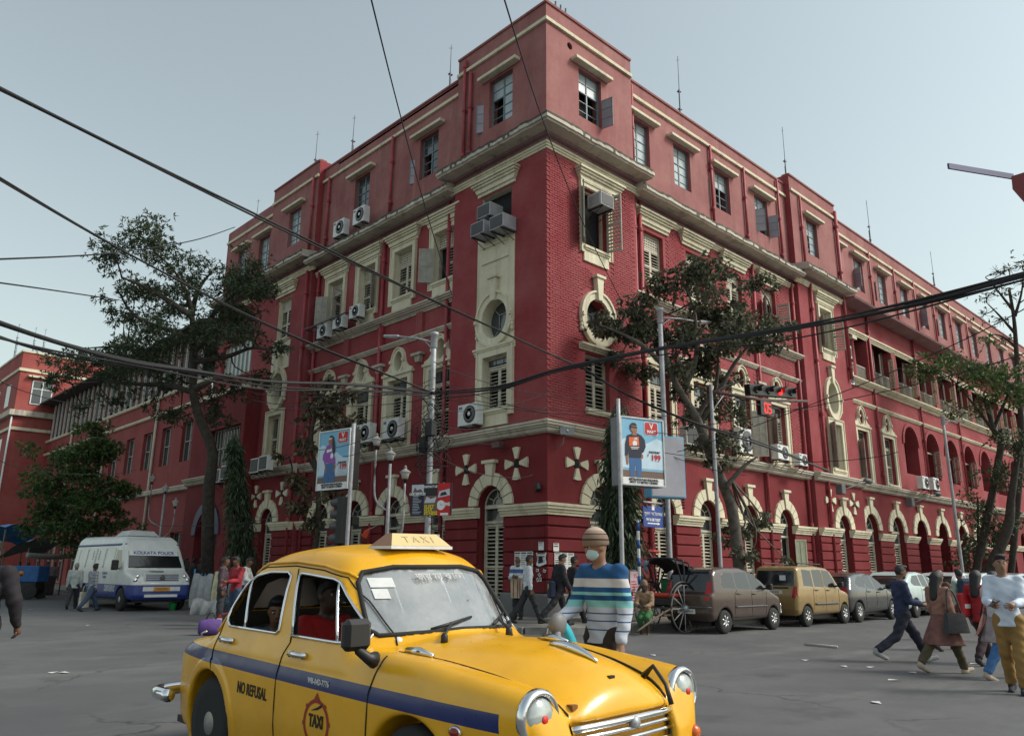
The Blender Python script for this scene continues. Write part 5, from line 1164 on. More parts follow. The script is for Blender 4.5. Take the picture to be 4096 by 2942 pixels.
acR('big white split unit behind the slim signal mast', 2985, 1812, .1, w=.95, h=1.0); acR('white unit with a dark side below the open grey shutter', 3135, 1838, .15, w=.95, h=.62); acR('smaller white unit at the right end of the same shelf', 3215, 1862, .15, w=.7, h=.52); acR('old unit hidden behind the peepal trunk', 2775, 1780, .1, w=.9, h=.7, split=False)
acR('white split unit in the first loggia bay, upper', 3395, 1430, -.35, w=.8, h=.7); acR('white split unit in the first loggia bay, lower', 3405, 1535, -.35, w=.8, h=.7)
acR('white unit on the bracket shelf further along the right front, left one', 3705, 1955, .3, w=.9, h=.7); acR('white unit on the bracket shelf further along the right front, right one', 3748, 1960, .3, w=.9, h=.7)
for i, x in enumerate((862, 895, 1015, 1050)): p = lp(x, (1930, 1915, 1890, 1880)[i], 1.1); ac_unit(('first', 'second', 'third', 'fourth')[i]+' white unit from the left under the porch window', (-.8, p.y, p.z), rotL, w=.8, h=.65, split=False)
for lb, y0, y1, z, out in (('second floor ledge shelf under three units', 11.4, 14.9, 11.95, -.05), ('iron shelf under the big unit, left front', 7.2, 11.0, 6.15, .0)):
 t = thing('iron_shelf', 'iron '+lb if not lb.startswith('iron') else lb, 'shelf', (0, (y0+y1)/2, z)); mb = MB(); mb.box(-out-.42, -out-.38, -(y1-y0)/2, (y1-y0)/2, -.05, 0); mb.box(-out-.03, -out+.01, -(y1-y0)/2, (y1-y0)/2, -.05, 0)
 k = int((y1-y0)/.6)
 for i in range(k+1): yy = -(y1-y0)/2+(y1-y0)*i/k; mb.box(-out-.38, -out-.03, yy-.02, yy+.02, -.045, -.005)
 mb.build('frame', BLACK, t)
# ---- rooftop aerials
def aerial(label, x, y, z, h, tw=True):
 t = thing('roof_aerial', label, 'aerial', (x, y, z), 0, 'aerials on the roof'); mb = MB(); mb.tube([(0, 0, 0), (0, 0, h*.62)], .035, 6); mb.tube([(0, 0, h*.6), (.02, 0, h)], .015, 5)
 if tw: mb.tube([(.12, .1, 0), (.1, .08, h*.55)], .022, 6)
 for f in (.2, .4, .6): mb.box(-.05, .14, -.03, .1, h*f-.015, h*f+.015)
 mb.tube([(-.1, 0, h*.94), (.12, 0, h*.97)], .01, 4); mb.build('mast', mat('aerial_steel', (.09, .09, .12), .6, .3), t)
for i, (y, h, x) in enumerate(((18.6, 4.3, 1.5), (14.9, 3.6, 1.5), (7.2, 3.6, 1.5), (26.5, 2.6, 1.5))): aerial(('thin hooked mast over the left pavilion roof', 'mast in the middle of the left roofline', 'twin mast near the corner over the left roofline', 'mast at the far left end of the roof')[i], x, y if y < 25 else 25.2, 20.1, h, i > 0)
for i, (x, h) in enumerate(((10.4, 4.6), (20.4, 5.2), (31.3, 4.6), (42.5, 4.4))): aerial(('first', 'second', 'third', 'fourth')[i]+' lattice mast along the right roofline counted from the corner', x, 1.5, 20.1, h)
t = thing('roof_aerial', 'cluster of dark antennas on the very corner of the roof', 'aerial', (1.3, .9, 20.2)); mb = MB()
for i in range(6): mb.tube([(.14*i, .05*(i % 3), 0), (.14*i+.02, 0, 1.7+.3*(i % 2))], .035, 6)
mb.box(-.05, .9, -.05, .2, .6, .68); mb.box(-.05, .9, -.05, .2, 1.1, 1.16); mb.build('mast', mat('aerial_steel', (.09, .09, .12), .6, .3), t)
for i, x in enumerate((60, 130, 170)): p = onp(x, 1400, 1, 62); aerial(('left', 'middle', 'right')[i]+' mast on the far left end block', p.x, 62, 19.0, 3.2)
# ---- red bus corner with a mirror bar at the right edge
b_ = dp(4050, 735, 6.); t = thing('signal_cabinet', 'red metal box with a blue-grey bar jutting out, cut by the right edge', 'sign', b_, 0)
p = [Vector(dp(x, y, 6.))-b_ for x, y in ((4045, 705), (4120, 682), (4240, 690), (4260, 880), (4180, 905), (4050, 757))]; back = (f0*.5+r0*.55)
mb = MB(); n = 6; mb.add(p+[q+back for q in p], [tuple(range(n)), tuple(range(2*n-1, n-1, -1))]+[(i, (i+1) % n, n+(i+1) % n, n+i) for i in range(n)]); mb.build('box', mat('dark_red_metal', (.16, .012, .02), .4, var=.15), t)
a, c = dp(3793, 664, 5.85)-b_, dp(4052, 707, 6.05)-b_; mb = MB(); d_ = Vector((0, 0, .022)); e_ = f0*.012; mb.add([a-d_-e_, a+d_-e_, a+d_+e_, a-d_+e_, c-d_-e_, c+d_-e_, c+d_+e_, c-d_+e_], [(0,1,2,3),(4,7,6,5),(0,4,5,1),(1,5,6,2),(2,6,7,3),(3,7,4,0)]); mb.build('bar', mat('blue_grey_steel', (.05, .05, .12), .5, .3), t)
mb = MB(); q0 = Vector(dp(4180, 800, 6.4))-b_; mb.tube([q0, (q0.x+.02, q0.y, -b_.z+.05)], .06, 8); mb.build('post', GAL, t)
# ---- overhead cables
CABLE = mat('cable_black', (.014, .014, .016), .7, var=0)
def cable(label, pts, r, n=1, sag=0., sp=.05, group='overhead cables'):
 P0 = [dd(*p) for p in pts]; c = P0[0]; t = tag(link('overhead_cable', None), label, 'cable', group); mb = MB()
 for k in range(n):
  o = Vector(rng.normal(size=3))*sp*(k > 0); Q = []
  S = smoothpath(P0, 8); m_ = len(S)
  for i, s_ in enumerate(S): u = i/(m_-1); Q.append(s_+o*(math.sin(u*9+k*1.7)*.5+.8)+Vector((0, 0, -sag*4*u*(1-u)*(1+.25*k))))
  mb.tube(Q, r*(1 if k == 0 else random.uniform(.5, .95)), 6)
 ob = t; me = mb.mesh('overhead_cable', CABLE); ob2 = link('overhead_cable', me); tag(ob2, label, 'cable', group); bpy.data.objects.remove(t); return ob2
cable('thick cable bundle from the upper left to the building corner', [(-60,165,9),(300,345,12.5),(640,510,16),(960,665,19.5),(1290,815,23)], .021, 3, 0, .03)
cable('thin cable continuing from the corner down past the right billboard', [(1290,815,23),(1400,880,21.5),(1560,945,21),(1700,990,21.5),(1840,1045,24)], .022, 4, .0, .05)
cable('double cable from the left edge to the cable-wrapped pole', [(-40,370,11),(300,570,14),(620,730,17.5),(955,868,20)], .018, 2, 0, .06)
cable('heavy black bundle sagging across the left trees', [(-40,700,8.5),(150,765,10.5),(300,803,12.5),(420,820,14),(600,845,16.5),(780,852,18.5),(955,870,20)], .026, 5, 0, .07)
cable('heavy black bundle rising to the right edge over the right front', [(955,872,20),(1100,860,19),(1250,815,17.5),(1480,770,15.5),(1740,732,13),(2000,680,10.5),(2320,598,8)], .02, 6, 0, .045)
cable('thin line crossing the sky at the left edge, upper', [(-30,575,14),(250,560,22),(430,532,30),(520,503,40)], .02); cable('thin line crossing the sky at the left edge, lower', [(-30,622,14),(100,640,18),(250,662,24)], .018)
cable('thin steep line from the top left of centre to the left downpipes', [(815,-30,10),(880,230,14),(945,470,18),(1000,650,21)], .012); cable('thin steep line from the top centre to the right downpipes', [(1108,-30,10),(1200,260,15),(1290,490,19),(1375,665,22.5)], .012)
WL = ['thin wire ending highest among those left of the left pole', 'thin wire just under the highest one left of the left pole', 'thin wire from the lamp arm of the left pole to the corner oval', 'long thin wire from the left pole to the right billboard', 'thin wire from the left pole passing below the corner oval', 'thin wire from the left pole to the tall right lamp', 'short wire from the left pole up to the corner edge', 'thin wire rising to the left pole from the dry tree', 'second wire rising to the left pole from the dry tree', 'steeper wire from the left billboard to the left pole', 'shortest wire from the left billboard to the left pole', 'slack wire from the left pole to the string course', 'level wire across the right billboard towards the loggia', 'thin wire from the tall right lamp to the right edge, lower', 'thin wire from the tall right lamp to the right edge, upper', 'short wire beside the hanging traffic signal', 'slack wire over the back of the right billboard', 'low wire between the van and the left billboard', 'low wire at the left edge over the blue awning', 'middle wire at the left edge behind the big tree', 'lowest slack wire between the left pole and the corner door']
for i, (p, q, s_) in enumerate((((560,870,19),(960,862,20),.15), ((560,885,19),(955,880,20),.2), ((960,800,20),(1300,880,22),.25), ((960,835,20),(1560,960,20),.35), ((958,860,20),(1420,900,21),.3), ((960,875,20),(1480,920,20),.2), ((965,905,20),(1230,860,22.5),.25), ((600,905,19),(955,840,20),.2), ((640,935,19),(955,890,20),.25), ((700,995,19),(950,905,20),.2), ((760,1010,19.5),(950,925,20),.15), ((955,930,20),(1210,900,22),.4), ((1420,990,21),(1990,1000,17),.3), ((1480,950,20),(2300,770,12),.2), ((1500,1000,20),(2300,665,12),.2), ((1610,880,20),(1820,905,22),.1), ((1340,930,21),(1660,1050,21),.3), ((300,1155,22),(620,1140,21),.2), ((-20,1010,20),(300,1040,26),.3), ((-20,830,15),(260,905,24),.2), ((960,1000,20),(1180,1050,22),.3))):
 u, v = Vector(p), Vector(q); cable(WL[i], [p, tuple((u+v)/2), q], .009, 1, s_, group='thin sagging wires')
# cable tangle on the left pole
t = thing('cable_tangle', 'dense tangle of black cable coils on the left lamp post', 'cables', (-LPX, LPP.y, 4.8)); mb = MB()
for i in range(46):
 z = rng.normal()*.75+.2; r = abs(rng.normal())*.13+.12; th0 = random.uniform(0, 6.28); n_ = 9; Q = []
 ax = Vector(rng.normal(size=3)); ax.normalize(); bx = ax.orthogonal().normalized(); cx = ax.cross(bx)
 off = Vector((rng.normal()*.12, rng.normal()*.18, z))
 for j in range(n_): a = th0+j*.8; Q.append(off+(bx*math.cos(a)+cx*math.sin(a)*1.5)*r)
 mb.tube(smoothpath(Q, 2), random.uniform(.007, .014), 4)
mb.bbox(-.12, .12, .1, .4, -.1, .35, .01); mb.bbox(-.3, -.1, -.4, -.1, .3, .7, .01); mb.build('coils', CABLE, t)
# ---- loudspeaker, floodlights and boxes on the wall
t = thing('loudspeaker', 'grey horn loudspeaker under the string course at the corner', 'loudspeaker', rp(2268, 1722, .45), R_(-20)); mb = MB(); mb.prism([(-.24, -.12), (.24, -.12), (.24, .12), (-.24, .12)], lambda a, b_, d_: (a, d_, b_), -.02, .02); mb.add([(-.22, .02, -.1), (.22, .02, -.1), (.22, .02, .1), (-.22, .02, .1), (-.06, .3, -.05), (.06, .3, -.05), (.06, .3, .05), (-.06, .3, .05)], [(0,1,5,4),(1,2,6,5),(2,3,7,6),(3,0,4,7),(4,5,6,7)]); mb.tube([(0, .2, -.04), (0, .25, -.35), (-.2, .4, -.5)], .02, 6); mb.build('horn', mat('horn_grey', (.16, .165, .18), .5), t); mb = MB(); mb.lathe([(.05, -.021), (.03, -.04), (.001, -.05)], 12, axis='y'); mb.build('driver', METAL, t)
t = thing('floodlight', 'small black floodlight low on the left corner wall', 'floodlight', lp(2150, 1948, .12), (0, .3, R_(60))); mb = MB(); mb.bbox(-.13, .13, -.06, .06, -.11, .11, .02); mb.build('casing', BLACK, t); mb = MB(); mb.box(-.1, .1, -.065, -.061, -.08, .08); mb.build('lens', GLASS, t)
for lb, x, y, ln_ in (('old bracket lamp under the string course on the left face', 1990, 1780, 1.0),):
 p = lp(x, y, .3); t = thing('bracket_lamp', lb, 'lamp', p, 0); mb = MB(); mb.bbox(-.12, .12, -.17, .17, -.1, .1, .02); mb.tube([(.05, .1, .05), (.1, 1.0, .16)], .03, 6); mb.build('lamp_box', mat('rusty_box', (.12, .06, .06), .7, var=.4, vscale=9), t)
for i, (x, y) in enumerate(((3372, 1958), (3650, 2010))):
 p = rp(x, y, 1.1); q = rp(x+100, y-35, 1.1); t = thing('bracket_lamp', ('grey bracket lamp over the second right pavilion', 'grey bracket lamp further down the right front')[i], 'lamp', p); mb = MB(); mb.bbox(-.2, .2, -.05, .25, -.2, .25, .03); d_ = q-p; mb.tube([(0, 0, 0), d_*.95], .035, 6); mb.ell(tuple(d_), (.38, .18, .14)); mb.build('lamp', mat('dim_grey', (.10, .10, .105), .6), t)
# ---- railing along the right kerb
RAILB = mat('railing_blue', (.06, .11, .22), .6, var=.3, vscale=2, dirt=.3); RAILW = mat('railing_pale', (.45, .45, .45), .6, var=.2, dirt=.2)
def railing(label, P0, P1):
 P0, P1 = Vector(P0), Vector(P1); L_ = (P1-P0).length; t = thing('kerb_railing', label, 'railing', P0, math.atan2(P1.y-P0.y, P1.x-P0.x)); n = int(L_/1.7)
 pk = MB(); pk.box(-.03, .03, -.03, .03, 0, 1.15); pm = pk.mesh('post', RAILB); sk = MB(); sk.tube(smoothpath([(0, 0, 1.0), (.0, 0, 1.16), (.05, 0, 1.24), (.12, 0, 1.22), (.13, 0, 1.14)], 3), .017, 5); sm_ = sk.mesh('hooked_spike', RAILW)
 for i in range(n+1): link('post', pm, t, (L_*i/n, 0, .12))
 mb = MB(); [mb.box(0, L_, -.02, .02, z, z+.05) for z in (.3, .62, 1.02)]; mb.build('rail', RAILB, t)
 k = min(150, int(L_/.22))
 for i in range(k): link('hooked_spike', sm_, t, (.1+.22*i, 0, .12))
 mb = MB(); [mb.box(.1+.22*i-.01, .1+.22*i+.01, -.012, .012, .15, 1.1) for i in range(int(L_/.22))]; stuff(mb.build('bars', RAILB, t)); return t
railing('blue railing with pale hooked spikes along the right kerb behind the cars', (2.6, -3.3, .03), (31, -3.3, .03))
# ================================================================== implicit surfaces (vehicle bodies, people)
def curve(pts):
 xs = np.array([p[0] for p in pts], float); ys = np.array([p[1] for p in pts], float)
 d = np.diff(ys)/np.diff(xs); m = np.zeros_like(ys); m[0], m[-1] = d[0], d[-1]
 for i in range(1, len(xs)-1): m[i] = 0 if d[i-1]*d[i] <= 0 else 2*d[i-1]*d[i]/(d[i-1]+d[i])
 X = np.linspace(xs[0], xs[-1], 600); k = np.clip(np.searchsorted(xs, X)-1, 0, len(xs)-2); h = xs[k+1]-xs[k]; t = (X-xs[k])/h
 Y = (2*t**3-3*t**2+1)*ys[k]+(t**3-2*t**2+t)*h*m[k]+(-2*t**3+3*t**2)*ys[k+1]+(t**3-t**2)*h*m[k+1]
 return lambda x: np.interp(x, X, Y)
def smin(a, b, k): h = np.clip(.5+.5*(b-a)/k, 0, 1); return b*(1-h)+a*h-k*h*(1-h)
def smax(a, b, k): return -smin(-a, -b, k)
def snets(f, lo, hi, h):
 xs, ys, zs = [np.arange(lo[i], hi[i]+h, h, dtype=np.float32) for i in range(3)]
 F = np.empty((len(xs), len(ys), len(zs)), np.float32)
 step_ = max(1, int(600000/(len(ys)*len(zs))))
 for i in range(0, len(xs), step_): F[i:i+step_] = f(xs[i:i+step_, None, None], ys[None, :, None], zs[None, None, :])
 ins = F < 0; c = ins[:-1, :-1, :-1]; cnt = np.zeros(c.shape, np.int8)
 for a in (0, 1):
  for b in (0, 1):
   for d in (0, 1): cnt += ins[a:ins.shape[0]-1+a, b:ins.shape[1]-1+b, d:ins.shape[2]-1+d]
 act = np.argwhere((cnt > 0) & (cnt < 8)); idm = np.full(c.shape, -1, np.int32); idm[tuple(act.T)] = np.arange(len(act))
 cor = np.array([(a, b, d) for a in (0, 1) for b in (0, 1) for d in (0, 1)]); V = np.stack([F[tuple((act+q).T)] for q in cor], 1)
 S = np.zeros((len(act), 3)); N = np.zeros(len(act))
 for p in range(8):
  for q in range(p+1, 8):
   if np.abs(cor[p]-cor[q]).sum() == 1:
    a, b = V[:, p], V[:, q]; m = (a < 0) != (b < 0); t = np.where(m, a/np.where(m, a-b, 1), 0)
    S += np.where(m[:, None], cor[p]+(cor[q]-cor[p])*t[:, None], 0); N += m
 P = (act+S/N[:, None])*h+np.array([xs[0], ys[0], zs[0]]); Q = []
 for ax in range(3):
  sl0 = [slice(None)]*3; sl1 = [slice(None)]*3; sl0[ax] = slice(0, -1); sl1[ax] = slice(1, None)
  A, Bq = ins[tuple(sl0)], ins[tuple(sl1)]; e = np.argwhere(A != Bq); o1, o2 = [(1, 2), (2, 0), (0, 1)][ax]
  e = e[(e[:, o1] > 0) & (e[:, o2] > 0) & (e[:, o1] < c.shape[o1]) & (e[:, o2] < c.shape[o2])]
  fl = A[tuple(e.T)]; d1 = np.zeros(3, int); d1[o1] = 1; d2 = np.zeros(3, int); d2[o2] = 1
  q = np.stack([idm[tuple((e-d1-d2).T)], idm[tuple((e-d2).T)], idm[tuple(e.T)], idm[tuple((e-d1).T)]], 1); q[~fl] = q[~fl][:, ::-1]; Q.append(q)
 Q = np.concatenate(Q); Q = Q[(Q >= 0).all(1)]; return P, Q
def fgrad(f, P, e=2e-3):
 x, y, z = P.T; return np.stack([f(x+e, y, z)-f(x-e, y, z), f(x, y+e, z)-f(x, y-e, z), f(x, y, z+e)-f(x, y, z-e)], 1)/(2*e)
def project(f, P, n=3, lim=.02):
 for _ in range(n):
  g = fgrad(f, P); d = f(*P.T)/np.maximum((g**2).sum(1), 1e-3); P = P-np.clip(d, -lim, lim)[:, None]*np.clip(g, -3, 3)
 return P
def npmesh(name, V, Q, mats, mi=None, smooth=True):
 me = bpy.data.meshes.new(name); n = len(Q); k = Q.shape[1]; used, inv = np.unique(Q, return_inverse=True); V = V[used]; Q = inv.reshape(Q.shape)
 me.vertices.add(len(V)); me.vertices.foreach_set('co', V.astype(np.float32).ravel()); me.loops.add(k*n); me.loops.foreach_set('vertex_index', Q.astype(np.int32).ravel())
 me.polygons.add(n); me.polygons.foreach_set('loop_start', np.arange(0, k*n, k, dtype=np.int32)); me.polygons.foreach_set('loop_total', np.full(n, k, np.int32))
 for m in (mats if isinstance(mats, (list, tuple)) else [mats]): me.materials.append(m)
 if mi is not None: me.polygons.foreach_set('material_index', np.asarray(mi, np.int32))
 me.polygons.foreach_set('use_smooth', np.full(n, smooth)); me.update(calc_edges=True); return me
def inpoly(px, pz, poly):
 px, pz = np.broadcast_arrays(px, pz)
 r = np.zeros(px.shape, bool); n = len(poly)
 for i in range(n):
  (x0, z0), (x1, z1) = poly[i], poly[(i+1) % n]
  if z0 == z1: continue
  r ^= ((z0 > pz) != (z1 > pz)) & (px < (x1-x0)*(pz-z0)/(z1-z0)+x0)
 return r
def snap(P, sel, ia, ib, poly, tol, closed=True):
 """move vertices close to the outline onto it (axes ia, ib)"""
 a, b = P[sel, ia], P[sel, ib]; best = np.full(a.shape, 9.); na, nb = a.copy(), b.copy(); n = len(poly)
 for i in range(n if closed else n-1):
  (x0, z0), (x1, z1) = poly[i], poly[(i+1) % n]; dx, dz = x1-x0, z1-z0; t = np.clip(((a-x0)*dx+(b-z0)*dz)/(dx*dx+dz*dz+1e-12), 0, 1)
  qa, qb = x0+t*dx, z0+t*dz; d = np.hypot(a-qa, b-qb); m = d < best; best[m] = d[m]; na[m] = qa[m]; nb[m] = qb[m]
 m = best < tol; idx = np.where(sel)[0][m]; P[idx, ia] = na[m]; P[idx, ib] = nb[m]
def carpaint(name, col, rough=.32, coat=.35, dirt=.25, metal=0., stripe=None):
 k = NT(name); k.b.inputs['Coat Weight'].default_value = coat; k.b.inputs['Coat Roughness'].default_value = .08; k.b.inputs['Metallic'].default_value = metal
 v = k.coord(); a = k.noise(v, 2.5, 4); c = k.ramp(a, [(.3, tuple(x*.88 for x in col)), (.7, tuple(min(1, x*1.06) for x in col))])
 d = k.noise(v, 9, 6, .75); sx = k.n('SeparateXYZ'); k.l(v, sx.inputs[0])
 mr = k.n('MapRange'); mr.inputs[1].default_value = .75; mr.inputs[2].default_value = .25; mr.inputs[3].default_value = .0; mr.inputs[4].default_value = dirt*1.6; k.l(sx.outputs[2], mr.inputs[0])
 ad_ = k.n('Math', operation='MULTIPLY'); k.l(d, ad_.inputs[0]); k.l(mr.outputs[0], ad_.inputs[1]); c = k.mix(ad_.outputs[0], c, (.10, .08, .06))
 sp = k.noise(v, 45, 3, .6); c = k.mix(k.ramp(sp, [(.66, (0,)*3), (.75, (.35,)*3)]), c, tuple(x*.55 for x in col))
 if stripe:
  col2, a0, b0, a1, b1, y0 = stripe
  def lin(a, b_):
   m1 = k.n('Math', operation='MULTIPLY_ADD'); k.l(sx.outputs[0], m1.inputs[0]); m1.inputs[1].default_value = -b_; m1.inputs[2].default_value = -a
   m2 = k.n('Math', operation='ADD'); k.l(sx.outputs[2], m2.inputs[0]); k.l(m1.outputs[0], m2.inputs[1]); return m2.outputs[0]
  lt = k.n('Math', operation='LESS_THAN'); k.l(lin(a0, b0), lt.inputs[0]); lt.inputs[1].default_value = 0
  gt = k.n('Math', operation='GREATER_THAN'); k.l(lin(a1, b1), gt.inputs[0]); gt.inputs[1].default_value = 0
  ab = k.n('Math', operation='ABSOLUTE'); k.l(sx.outputs[1], ab.inputs[0]); g2 = k.n('Math', operation='GREATER_THAN'); k.l(ab.outputs[0], g2.inputs[0]); g2.inputs[1].default_value = y0
  l3 = k.n('Math', operation='LESS_THAN'); k.l(sx.outputs[0], l3.inputs[0]); l3.inputs[1].default_value = 1.915 if y0 > 0 else 99
  m3 = k.n('Math', operation='MULTIPLY'); k.l(g2.outputs[0], m3.inputs[0]); k.l(l3.outputs[0], m3.inputs[1]); g2 = m3
  pr = k.n('Math', operation='MULTIPLY'); k.l(lt.outputs[0], pr.inputs[0]); k.l(gt.outputs[0], pr.inputs[1]); p2 = k.n('Math', operation='MULTIPLY'); k.l(pr.outputs[0], p2.inputs[0]); k.l(g2.outputs[0], p2.inputs[1])
  c = k.mix(p2.outputs[0], c, col2)
 k.l(c, k.b.inputs['Base Color']); k.l(k.ramp(d, [(.35, rough*.8), (.7, rough*1.5)]), k.b.inputs['Roughness'])
 k.bump(k.noise(v, 1.6, 2), .05, .08); return k.mat
def carglass(name, tint, trans, dust_glare):  # last argument: pale diffuse share, for dust and painted sky reflection
 k = NT(name); t = k.t; out = t.nodes['Material Output']
 tr = k.n('BsdfTransparent'); tr.inputs['Color'].default_value = (*tint, 1); gl = k.n('BsdfGlossy'); gl.inputs['Roughness'].default_value = .03; df = k.n('BsdfDiffuse'); df.inputs['Color'].default_value = (.45, .47, .48, 1)
 fr0 = k.n('Fresnel'); fr0.inputs['IOR'].default_value = 1.5; fr = k.n('Math', operation='ADD'); k.l(fr0.outputs[0], fr.inputs[0]); fr.inputs[1].default_value = trans; m1 = k.n('MixShader'); k.l(fr.outputs[0], m1.inputs[0]); k.l(tr.outputs[0], m1.inputs[1]); k.l(gl.outputs[0], m1.inputs[2])
 m2 = k.n('MixShader'); nz = k.noise(k.coord(), 3., 5, .7); rm = k.ramp(nz, [(.3, dust_glare*.5), (.75, dust_glare*1.6)]); k.l(rm, m2.inputs[0]); k.l(m1.outputs[0], m2.inputs[1]); k.l(df.outputs[0], m2.inputs[2]); k.l(m2.outputs[0], out.inputs['Surface']); return k.mat
# ================================================================== taxi
TAXI = thing('taxi', 'yellow rounded old-style taxi with a blue side stripe turning in the foreground', 'taxi', (-13.46, -11.35, -.012), (.0134, .0067, -1.5605))
YEL = carpaint('taxi_yellow', (.80, .40, .004), dirt=.22, coat=.3, stripe=((.004, .016, .12), .853, -.0165, .762, -.015, .45)); YEL0 = carpaint('taxi_yellow_plain', (.80, .40, .004), dirt=.1, coat=.3)
RA_, FA_, WR = -1.27, 1.22, .33
Wx = curve([(-2.22, .52), (-2.15, .62), (-2.0, .70), (-1.7, .765), (-1.3, .80), (-.5, .808), (.5, .805), (1.0, .80), (1.4, .79), (1.7, .775), (1.9, .755), (2.02, .725), (2.1, .66), (2.18, .5)])
Sz = curve([(.0, .9), (.2, .94), (.35, .975), (.55, 1.0), (.75, 1.0), (.88, .975), (.98, .935), (1.08, .89)])
Hc = curve([(-2.24, .5), (-2.18, .74), (-2.08, .86), (-1.9, .965), (-1.65, 1.03), (-1.4, 1.07), (-1.1, 1.09), (.7, 1.085), (.95, 1.08), (1.3, 1.075), (1.6, 1.06), (1.82, 1.02), (1.95, .975), (2.04, .92), (2.1, .86), (2.16, .72)])
Kc = curve([(-2.2, .35), (-1.2, .3), (-.8, .2), (.8, .25), (1.1, .42), (1.6, .62), (2.1, .72)])
Hf = curve([(-2.2, .5), (-2.12, .74), (-1.98, .86), (-1.7, .925), (-1.4, .965), (-1.0, .995), (-.5, 1.0), (.6, 1.01), (.9, 1.015), (1.2, 1.005), (1.5, .98), (1.75, .95), (1.9, .925), (2.0, .895), (2.06, .85), (2.12, .7)])
Zr = curve([(-1.64, .7), (-1.48, 1.0), (-1.35, 1.16), (-1.22, 1.34), (-1.08, 1.50), (-.93, 1.585), (-.75, 1.63), (-.5, 1.655), (-.2, 1.662), (.05, 1.645), (.22, 1.615), (.34, 1.56), (.42, 1.49), (.55, 1.335), (.68, 1.19), (.8, 1.05), (.95, .86), (1.2, .5)])
Wg = curve([(.6, .80), (.95, .755), (1.04, .735), (1.2, .70), (1.35, .66), (1.45, .625), (1.55, .58), (1.7, .5)])
def f_body(x, y, z):
 ay = np.abs(y)
 side = ay-Wx(x)*Sz(z)
 tc = Hc(x)-Kc(x)*y*y; tf = Hf(x)-1.7*(ay-.63)**2; T = smax(tc, tf, .035)
 low = smax(side, (z-T)*.9, .07); low = smax(low, .235-z, .05); low = smax(low, x-2.125, .06); low = smax(low, -x-2.2, .06)
 xs = np.where(x > -.3, x+.30*y*y, x-.10*y*y)
 sl = 1/np.sqrt(1+1.1*np.where((x > .3) | (x < -.95), 1, .05)); gh = smax(ay-Wg(z), (z-Zr(xs)+.20*y*y)*sl, .11); gh = smax(gh, .9-z, .03)
 f = smin(low, gh, .045)
 pod = np.maximum(np.sqrt((ay-.615)**2+(z-.80)**2)-.128, np.maximum(x-2.03, 1.4-x)); f = smin(f, pod, .07)
 for ax in (RA_, FA_):
  c = np.sqrt((x-ax)**2+(z-.34)**2)-(.395 if ax < 0 else .385); ar = np.maximum(c, .52-ay); f = smax(f, -ar, .03)
  rim = np.maximum(np.abs(c-.03)-.03, np.abs(ay-Wx(x)*Sz(z)+.005)-.012); f = smin(f, rim, .03) if ax < 0 else f
 g = np.maximum(np.maximum(np.abs(y)-.43, np.abs(z-.60)-.155), 2.06-x); return smax(f, -g, .03)
Pv, Qv = snets(f_body, (-2.3, -.88, .15), (2.25, .88, 1.72), .0175); Pv = project(f_body, Pv)
FWIN = [(-.155, 1.045), (.40, 1.04), (.60, 1.05), (.595, 1.10), (.255, 1.40), (.18, 1.42), (-.26, 1.452), (-.295, 1.435)]
RWIN = [(-1.10, 1.05), (-.38, 1.045), (-.35, 1.065), (-.405, 1.43), (-.46, 1.455), (-.71, 1.453), (-.90, 1.425), (-1.03, 1.38), (-1.115, 1.29), (-1.165, 1.17), (-1.165, 1.09)]
WSCR = [(-.615, 1.12), (-.57, 1.085), (0, 1.105), (.57, 1.085), (.615, 1.12), (.565, 1.40), (.515, 1.465), (.3, 1.50), (-.3, 1.50), (-.515, 1.465), (-.565, 1.40)]
BSCR = [(-.50, 1.16), (.50, 1.16), (.46, 1.38), (.35, 1.42), (-.35, 1.42), (-.46, 1.38)]
zt = lambda x: .853-.0165*x; zb_ = lambda x: .762-.015*x
sidev = np.abs(Pv[:, 1]) > .45; tol = .0115
for poly in (FWIN, RWIN): snap(Pv, sidev & (Pv[:, 2] > 1.0), 0, 2, poly, tol)
snap(Pv, (Pv[:, 0] > .25) & (Pv[:, 2] > 1.04), 1, 2, WSCR, tol); snap(Pv, (Pv[:, 0] < -.85) & (Pv[:, 2] > 1.1), 1, 2, BSCR, tol)
BON = lambda x: np.interp(x, [.86, 1.2, 1.6, 1.9, 2.05, 2.14], [.60, .57, .515, .46, .42, .40])
bl_ = [(x, float(BON(x))) for x in np.linspace(.86, 2.14, 20)]
for sg in (1, -1): snap(Pv, (Pv[:, 0] > .8) & (Pv[:, 2] > .6) & (Pv[:, 1]*sg > 0), 0, 1, [(a, b*sg) for a, b in bl_], .010, False)
def reproj_y(P, sel):
 for _ in range(4):
  p = P[sel]; g = fgrad(f_body, p); d = f_body(*p.T)/np.where(np.abs(g[:, 1]) > .3, g[:, 1], 1e9); P[sel, 1] -= np.clip(d, -.01, .01)
reproj_y(Pv, sidev)
C = Pv[Qv].mean(1); cx_, cy_, cz_ = C.T; sd_ = np.abs(cy_) > .45
lab = np.full(len(Qv), 'body', object)
win = lambda poly: sd_ & (cz_ > 1.0) & inpoly(cx_, cz_, poly)
lab[(cx_ > .86) & (np.abs(cy_) < BON(cx_)) & (cz_ > .735)] = 'bonnet'
lab[(cx_ < -1.38) & (np.abs(cy_) < .52) & (cz_ > .5)] = 'boot_lid'
DL1, DL2 = [(-.235, .30), (-.235, .80), (-.20, .93), (-.13, 1.0), (-.22, 1.3), (-.33, 1.50)], 0
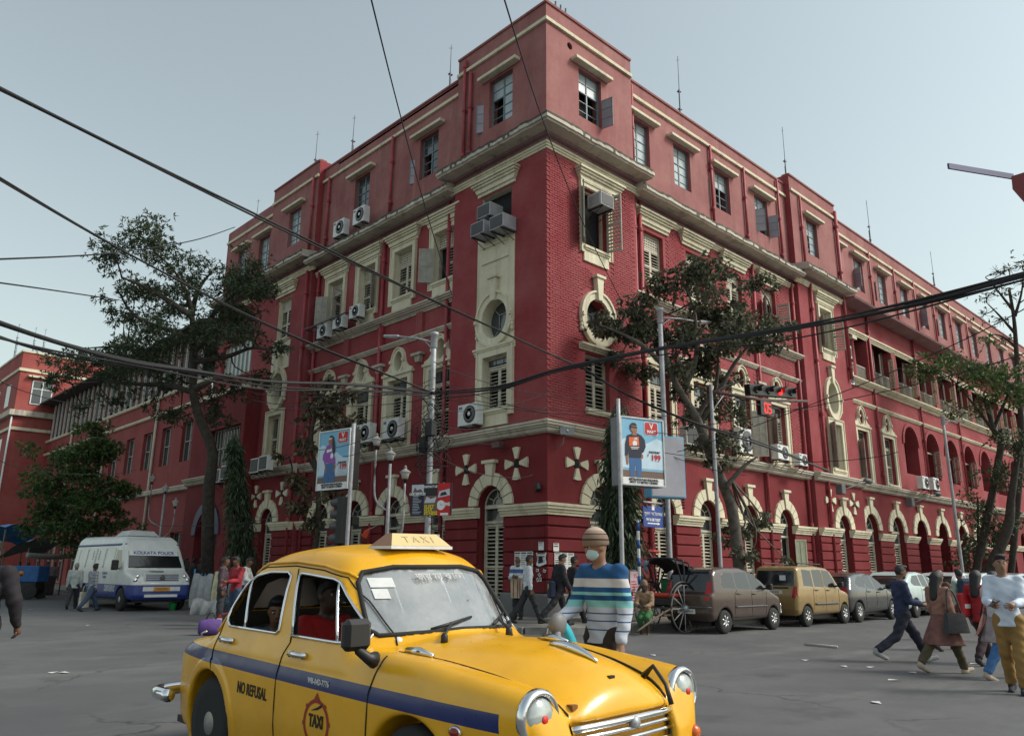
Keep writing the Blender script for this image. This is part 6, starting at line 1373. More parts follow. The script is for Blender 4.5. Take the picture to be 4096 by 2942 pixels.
fd = sd_ & (cz_ > .30) & (cz_ < 1.53); lx = np.interp(cz_, [.3, .80, .93, 1.0, 1.3, 1.5], [-.215, -.215, -.19, -.16, -.25, -.355]); fx = np.interp(cz_, [.3, .8, .95, 1.0, 1.3, 1.45, 1.5], [.845, .855, .90, .86, .50, .32, .2]); rx = np.interp(cz_, [.3, .55, .75, 1.0, 1.25, 1.42, 1.5], [-.85, -.98, -1.22, -1.22, -1.22, -1.08, -.8])
lab[fd & (cx_ > lx) & (cx_ < fx)] = 'front_door'; lab[fd & (cx_ > rx) & (cx_ < lx)] = 'rear_door'
lab[(cz_ > 1.505) | ((cz_ > 1.46) & (np.abs(cy_) < .5) & (cx_ < .3) & (cx_ > -.9))] = 'roof'
gl = {'wf': win(FWIN), 'wr': win(RWIN), 'ws': (cx_ > .25) & (cz_ > 1.04) & inpoly(cy_, cz_, WSCR), 'wb': (cx_ < -.85) & (cz_ > 1.1) & inpoly(cy_, cz_, BSCR)}
hole = np.zeros(len(Qv), bool)
for v in gl.values(): hole |= v
for nm in ('body', 'bonnet', 'boot_lid', 'roof', 'front_door', 'rear_door'):
 for sg in ((1, -1) if 'door' in nm else (0,)):
  m = (lab == nm) & ~hole
  if sg: m &= cy_*sg > 0
  link(nm if 'door' not in nm else 'door', npmesh(nm, Pv, Qv[m], YEL0 if nm in ('bonnet', 'boot_lid', 'roof') else YEL), TAXI)
WS = carglass('windscreen_glass', (.50, .56, .56), .38, .42); SG = carglass('side_glass', (.55, .60, .58), .05, .02)  # windscreen: pale diffuse share is dust plus sky reflection put into the colour
link('windscreen', npmesh('windscreen', Pv-np.array([.012, 0, .008]), Qv[gl['ws']], WS), TAXI); link('rear_window', npmesh('rear_window', Pv+np.array([.012, 0, -.008]), Qv[gl['wb']], SG), TAXI)
# lining: a second skin 3.5 cm inside
Nn = fgrad(f_body, Pv); Nn /= np.linalg.norm(Nn, axis=1)[:, None]+1e-9; m = ~hole & (cz_ > .45) & (cx_ > -1.5) & (cx_ < .95); LIN = mat('taxi_lining', (.035, .032, .03), .9, var=.1)
link('lining', npmesh('lining', Pv-Nn*.035, Qv[m], LIN), TAXI)
def ysurf(x, z, sg=-1):
 lo_, hi_ = .2, .95
 for _ in range(26):
  mi = (lo_+hi_)/2
  if float(f_body(np.array([x]), np.array([mi]), np.array([z]))[0]) < 0: lo_ = mi
  else: hi_ = mi
 return sg*lo_
def zsurf(x, y):
 lo_, hi_ = .5, 1.8
 for _ in range(26):
  mi = (lo_+hi_)/2
  if float(f_body(np.array([x]), np.array([y]), np.array([mi]))[0]) < 0: lo_ = mi
  else: hi_ = mi
 return lo_
def xsurf(y, z, sg=1):
 lo_, hi_ = 0., 2.4
 for _ in range(26):
  mi = (lo_+hi_)/2
  if float(f_body(np.array([sg*mi]), np.array([y]), np.array([z]))[0]) < 0: lo_ = mi
  else: hi_ = mi
 return sg*lo_
def dens(poly, n=6, closed=True):
 out = []; k = len(poly)
 for i in range(k if closed else k-1):
  a, b = poly[i], poly[(i+1) % k]; out += [(a[0]+(b[0]-a[0])*j/n, a[1]+(b[1]-a[1])*j/n) for j in range(n)]
 return out+([out[0]] if closed else [poly[-1]])
DKGAP = mat('gap_black', (.01, .008, .006), .9, var=0)
for sg in (-1, 1):
 for poly, nm in ((FWIN, 'window_trim'), (RWIN, 'window_trim')):
  mb = MB(); mb.tube([(x, ysurf(x, z, sg)+sg*.004, z) for x, z in dens(poly, 4)], .011, 6); mb.build(nm, CHROME, TAXI)
 mb = MB(); mb.tube([(x, ysurf(x, z, sg), z) for x, z in dens([(.235, 1.405), (.40, 1.05)], 6, False)], .011, 6); mb.build('quarter_bar', CHROME, TAXI); mb = MB(); mb.tube([(x, ysurf(x, z, sg), z) for x, z in dens([(-.985, 1.40), (-.865, 1.05)], 6, False)], .011, 6); mb.build('quarter_bar', CHROME, TAXI)
 mb = MB()
 for ln in ([(-.215, .26), (-.215, .80), (-.19, .93), (-.16, 1.0), (-.25, 1.3), (-.345, 1.48)], [(.845, .26), (.855, .80), (.90, .95), (.90, 1.0)], [(-.85, .3), (-.98, .55), (-1.20, .72), (-1.255, .85), (-1.235, 1.0), (-1.23, 1.12), (-1.15, 1.32), (-1.03, 1.43), (-.85, 1.485), (-.4, 1.50), (.0, 1.475), (.28, 1.43), (.45, 1.29), (.72, 1.03)]): mb.tube([(x, ysurf(x, z, sg)+sg*.0005, z) for x, z in dens(ln, 5, False)], .0055, 5)
 mb.build('door_gap', DKGAP, TAXI)
 mb = MB(); mb.tube([(x, ysurf(x, z, sg)+sg*.010, z) for x, z in dens([(-1.30, 1.0), (-1.22, 1.2), (-1.07, 1.42), (-.85, 1.515), (-.4, 1.53), (.0, 1.505), (.27, 1.46), (.33, 1.43)], 6, False)], .010, 6); mb.build('gutter', YEL, TAXI)
 mb = MB(); mb.tube([(x, sg*float(BON(x)), zsurf(x, sg*float(BON(x)))+.001) for x in np.linspace(.87, 2.10, 26)], [.004+.007*min(1, max(0, (x-1.1)/.8)) for x in np.linspace(.87, 2.10, 26)], 5); mb.build('bonnet_gap', DKGAP, TAXI)
 for hx, hz in ((-1.05, .955), (.015, .94)):
  y0 = ysurf(hx, hz, sg); mb = MB(); mb.tube([(hx-.10, y0+sg*.028, hz), (hx, y0+sg*.042, hz+.004), (hx+.10, y0+sg*.028, hz)], [.014, .019, .014], 8); [mb.lathe([(.022, 0), (.018, .03)], 10, (hx+q, min(y0, y0+sg*.03), hz), axis='y') for q in (-.085, .085)]; mb.build('door_handle', CHROME, TAXI)
 hl = (2.045, sg*.615, .80)
 mb = MB(); mb.lathe([(.128, -.03), (.140, -.02), (.137, .008), (.118, .026), (.105, .012), (.10, -.03)], 32, hl, axis='x'); h_ = mb.build('headlight', CHROME, TAXI)
 mb = MB(); mb.lathe([(.104, .0), (.085, .022), (.05, .036), (.001, .042)], 28, hl, axis='x'); mb.build('lens', mat('headlamp_lens', (.42, .45, .44), .12, .35, var=.2, vscale=14), h_)
 mb = MB(); mb.lathe([(.022, .039), (.02, .0435), (.001, .0445)], 14, hl, axis='x'); mb.build('red_sticker', mat('red_dot', (.6, .02, .01), .5), h_)
 mb = MB(); mb.lathe([(.045, -.04), (.045, .02), (.03, .05), (.001, .055)], 14, (2.09, sg*.615, .585), axis='x'); mb.build('indicator', mat('amber_lens', (.55, .10, .01), .25, var=.1), TAXI)
 y0 = ysurf(1.62, .70, sg); mb = MB(); mb.ell((1.62, y0+sg*.006, .705), (.048, .03, .03)); mb.build('side_repeater', CHROME, TAXI); mb = MB(); mb.ell((1.628, y0+sg*.02, .705), (.034, .025, .022)); mb.build('repeater_lens', mat('dull_red_lens', (.25, .02, .015), .3), TAXI)
 mb = MB(); zz = zsurf(1.02, sg*.57); mb.tube([(.93, sg*.585, zsurf(.93, sg*.585)+.012), (1.05, sg*.585, zsurf(1.05, sg*.585)+.02), (1.17, sg*.58, zsurf(1.17, sg*.58)+.012)], [.02, .026, .012], 8); mb.build('scuttle_trim', CHROME, TAXI)
TRIMG = mat('mirror_grey', (.16, .16, .165), .5)
for sg, mt_, x_ in ((-1, BLACK, .86), (1, TRIMG, .80)):
 o = link('side_mirror', None, TAXI); mb = MB(); y0 = sg*.79
 mb.tube([(x_+.03, y0, .985), (x_+.035, y0+sg*.05, 1.0), (x_, y0+sg*.09, 1.04), (x_, y0+sg*.10, 1.08)], [.05, .032, .028, .03], 10); a_ = mb.build('side_mirror', mt_, TAXI); bpy.data.objects.remove(o)
 if sg < 0: mb = MB(); mb.bbox(x_-.045, x_+.04, y0+sg*.20, y0+sg*.02, 1.04, 1.215, .028); mb.build('mirror_shell', BLACK, a_); mb = MB(); mb.box(x_-.052, x_-.0455, y0+sg*.18, y0+sg*.04, 1.06, 1.195); mb.build('mirror_glass', CHROME, a_)
 else: mb = MB(); mb.ell((x_, y0+sg*.10, 1.09), (.05, .085, .085)); mb.build('mirror_shell', TRIMG, a_)
# windscreen rubber, wipers, roof sign
mb = MB(); mb.tube([(xsurf(y, z), y, z) for y, z in dens(WSCR, 4)], .017, 6); mb.build('windscreen_seal', RUBBER, TAXI)
mb = MB(); mb.tube([(xsurf(y, z, -1), y, z) for y, z in dens(BSCR, 4)], .014, 6); mb.build('rear_seal', RUBBER, TAXI)
for y0, y1 in ((-.30, .14), (.26, .60)):
 mb = MB(); a = Vector((.93, y0, zsurf(.93, y0)+.01)); b = Vector((xsurf(y0+(y1-y0)*.5, 1.16)+.03, y0+(y1-y0)*.5, 1.14)); c = Vector((xsurf(y1, 1.2)+.02, y1, 1.17)); mb.lathe([(.025, -.02), (.022, .03), (.01, .045)], 10, tuple(a)); mb.tube([a+Vector((0, 0, .03)), b], .010, 6); e = Vector((xsurf(y0+.05, 1.115)+.02, y0+.05, 1.115)); mb.tube([e, b, c], [.009, .012, .009], 6); mb.build('wiper', BLACK, TAXI)
t = thing('taxi_sign', 'cream wedge-shaped sign on the roof of the yellow taxi', 'sign', (0, 0, 0)); t.location = TAXI.matrix_basis @ Vector((.165, .0, 1.643)); t.rotation_euler = TAXI.rotation_euler
mb = MB(); mb.add([(-.13, -.27, 0), (.13, -.27, 0), (.13, .27, 0), (-.13, .27, 0), (-.035, -.20, .088), (.035, -.20, .088), (.035, .20, .088), (-.035, .20, .088)], [(0,3,2,1),(4,5,6,7),(0,1,5,4),(1,2,6,5),(2,3,7,6),(3,0,4,7)], 0); mb.m[2] = 1; mb.m[4] = 1; mb.build('lamp_housing', [mat('sign_cream', (.62, .47, .22), .45, var=.06), mat('sign_brown', (.30, .15, .08), .5)], t); mb = MB(); mb.box(-.137, .137, -.277, .277, -.022, -.001); mb.build('base', WHITEP, t)
tx = text('T A X I', .09, mat('faded_letters', (.52, .42, .24), .6), t, Matrix.Translation((.086, 0, .045)) @ Matrix.Rotation(math.pi/2, 4, 'Z') @ Matrix.Rotation(math.radians(90-47), 4, 'X'), extr=.001)
# lettering on the near side
BKL = mat('sign_black', (.012, .010, .008), .6); WHL = mat('sign_white', (.62, .62, .60), .6); RDL = mat('sign_red', (.28, .02, .012), .6)
sY = lambda x, z: ysurf(x, z)-.003
text('NO REFUSAL', .105, BKL, TAXI, Matrix.Translation((-.54, sY(-.54, .66)+.001, .655)) @ RX @ Matrix.Rotation(-.02, 4, 'Z'), sx=.72, bold=.002)
text('WB-04D-7776', .048, WHL, TAXI, Matrix.Translation((.315, sY(.3, .805), .802)) @ RX @ Matrix.Rotation(-.016, 4, 'Z'), sx=.86, bold=.0008)
text('TAXI', .10, BKL, TAXI, Matrix.Translation((.32, sY(.32, .56), .575)) @ RX, sx=.75, bold=.003)
mb = MB(); ring_ = [(.32+.155*math.cos(2*math.pi*i/40)*(1+.0), .555+.145*math.sin(2*math.pi*i/40)) for i in range(40)]
for i in range(40):
 r0_, r1_ = .125, .148+(.012 if i % 5 == 0 else 0); a0_, a1_ = 2*math.pi*i/40, 2*math.pi*(i+1)/40
 P = [(.32+r*math.cos(a), .565+r*.95*math.sin(a)) for r, a in ((r0_, a0_), (r1_, a0_), (r1_, a1_), (r0_, a1_))]; mb.add([(x, sY(x, z), z) for x, z in P], [(0, 1, 2, 3)])
mb.add([(x, sY(x, z), z) for x, z in ((.28, .695), (.36, .695), (.32, .745))], [(0, 1, 2)]); mb.build('emblem_ring', RDL, TAXI)
mb = MB()
for i in range(3): mb.tube([(.26+.03*i, sY(.3, .64)+.001, .635+.004*i), (.31+.03*i, sY(.3, .65)+.001, .648+.01*i), (.35+.02*i, sY(.3, .66)+.001, .665+.012*i)], [.002, .006, .002], 5)
mb.build('emblem_flourish', BKL, TAXI)
# windscreen lettering and paper stickers
Mw = Matrix.Translation((xsurf(.02, 1.43)+.003, .03, 1.435)) @ Matrix.Rotation(math.pi/2, 4, 'Z') @ Matrix.Rotation(math.radians(46), 4, 'X')
text('\u099c\u09df \u09ae\u09be \u0995\u09be\u09b2\u09c0', .085, mat('glass_paint', (.5, .5, .48), .7), TAXI, Mw, extr=.0005)
for (ya, yb, za, zb2) in ((-.50, -.34, 1.37, 1.43), (-.50, -.40, 1.30, 1.36)):
 mb = MB(); mb.add([(xsurf(y, z)-.008, y, z) for y, z in ((ya, za), (yb, za), (yb, zb2), (ya, zb2))], [(0, 1, 2, 3)]); mb.build('paper_sticker', WHITEP, TAXI)
# bonnet ornament, badge, catch, grille, bumpers
mb = MB(); n_ = 10; mb.tube([(1.55+.36*i/n_, 0, zsurf(1.55+.36*i/n_, 0)+.008+.012*math.sin(math.pi*min(1, i/n_*1.0))) for i in range(n_+1)], [.006+.022*math.sin(math.pi*min(1, .08+.9*i/n_))**1.2 for i in range(n_+1)], 8); mb.build('bonnet_ornament', CHROME, TAXI)
mb = MB(); z_ = zsurf(2.02, -.03); mb.box(1.985, 2.03, -.045, .0, z_-.03, z_+.008); mb.build('badge', BLACK, TAXI); mb = MB(); z_ = zsurf(2.04, -.36); mb.box(2.02, 2.06, -.385, -.345, z_-.02, z_+.008); mb.build('badge', mat('small_badge', (.2, .08, .02), .5), TAXI)
mb = MB(); mb.tube([(1.90, .43, zsurf(1.90, .43)+.01), (1.98, .42, .95), (2.08, .40, .86), (2.12, .39, .76)], [.02, .012, .012, .016], 6); mb.build('bonnet_strap', BLACK, TAXI)
mb = MB(); mb.box(2.03, 2.055, -.43, .43, .445, .755); mb.build('grille_opening', BLACK, TAXI)
for i in range(7):
 mb = MB(); z_ = .735-.045*i; Q = [(2.075+.05*(1-(y/.46)**2), y, z_-.05*abs(y)**2) for y in np.linspace(-.42, .42, 13)]; mb.tube(Q, .013 if i else .02, 6); mb.build('grille_bar', CHROME, TAXI)
mb = MB(); mb.lathe([(.035, -.02), (.03, .01), (.001, .015)], 14, (2.14, .03, .715), axis='x'); mb.build('grille_badge', METAL, TAXI)
for sg, x0, nm in ((1, 2.24, 'front_bumper'), (-1, -2.24, 'rear_bumper')):
 mb = MB(); Q = [(x0-sg*.35, -.83, .47), (x0-sg*.08, -.82, .47), (x0, -.70, .47), (x0+sg*.03, -.35, .47), (x0+sg*.04, 0, .47), (x0+sg*.03, .35, .47), (x0, .70, .47), (x0-sg*.08, .82, .47), (x0-sg*.35, .83, .47)]; mb.tube(smoothpath(Q, 4), .05, 10); mb.build(nm, CHROME, TAXI)
 mb = MB(); [mb.tube([(x0-sg*.25, q, .45), (x0, q, .46)], .03, 6) for q in (-.4, .4)]; mb.build('bumper_iron', BLACK, TAXI)
mb = MB(); mb.tube([(-2.12, -.5, .885), (-2.0, -.56, .925), (-1.85, -.585, .955)], .008, 5); mb.build('boot_trim', CHROME, TAXI)
mb = MB(); mb.box(-2.0, 2.0, -.7, .7, .25, .30); mb.build('floor_pan', BLACK, TAXI)
def wheel(parent, x, y, z, r, w, sg, rimm, hub=True, spokes=0, name='wheel'):
 mb = MB(); mb.lathe([(r*.66, -w/2), (r*.93, -w/2), (r, -w/2+.03), (r, w/2-.03), (r*.93, w/2), (r*.66, w/2)], 32, (0, 0, 0), axis='y'); o = mb.build(name, RUBBER, parent, (x, y, z))
 mb = MB(); f_ = sg*w/2
 prof = [(r*.68, -.02*sg+f_), (r*.66, f_-.03*sg), (r*.5, f_-.055*sg), (r*.42, f_-.02*sg), (r*.3, f_-.005*sg), (r*.12, f_+.012*sg), (.001, f_+.016*sg)]
 mb.lathe(prof, 28, axis='y'); mb.build('rim', rimm, o)
 if spokes:
  mb = MB()
  for i in range(spokes): a = 2*math.pi*i/spokes; mb.tube([(math.cos(a)*r*.2, f_-.0*sg, math.sin(a)*r*.2), (math.cos(a)*r*.62, f_-.022*sg, math.sin(a)*r*.62)], [.03, .022], 5)
  mb.build('spokes', rimm, o)
 return o
RIMG = mat('steel_rim', (.30, .29, .28), .45, .5, var=.2, vscale=9, dirt=.4)
for ax in (RA_, FA_):
 for sg in (-1, 1): wheel(TAXI, ax, sg*.68, WR+.012, WR, .17, sg, RIMG)
mb = MB(); mb.box(-1.55, -.93, -.78, .78, .3, .72) if False else None
mb.tube([(RA_, -.6, WR), (RA_, .6, WR)], .05, 8); mb.build('rear_axle', BLACK, TAXI)
# cabin
SEAT = mat('seat_cloth', (.09, .085, .075), .9, var=.2); SEATB = mat('seat_tan', (.05, .042, .035), .9, var=.2)
for x0, nm, mt_ in ((-.02, 'front_seat', SEAT), (-1.05, 'rear_seat', SEATB)):
 mb = MB(); mb.bbox(x0-.28, x0+.22, -.62, .62, .36, .58, .05); o = mb.build(nm, mt_, TAXI)
 mb = MB(); mb.add([(x0-.40, -.62, .56), (x0-.22, -.62, .56), (x0-.22, .62, .56), (x0-.40, .62, .56), (x0-.50, -.60, 1.10), (x0-.40, -.60, 1.12), (x0-.40, .60, 1.12), (x0-.50, .60, 1.10)], [(0,3,2,1),(4,5,6,7),(0,1,5,4),(1,2,6,5),(2,3,7,6),(3,0,4,7)]); mb.build('backrest', mt_, o)
mb = MB(); mb.bbox(.56, .86, -.64, .64, .72, .985, .04); mb.build('dashboard', mat('dash_grey', (.06, .065, .07), .7), TAXI)
mb = MB(); Q = [(.36+.06*math.sin(2*math.pi*i/24), -.34+.19*math.cos(2*math.pi*i/24), .96+.18*math.sin(2*math.pi*i/24)) for i in range(25)]; mb.tube(Q, .014, 6); mb.tube([(.36, -.34, .96), (.62, -.34, .84)], .02, 6); mb.tube([(.36, -.53, .96), (.36, -.15, .96)], .012, 6); mb.build('steering_wheel', BLACK, TAXI)
mb = MB(); mb.ell((.66, -.46, 1.045), (.05, .045, .035)); mb.build('dash_ornament', WHITEP, TAXI)
t = thing('pink_cloth', 'pale pink cloth hung behind the taxi windscreen', 'cloth', TAXI.matrix_basis @ Vector((.50, .10, .98)), -1.56); mb = MB(); V = []
for i in range(9):
 for j in range(7): u, v = i/8, j/6; V.append((.03*math.sin(u*14)+.05*v, -.17+.34*u*(1-.35*v)+.05*v, .30*v-.02*math.sin(u*3.1)*v))
mb.add(V, [(i*7+j, (i+1)*7+j, (i+1)*7+j+1, i*7+j+1) for i in range(8) for j in range(6)], 0, True); mb.build('cloth', mat('pink_fabric', (.62, .40, .37), .9), t)
# ================================================================== other vehicles
def poly_sdf(px, pz, poly):
 px, pz = np.broadcast_arrays(px, pz)
 d = np.full(px.shape, 9., np.float32); n = len(poly)
 for i in range(n):
  (x0, z0), (x1, z1) = poly[i], poly[(i+1) % n]; dx, dz = x1-x0, z1-z0; t = np.clip(((px-x0)*dx+(pz-z0)*dz)/(dx*dx+dz*dz), 0, 1); d = np.minimum(d, np.hypot(px-x0-t*dx, pz-z0-t*dz))
 return np.where(inpoly(px, pz, poly), -d, d)
def make_car(label, loc, rotz, prof, W, wsec, sidewins, axles, wr, paint, rearwin, frontwin, h=.03, group='cars parked along the kerb', rim=None, lights=None, plate=None, extra=None, planx=None, spokes=0, cat='car', glass=None):
 """prof: side silhouette polygon (x fwd, z); W half width; wsec: curve of width factor over z; windows as polygons in (x,z) / (y,z)"""
 t = thing('parked_car' if cat == 'car' else cat.replace(' ', '_'), label, cat, loc, rotz, group)
 ws = curve(wsec); pl = curve(planx); xs = [p[0] for p in prof]; zs = [p[1] for p in prof]
 def f(x, y, z):
  ay = np.abs(y); s = poly_sdf(x, z, prof); g = smax(s+.03, ay-W*ws(z)*pl(x), .10); 
  for ax in axles:
   c = np.sqrt((x-ax)**2+(z-wr)**2)-(wr+.055); g = smax(g, -np.maximum(c, W-.32-ay), .02)
  return g
 P, Q = snets(f, (min(xs)-.1, -W-.1, min(zs)-.1), (max(xs)+.1, W+.1, max(zs)+.1), h); P = project(f, P, 2)
 sv = np.abs(P[:, 1]) > W*.5; xm = (min(xs)+max(xs))/2
 for p in sidewins: snap(P, sv, 0, 2, p, h*.62)
 for p, sg in ((rearwin, -1), (frontwin, 1)):
  if p: snap(P, ((P[:, 0]-xm)*sg > .2) & (P[:, 2] > zs[0]+.4), 1, 2, p, h*.62)
 C = P[Q].mean(1); N = np.cross(P[Q[:, 1]]-P[Q[:, 0]], P[Q[:, 2]]-P[Q[:, 0]]); N /= np.linalg.norm(N, axis=1)[:, None]+1e-9
 G = glass or CARG; used = np.zeros(len(Q), bool)
 for p in sidewins:
  for sg in (-1, 1):
   m = (np.abs(C[:, 1]) > W*.5) & (C[:, 1]*sg > 0) & inpoly(C[:, 0], C[:, 2], p) & (np.abs(N[:, 1]) > .35) & ~used
   if m.any(): used |= m; link('side_window', npmesh('side_window', P, Q[m], G), t)
 for p, sg, nm in ((rearwin, -1, 'rear_window'), (frontwin, 1, 'windscreen')):
  if p:
   m = ((C[:, 0]-xm)*sg > .2) & inpoly(C[:, 1], C[:, 2], p) & (N[:, 0]*sg > .25) & ~used
   if m.any(): used |= m; link(nm, npmesh(nm, P, Q[m], G), t)
 rest = ~used; bump = rest & (C[:, 2] < zs[0]+.10)
 link('body', npmesh('body', P, Q[rest], paint), t)
 mb = MB(); mb.box(min(xs)+.3, max(xs)-.3, -W+.25, W-.25, wr-.1, wr+.2); mb.build('underbody', BLACK, t)
 for ax in axles:
  for sg in (-1, 1): wheel(t, ax, sg*(W-.10), wr, wr, .17, sg, rim or ALLOY, spokes=spokes)
 def ys(x, z, sg):
  lo_, hi_ = .2, W+.1
  for _ in range(22):
   mi = (lo_+hi_)/2
   if float(f(np.array([x]), np.array([mi]), np.array([z]))[0]) < 0: lo_ = mi
   else: hi_ = mi
  return sg*lo_
 def xsf(y, z, sg):
  lo_, hi_ = 0., max(abs(min(xs)), abs(max(xs)))+.1
  for _ in range(22):
   mi = (lo_+hi_)/2
   if float(f(np.array([xm+sg*mi]), np.array([y]), np.array([z]))[0]) < 0: lo_ = mi
   else: hi_ = mi
  return xm+sg*lo_
 return t, ys, xsf
CARG = glassmat('car_glass', (.012, .013, .016), .1); ALLOY = mat('alloy_rim', (.42, .42, .43), .35, .7, var=.15, dirt=.3)
TAIL = mat('tail_red', (.32, .012, .015), .2, var=.1); PLATE = mat('number_plate', (.62, .62, .58), .5, var=.05); TRIM = mat('grey_trim', (.08, .08, .085), .6)
YR = -4.72      # centre line of the parked row
def gaps(t, ys, lines):
 for sg in (-1, 1):
  mb = MB()
  for l_ in lines: mb.tube([(x, ys(x, z, sg)+sg*.001, z) for x, z in dens(l_, 4, False)], .006, 4)
  mb.build('door_gap', DKGAP, t)
def finish(t, ys, xsf, tail, handles, plate, mirror, lines, wiper=None, bump=None, platetext='', head=None):
 gaps(t, ys, lines)
 for sg in (-1, 1):
  mb = MB(); ya, yb, za, zb2 = tail; V = []; n = 5
  for i in range(n+1):
   for j in range(3):
    z = za+(zb2-za)*i/n; y = sg*(ya+(yb-ya)*j/2*(1-.35*i/n)) ; V.append((xsf(y, z, -1)-.012, y, z))
  mb.add(V, [(i*3+j, (i+1)*3+j, (i+1)*3+j+1, i*3+j+1) for i in range(n) for j in range(2)]); 
  mb.build('tail_light', TAIL, t)
  for hx, hz in handles: y = ys(hx, hz, sg); mb = MB(); mb.tube([(hx-.09, y+sg*.02, hz), (hx, y+sg*.035, hz), (hx+.09, y+sg*.02, hz)], .016, 6); mb.build('door_handle', t.get('hm') and CHROME or TRIM, t)
  mx, mz = mirror; y = ys(mx, mz, sg); mb = MB(); mb.bbox(mx-.05, mx+.07, min(y+sg*.05, y+sg*.22), max(y+sg*.05, y+sg*.22), mz-.02, mz+.13, .025); mb.tube([(mx, y-sg*.02, mz), (mx, y+sg*.07, mz+.02)], .025, 6); mb.build('side_mirror', BLACK, t)
  if head: hx, hz = head; mb = MB(); yy = sg*.52; mb.ell((xsf(yy, hz, 1)-.03, yy, hz), (.07, .15, .09)); mb.build('headlight', mat('headlamp_lens', (.42, .45, .44), .12, .35), t)
 pz = plate; x = xsf(0, pz, -1); mb = MB(); mb.box(x-.02, x-.006, -.25, .25, pz-.055, pz+.055); p = mb.build('number_plate', PLATE, t)
 text(platetext, .075, C_BLACKP, p, Matrix.Translation((x-.021, 0, pz)) @ Matrix.Rotation(-math.pi/2, 4, 'Z') @ RX, sx=.85, bold=.001)
 if bump: za, zb2 = bump; mb = MB(); [mb.tube([(xsf(y, z, -1)-.015, y, z) for y in np.linspace(-.68, .68, 13)], .022, 6) for z in (za,)]; mb.build('rear_bumper_strip', TRIM, t)
# brown small hatchback, tail towards the crossing
BROWN = carpaint('brown_paint', (.062, .038, .032), .3, .6, .3, .3); GOLD = carpaint('gold_paint', (.30, .195, .07), .3, .6, .3, .3); DGREY = carpaint('dark_grey_paint', (.035, .035, .042), .25, .8, .2, .3); WHITEC = carpaint('white_car_paint', (.55, .57, .58), .3, .6, .2); GREENW = carpaint('pale_teal_paint', (.42, .52, .52), .35, .4, .2); SILV = carpaint('silver_paint', (.36, .37, .38), .3, .6, .2, .4); REDC = carpaint('dark_red_paint', (.12, .012, .018), .3, .6, .2)
x0 = (.73+2.8)/2
t, ys, xf = make_car('brown small hatchback with a sloping nose, nearest of the parked cars', (x0, YR, 0), 0, [(-1.70, .26), (1.72, .26), (1.80, .45), (1.76, .72), (1.62, .86), (1.12, 1.02), (.72, 1.28), (.32, 1.50), (-.2, 1.60), (-.9, 1.60), (-1.42, 1.54), (-1.55, 1.42), (-1.68, 1.0), (-1.78, .92), (-1.80, .45)], .735, [(.2, .90), (.45, .985), (.75, 1.0), (.98, .985), (1.1, .95), (1.45, .83), (1.62, .76)], [[(-.62, 1.05), (-.62, 1.43), (-1.0, 1.44), (-1.18, 1.36), (-1.22, 1.08)], [(-.58, 1.05), (-.58, 1.44), (.02, 1.46), (.06, 1.03)], [(.11, 1.03), (.07, 1.45), (.30, 1.43), (.78, 1.10), (.72, 1.02)]], (-1.18, 1.18), .28, BROWN, [(-.55, 1.02), (.55, 1.02), (.56, 1.3), (.50, 1.49), (-.50, 1.49), (-.56, 1.3)], [(-.58, 1.06), (.58, 1.06), (.52, 1.42), (-.52, 1.42)], planx=[(-1.85, .90), (-1.6, .975), (-1.2, 1.0), (1.0, 1.0), (1.5, .95), (1.85, .80)], spokes=7)
finish(t, ys, xf, (.50, .70, .78, 1.22), ((-.52, .93), (.22, .92)), .52, (.78, 1.04), [[(-.75, .45), (-.72, .9), (-.6, 1.04)], [(.08, .38), (.08, 1.03)], [(.78, .4), (.82, .95)], [(-.75, .38), (.85, .38)]], bump=(.62, .7), platetext='WB 22 A 4219')
mb = MB(); [mb.tube([(x, ys(x, .62, sg)+sg*.008, .62) for x in np.linspace(-.72, .8, 12)], .022, 6) for sg in (-1, 1)]; mb.build('side_moulding', TRIM, t); mb = MB(); mb.tube([(1.76, -.5, .38), (1.92, -.52, .40), (1.93, -.50, .62), (1.78, -.48, .66)], .025, 6); mb.build('nudge_bar', CHROME, t)
t, ys, xf = make_car('gold tall boxy hatchback with roof rails behind the brown car', ((5.0+6.84)/2-.0, YR-.04, 0), 0, [(-1.68, .27), (1.66, .27), (1.76, .45), (1.74, .78), (1.62, .90), (1.02, 1.02), (.62, 1.50), (.40, 1.62), (-.3, 1.68), (-1.3, 1.66), (-1.50, 1.60), (-1.60, 1.1), (-1.72, .85), (-1.75, .45)], .74, [(.2, .92), (.45, .985), (.75, 1.0), (1.0, .985), (1.15, .95), (1.5, .87), (1.7, .80)], [[(-.70, 1.07), (-.70, 1.52), (-1.22, 1.54), (-1.28, 1.10)], [(-.64, 1.07), (-.64, 1.53), (-.05, 1.54), (-.05, 1.05)], [(.01, 1.05), (.01, 1.54), (.42, 1.50), (.78, 1.08), (.72, 1.04)]], (-1.16, 1.2), .28, GOLD, [(-.58, 1.10), (.58, 1.10), (.56, 1.50), (-.56, 1.50)], [(-.6, 1.08), (.6, 1.08), (.55, 1.48), (-.55, 1.48)], planx=[(-1.8, .92), (-1.55, .985), (-1.2, 1.0), (1.0, 1.0), (1.5, .95), (1.8, .80)], spokes=7)
finish(t, ys, xf, (.56, .72, .78, 1.08), ((-.56, .98), (.15, .97)), .92, (.72, 1.07), [[(-.80, .45), (-.76, .95), (-.67, 1.07)], [(-.02, .38), (-.02, 1.05)], [(.80, .4), (.84, 1.0)]], platetext='WB 22 0743')
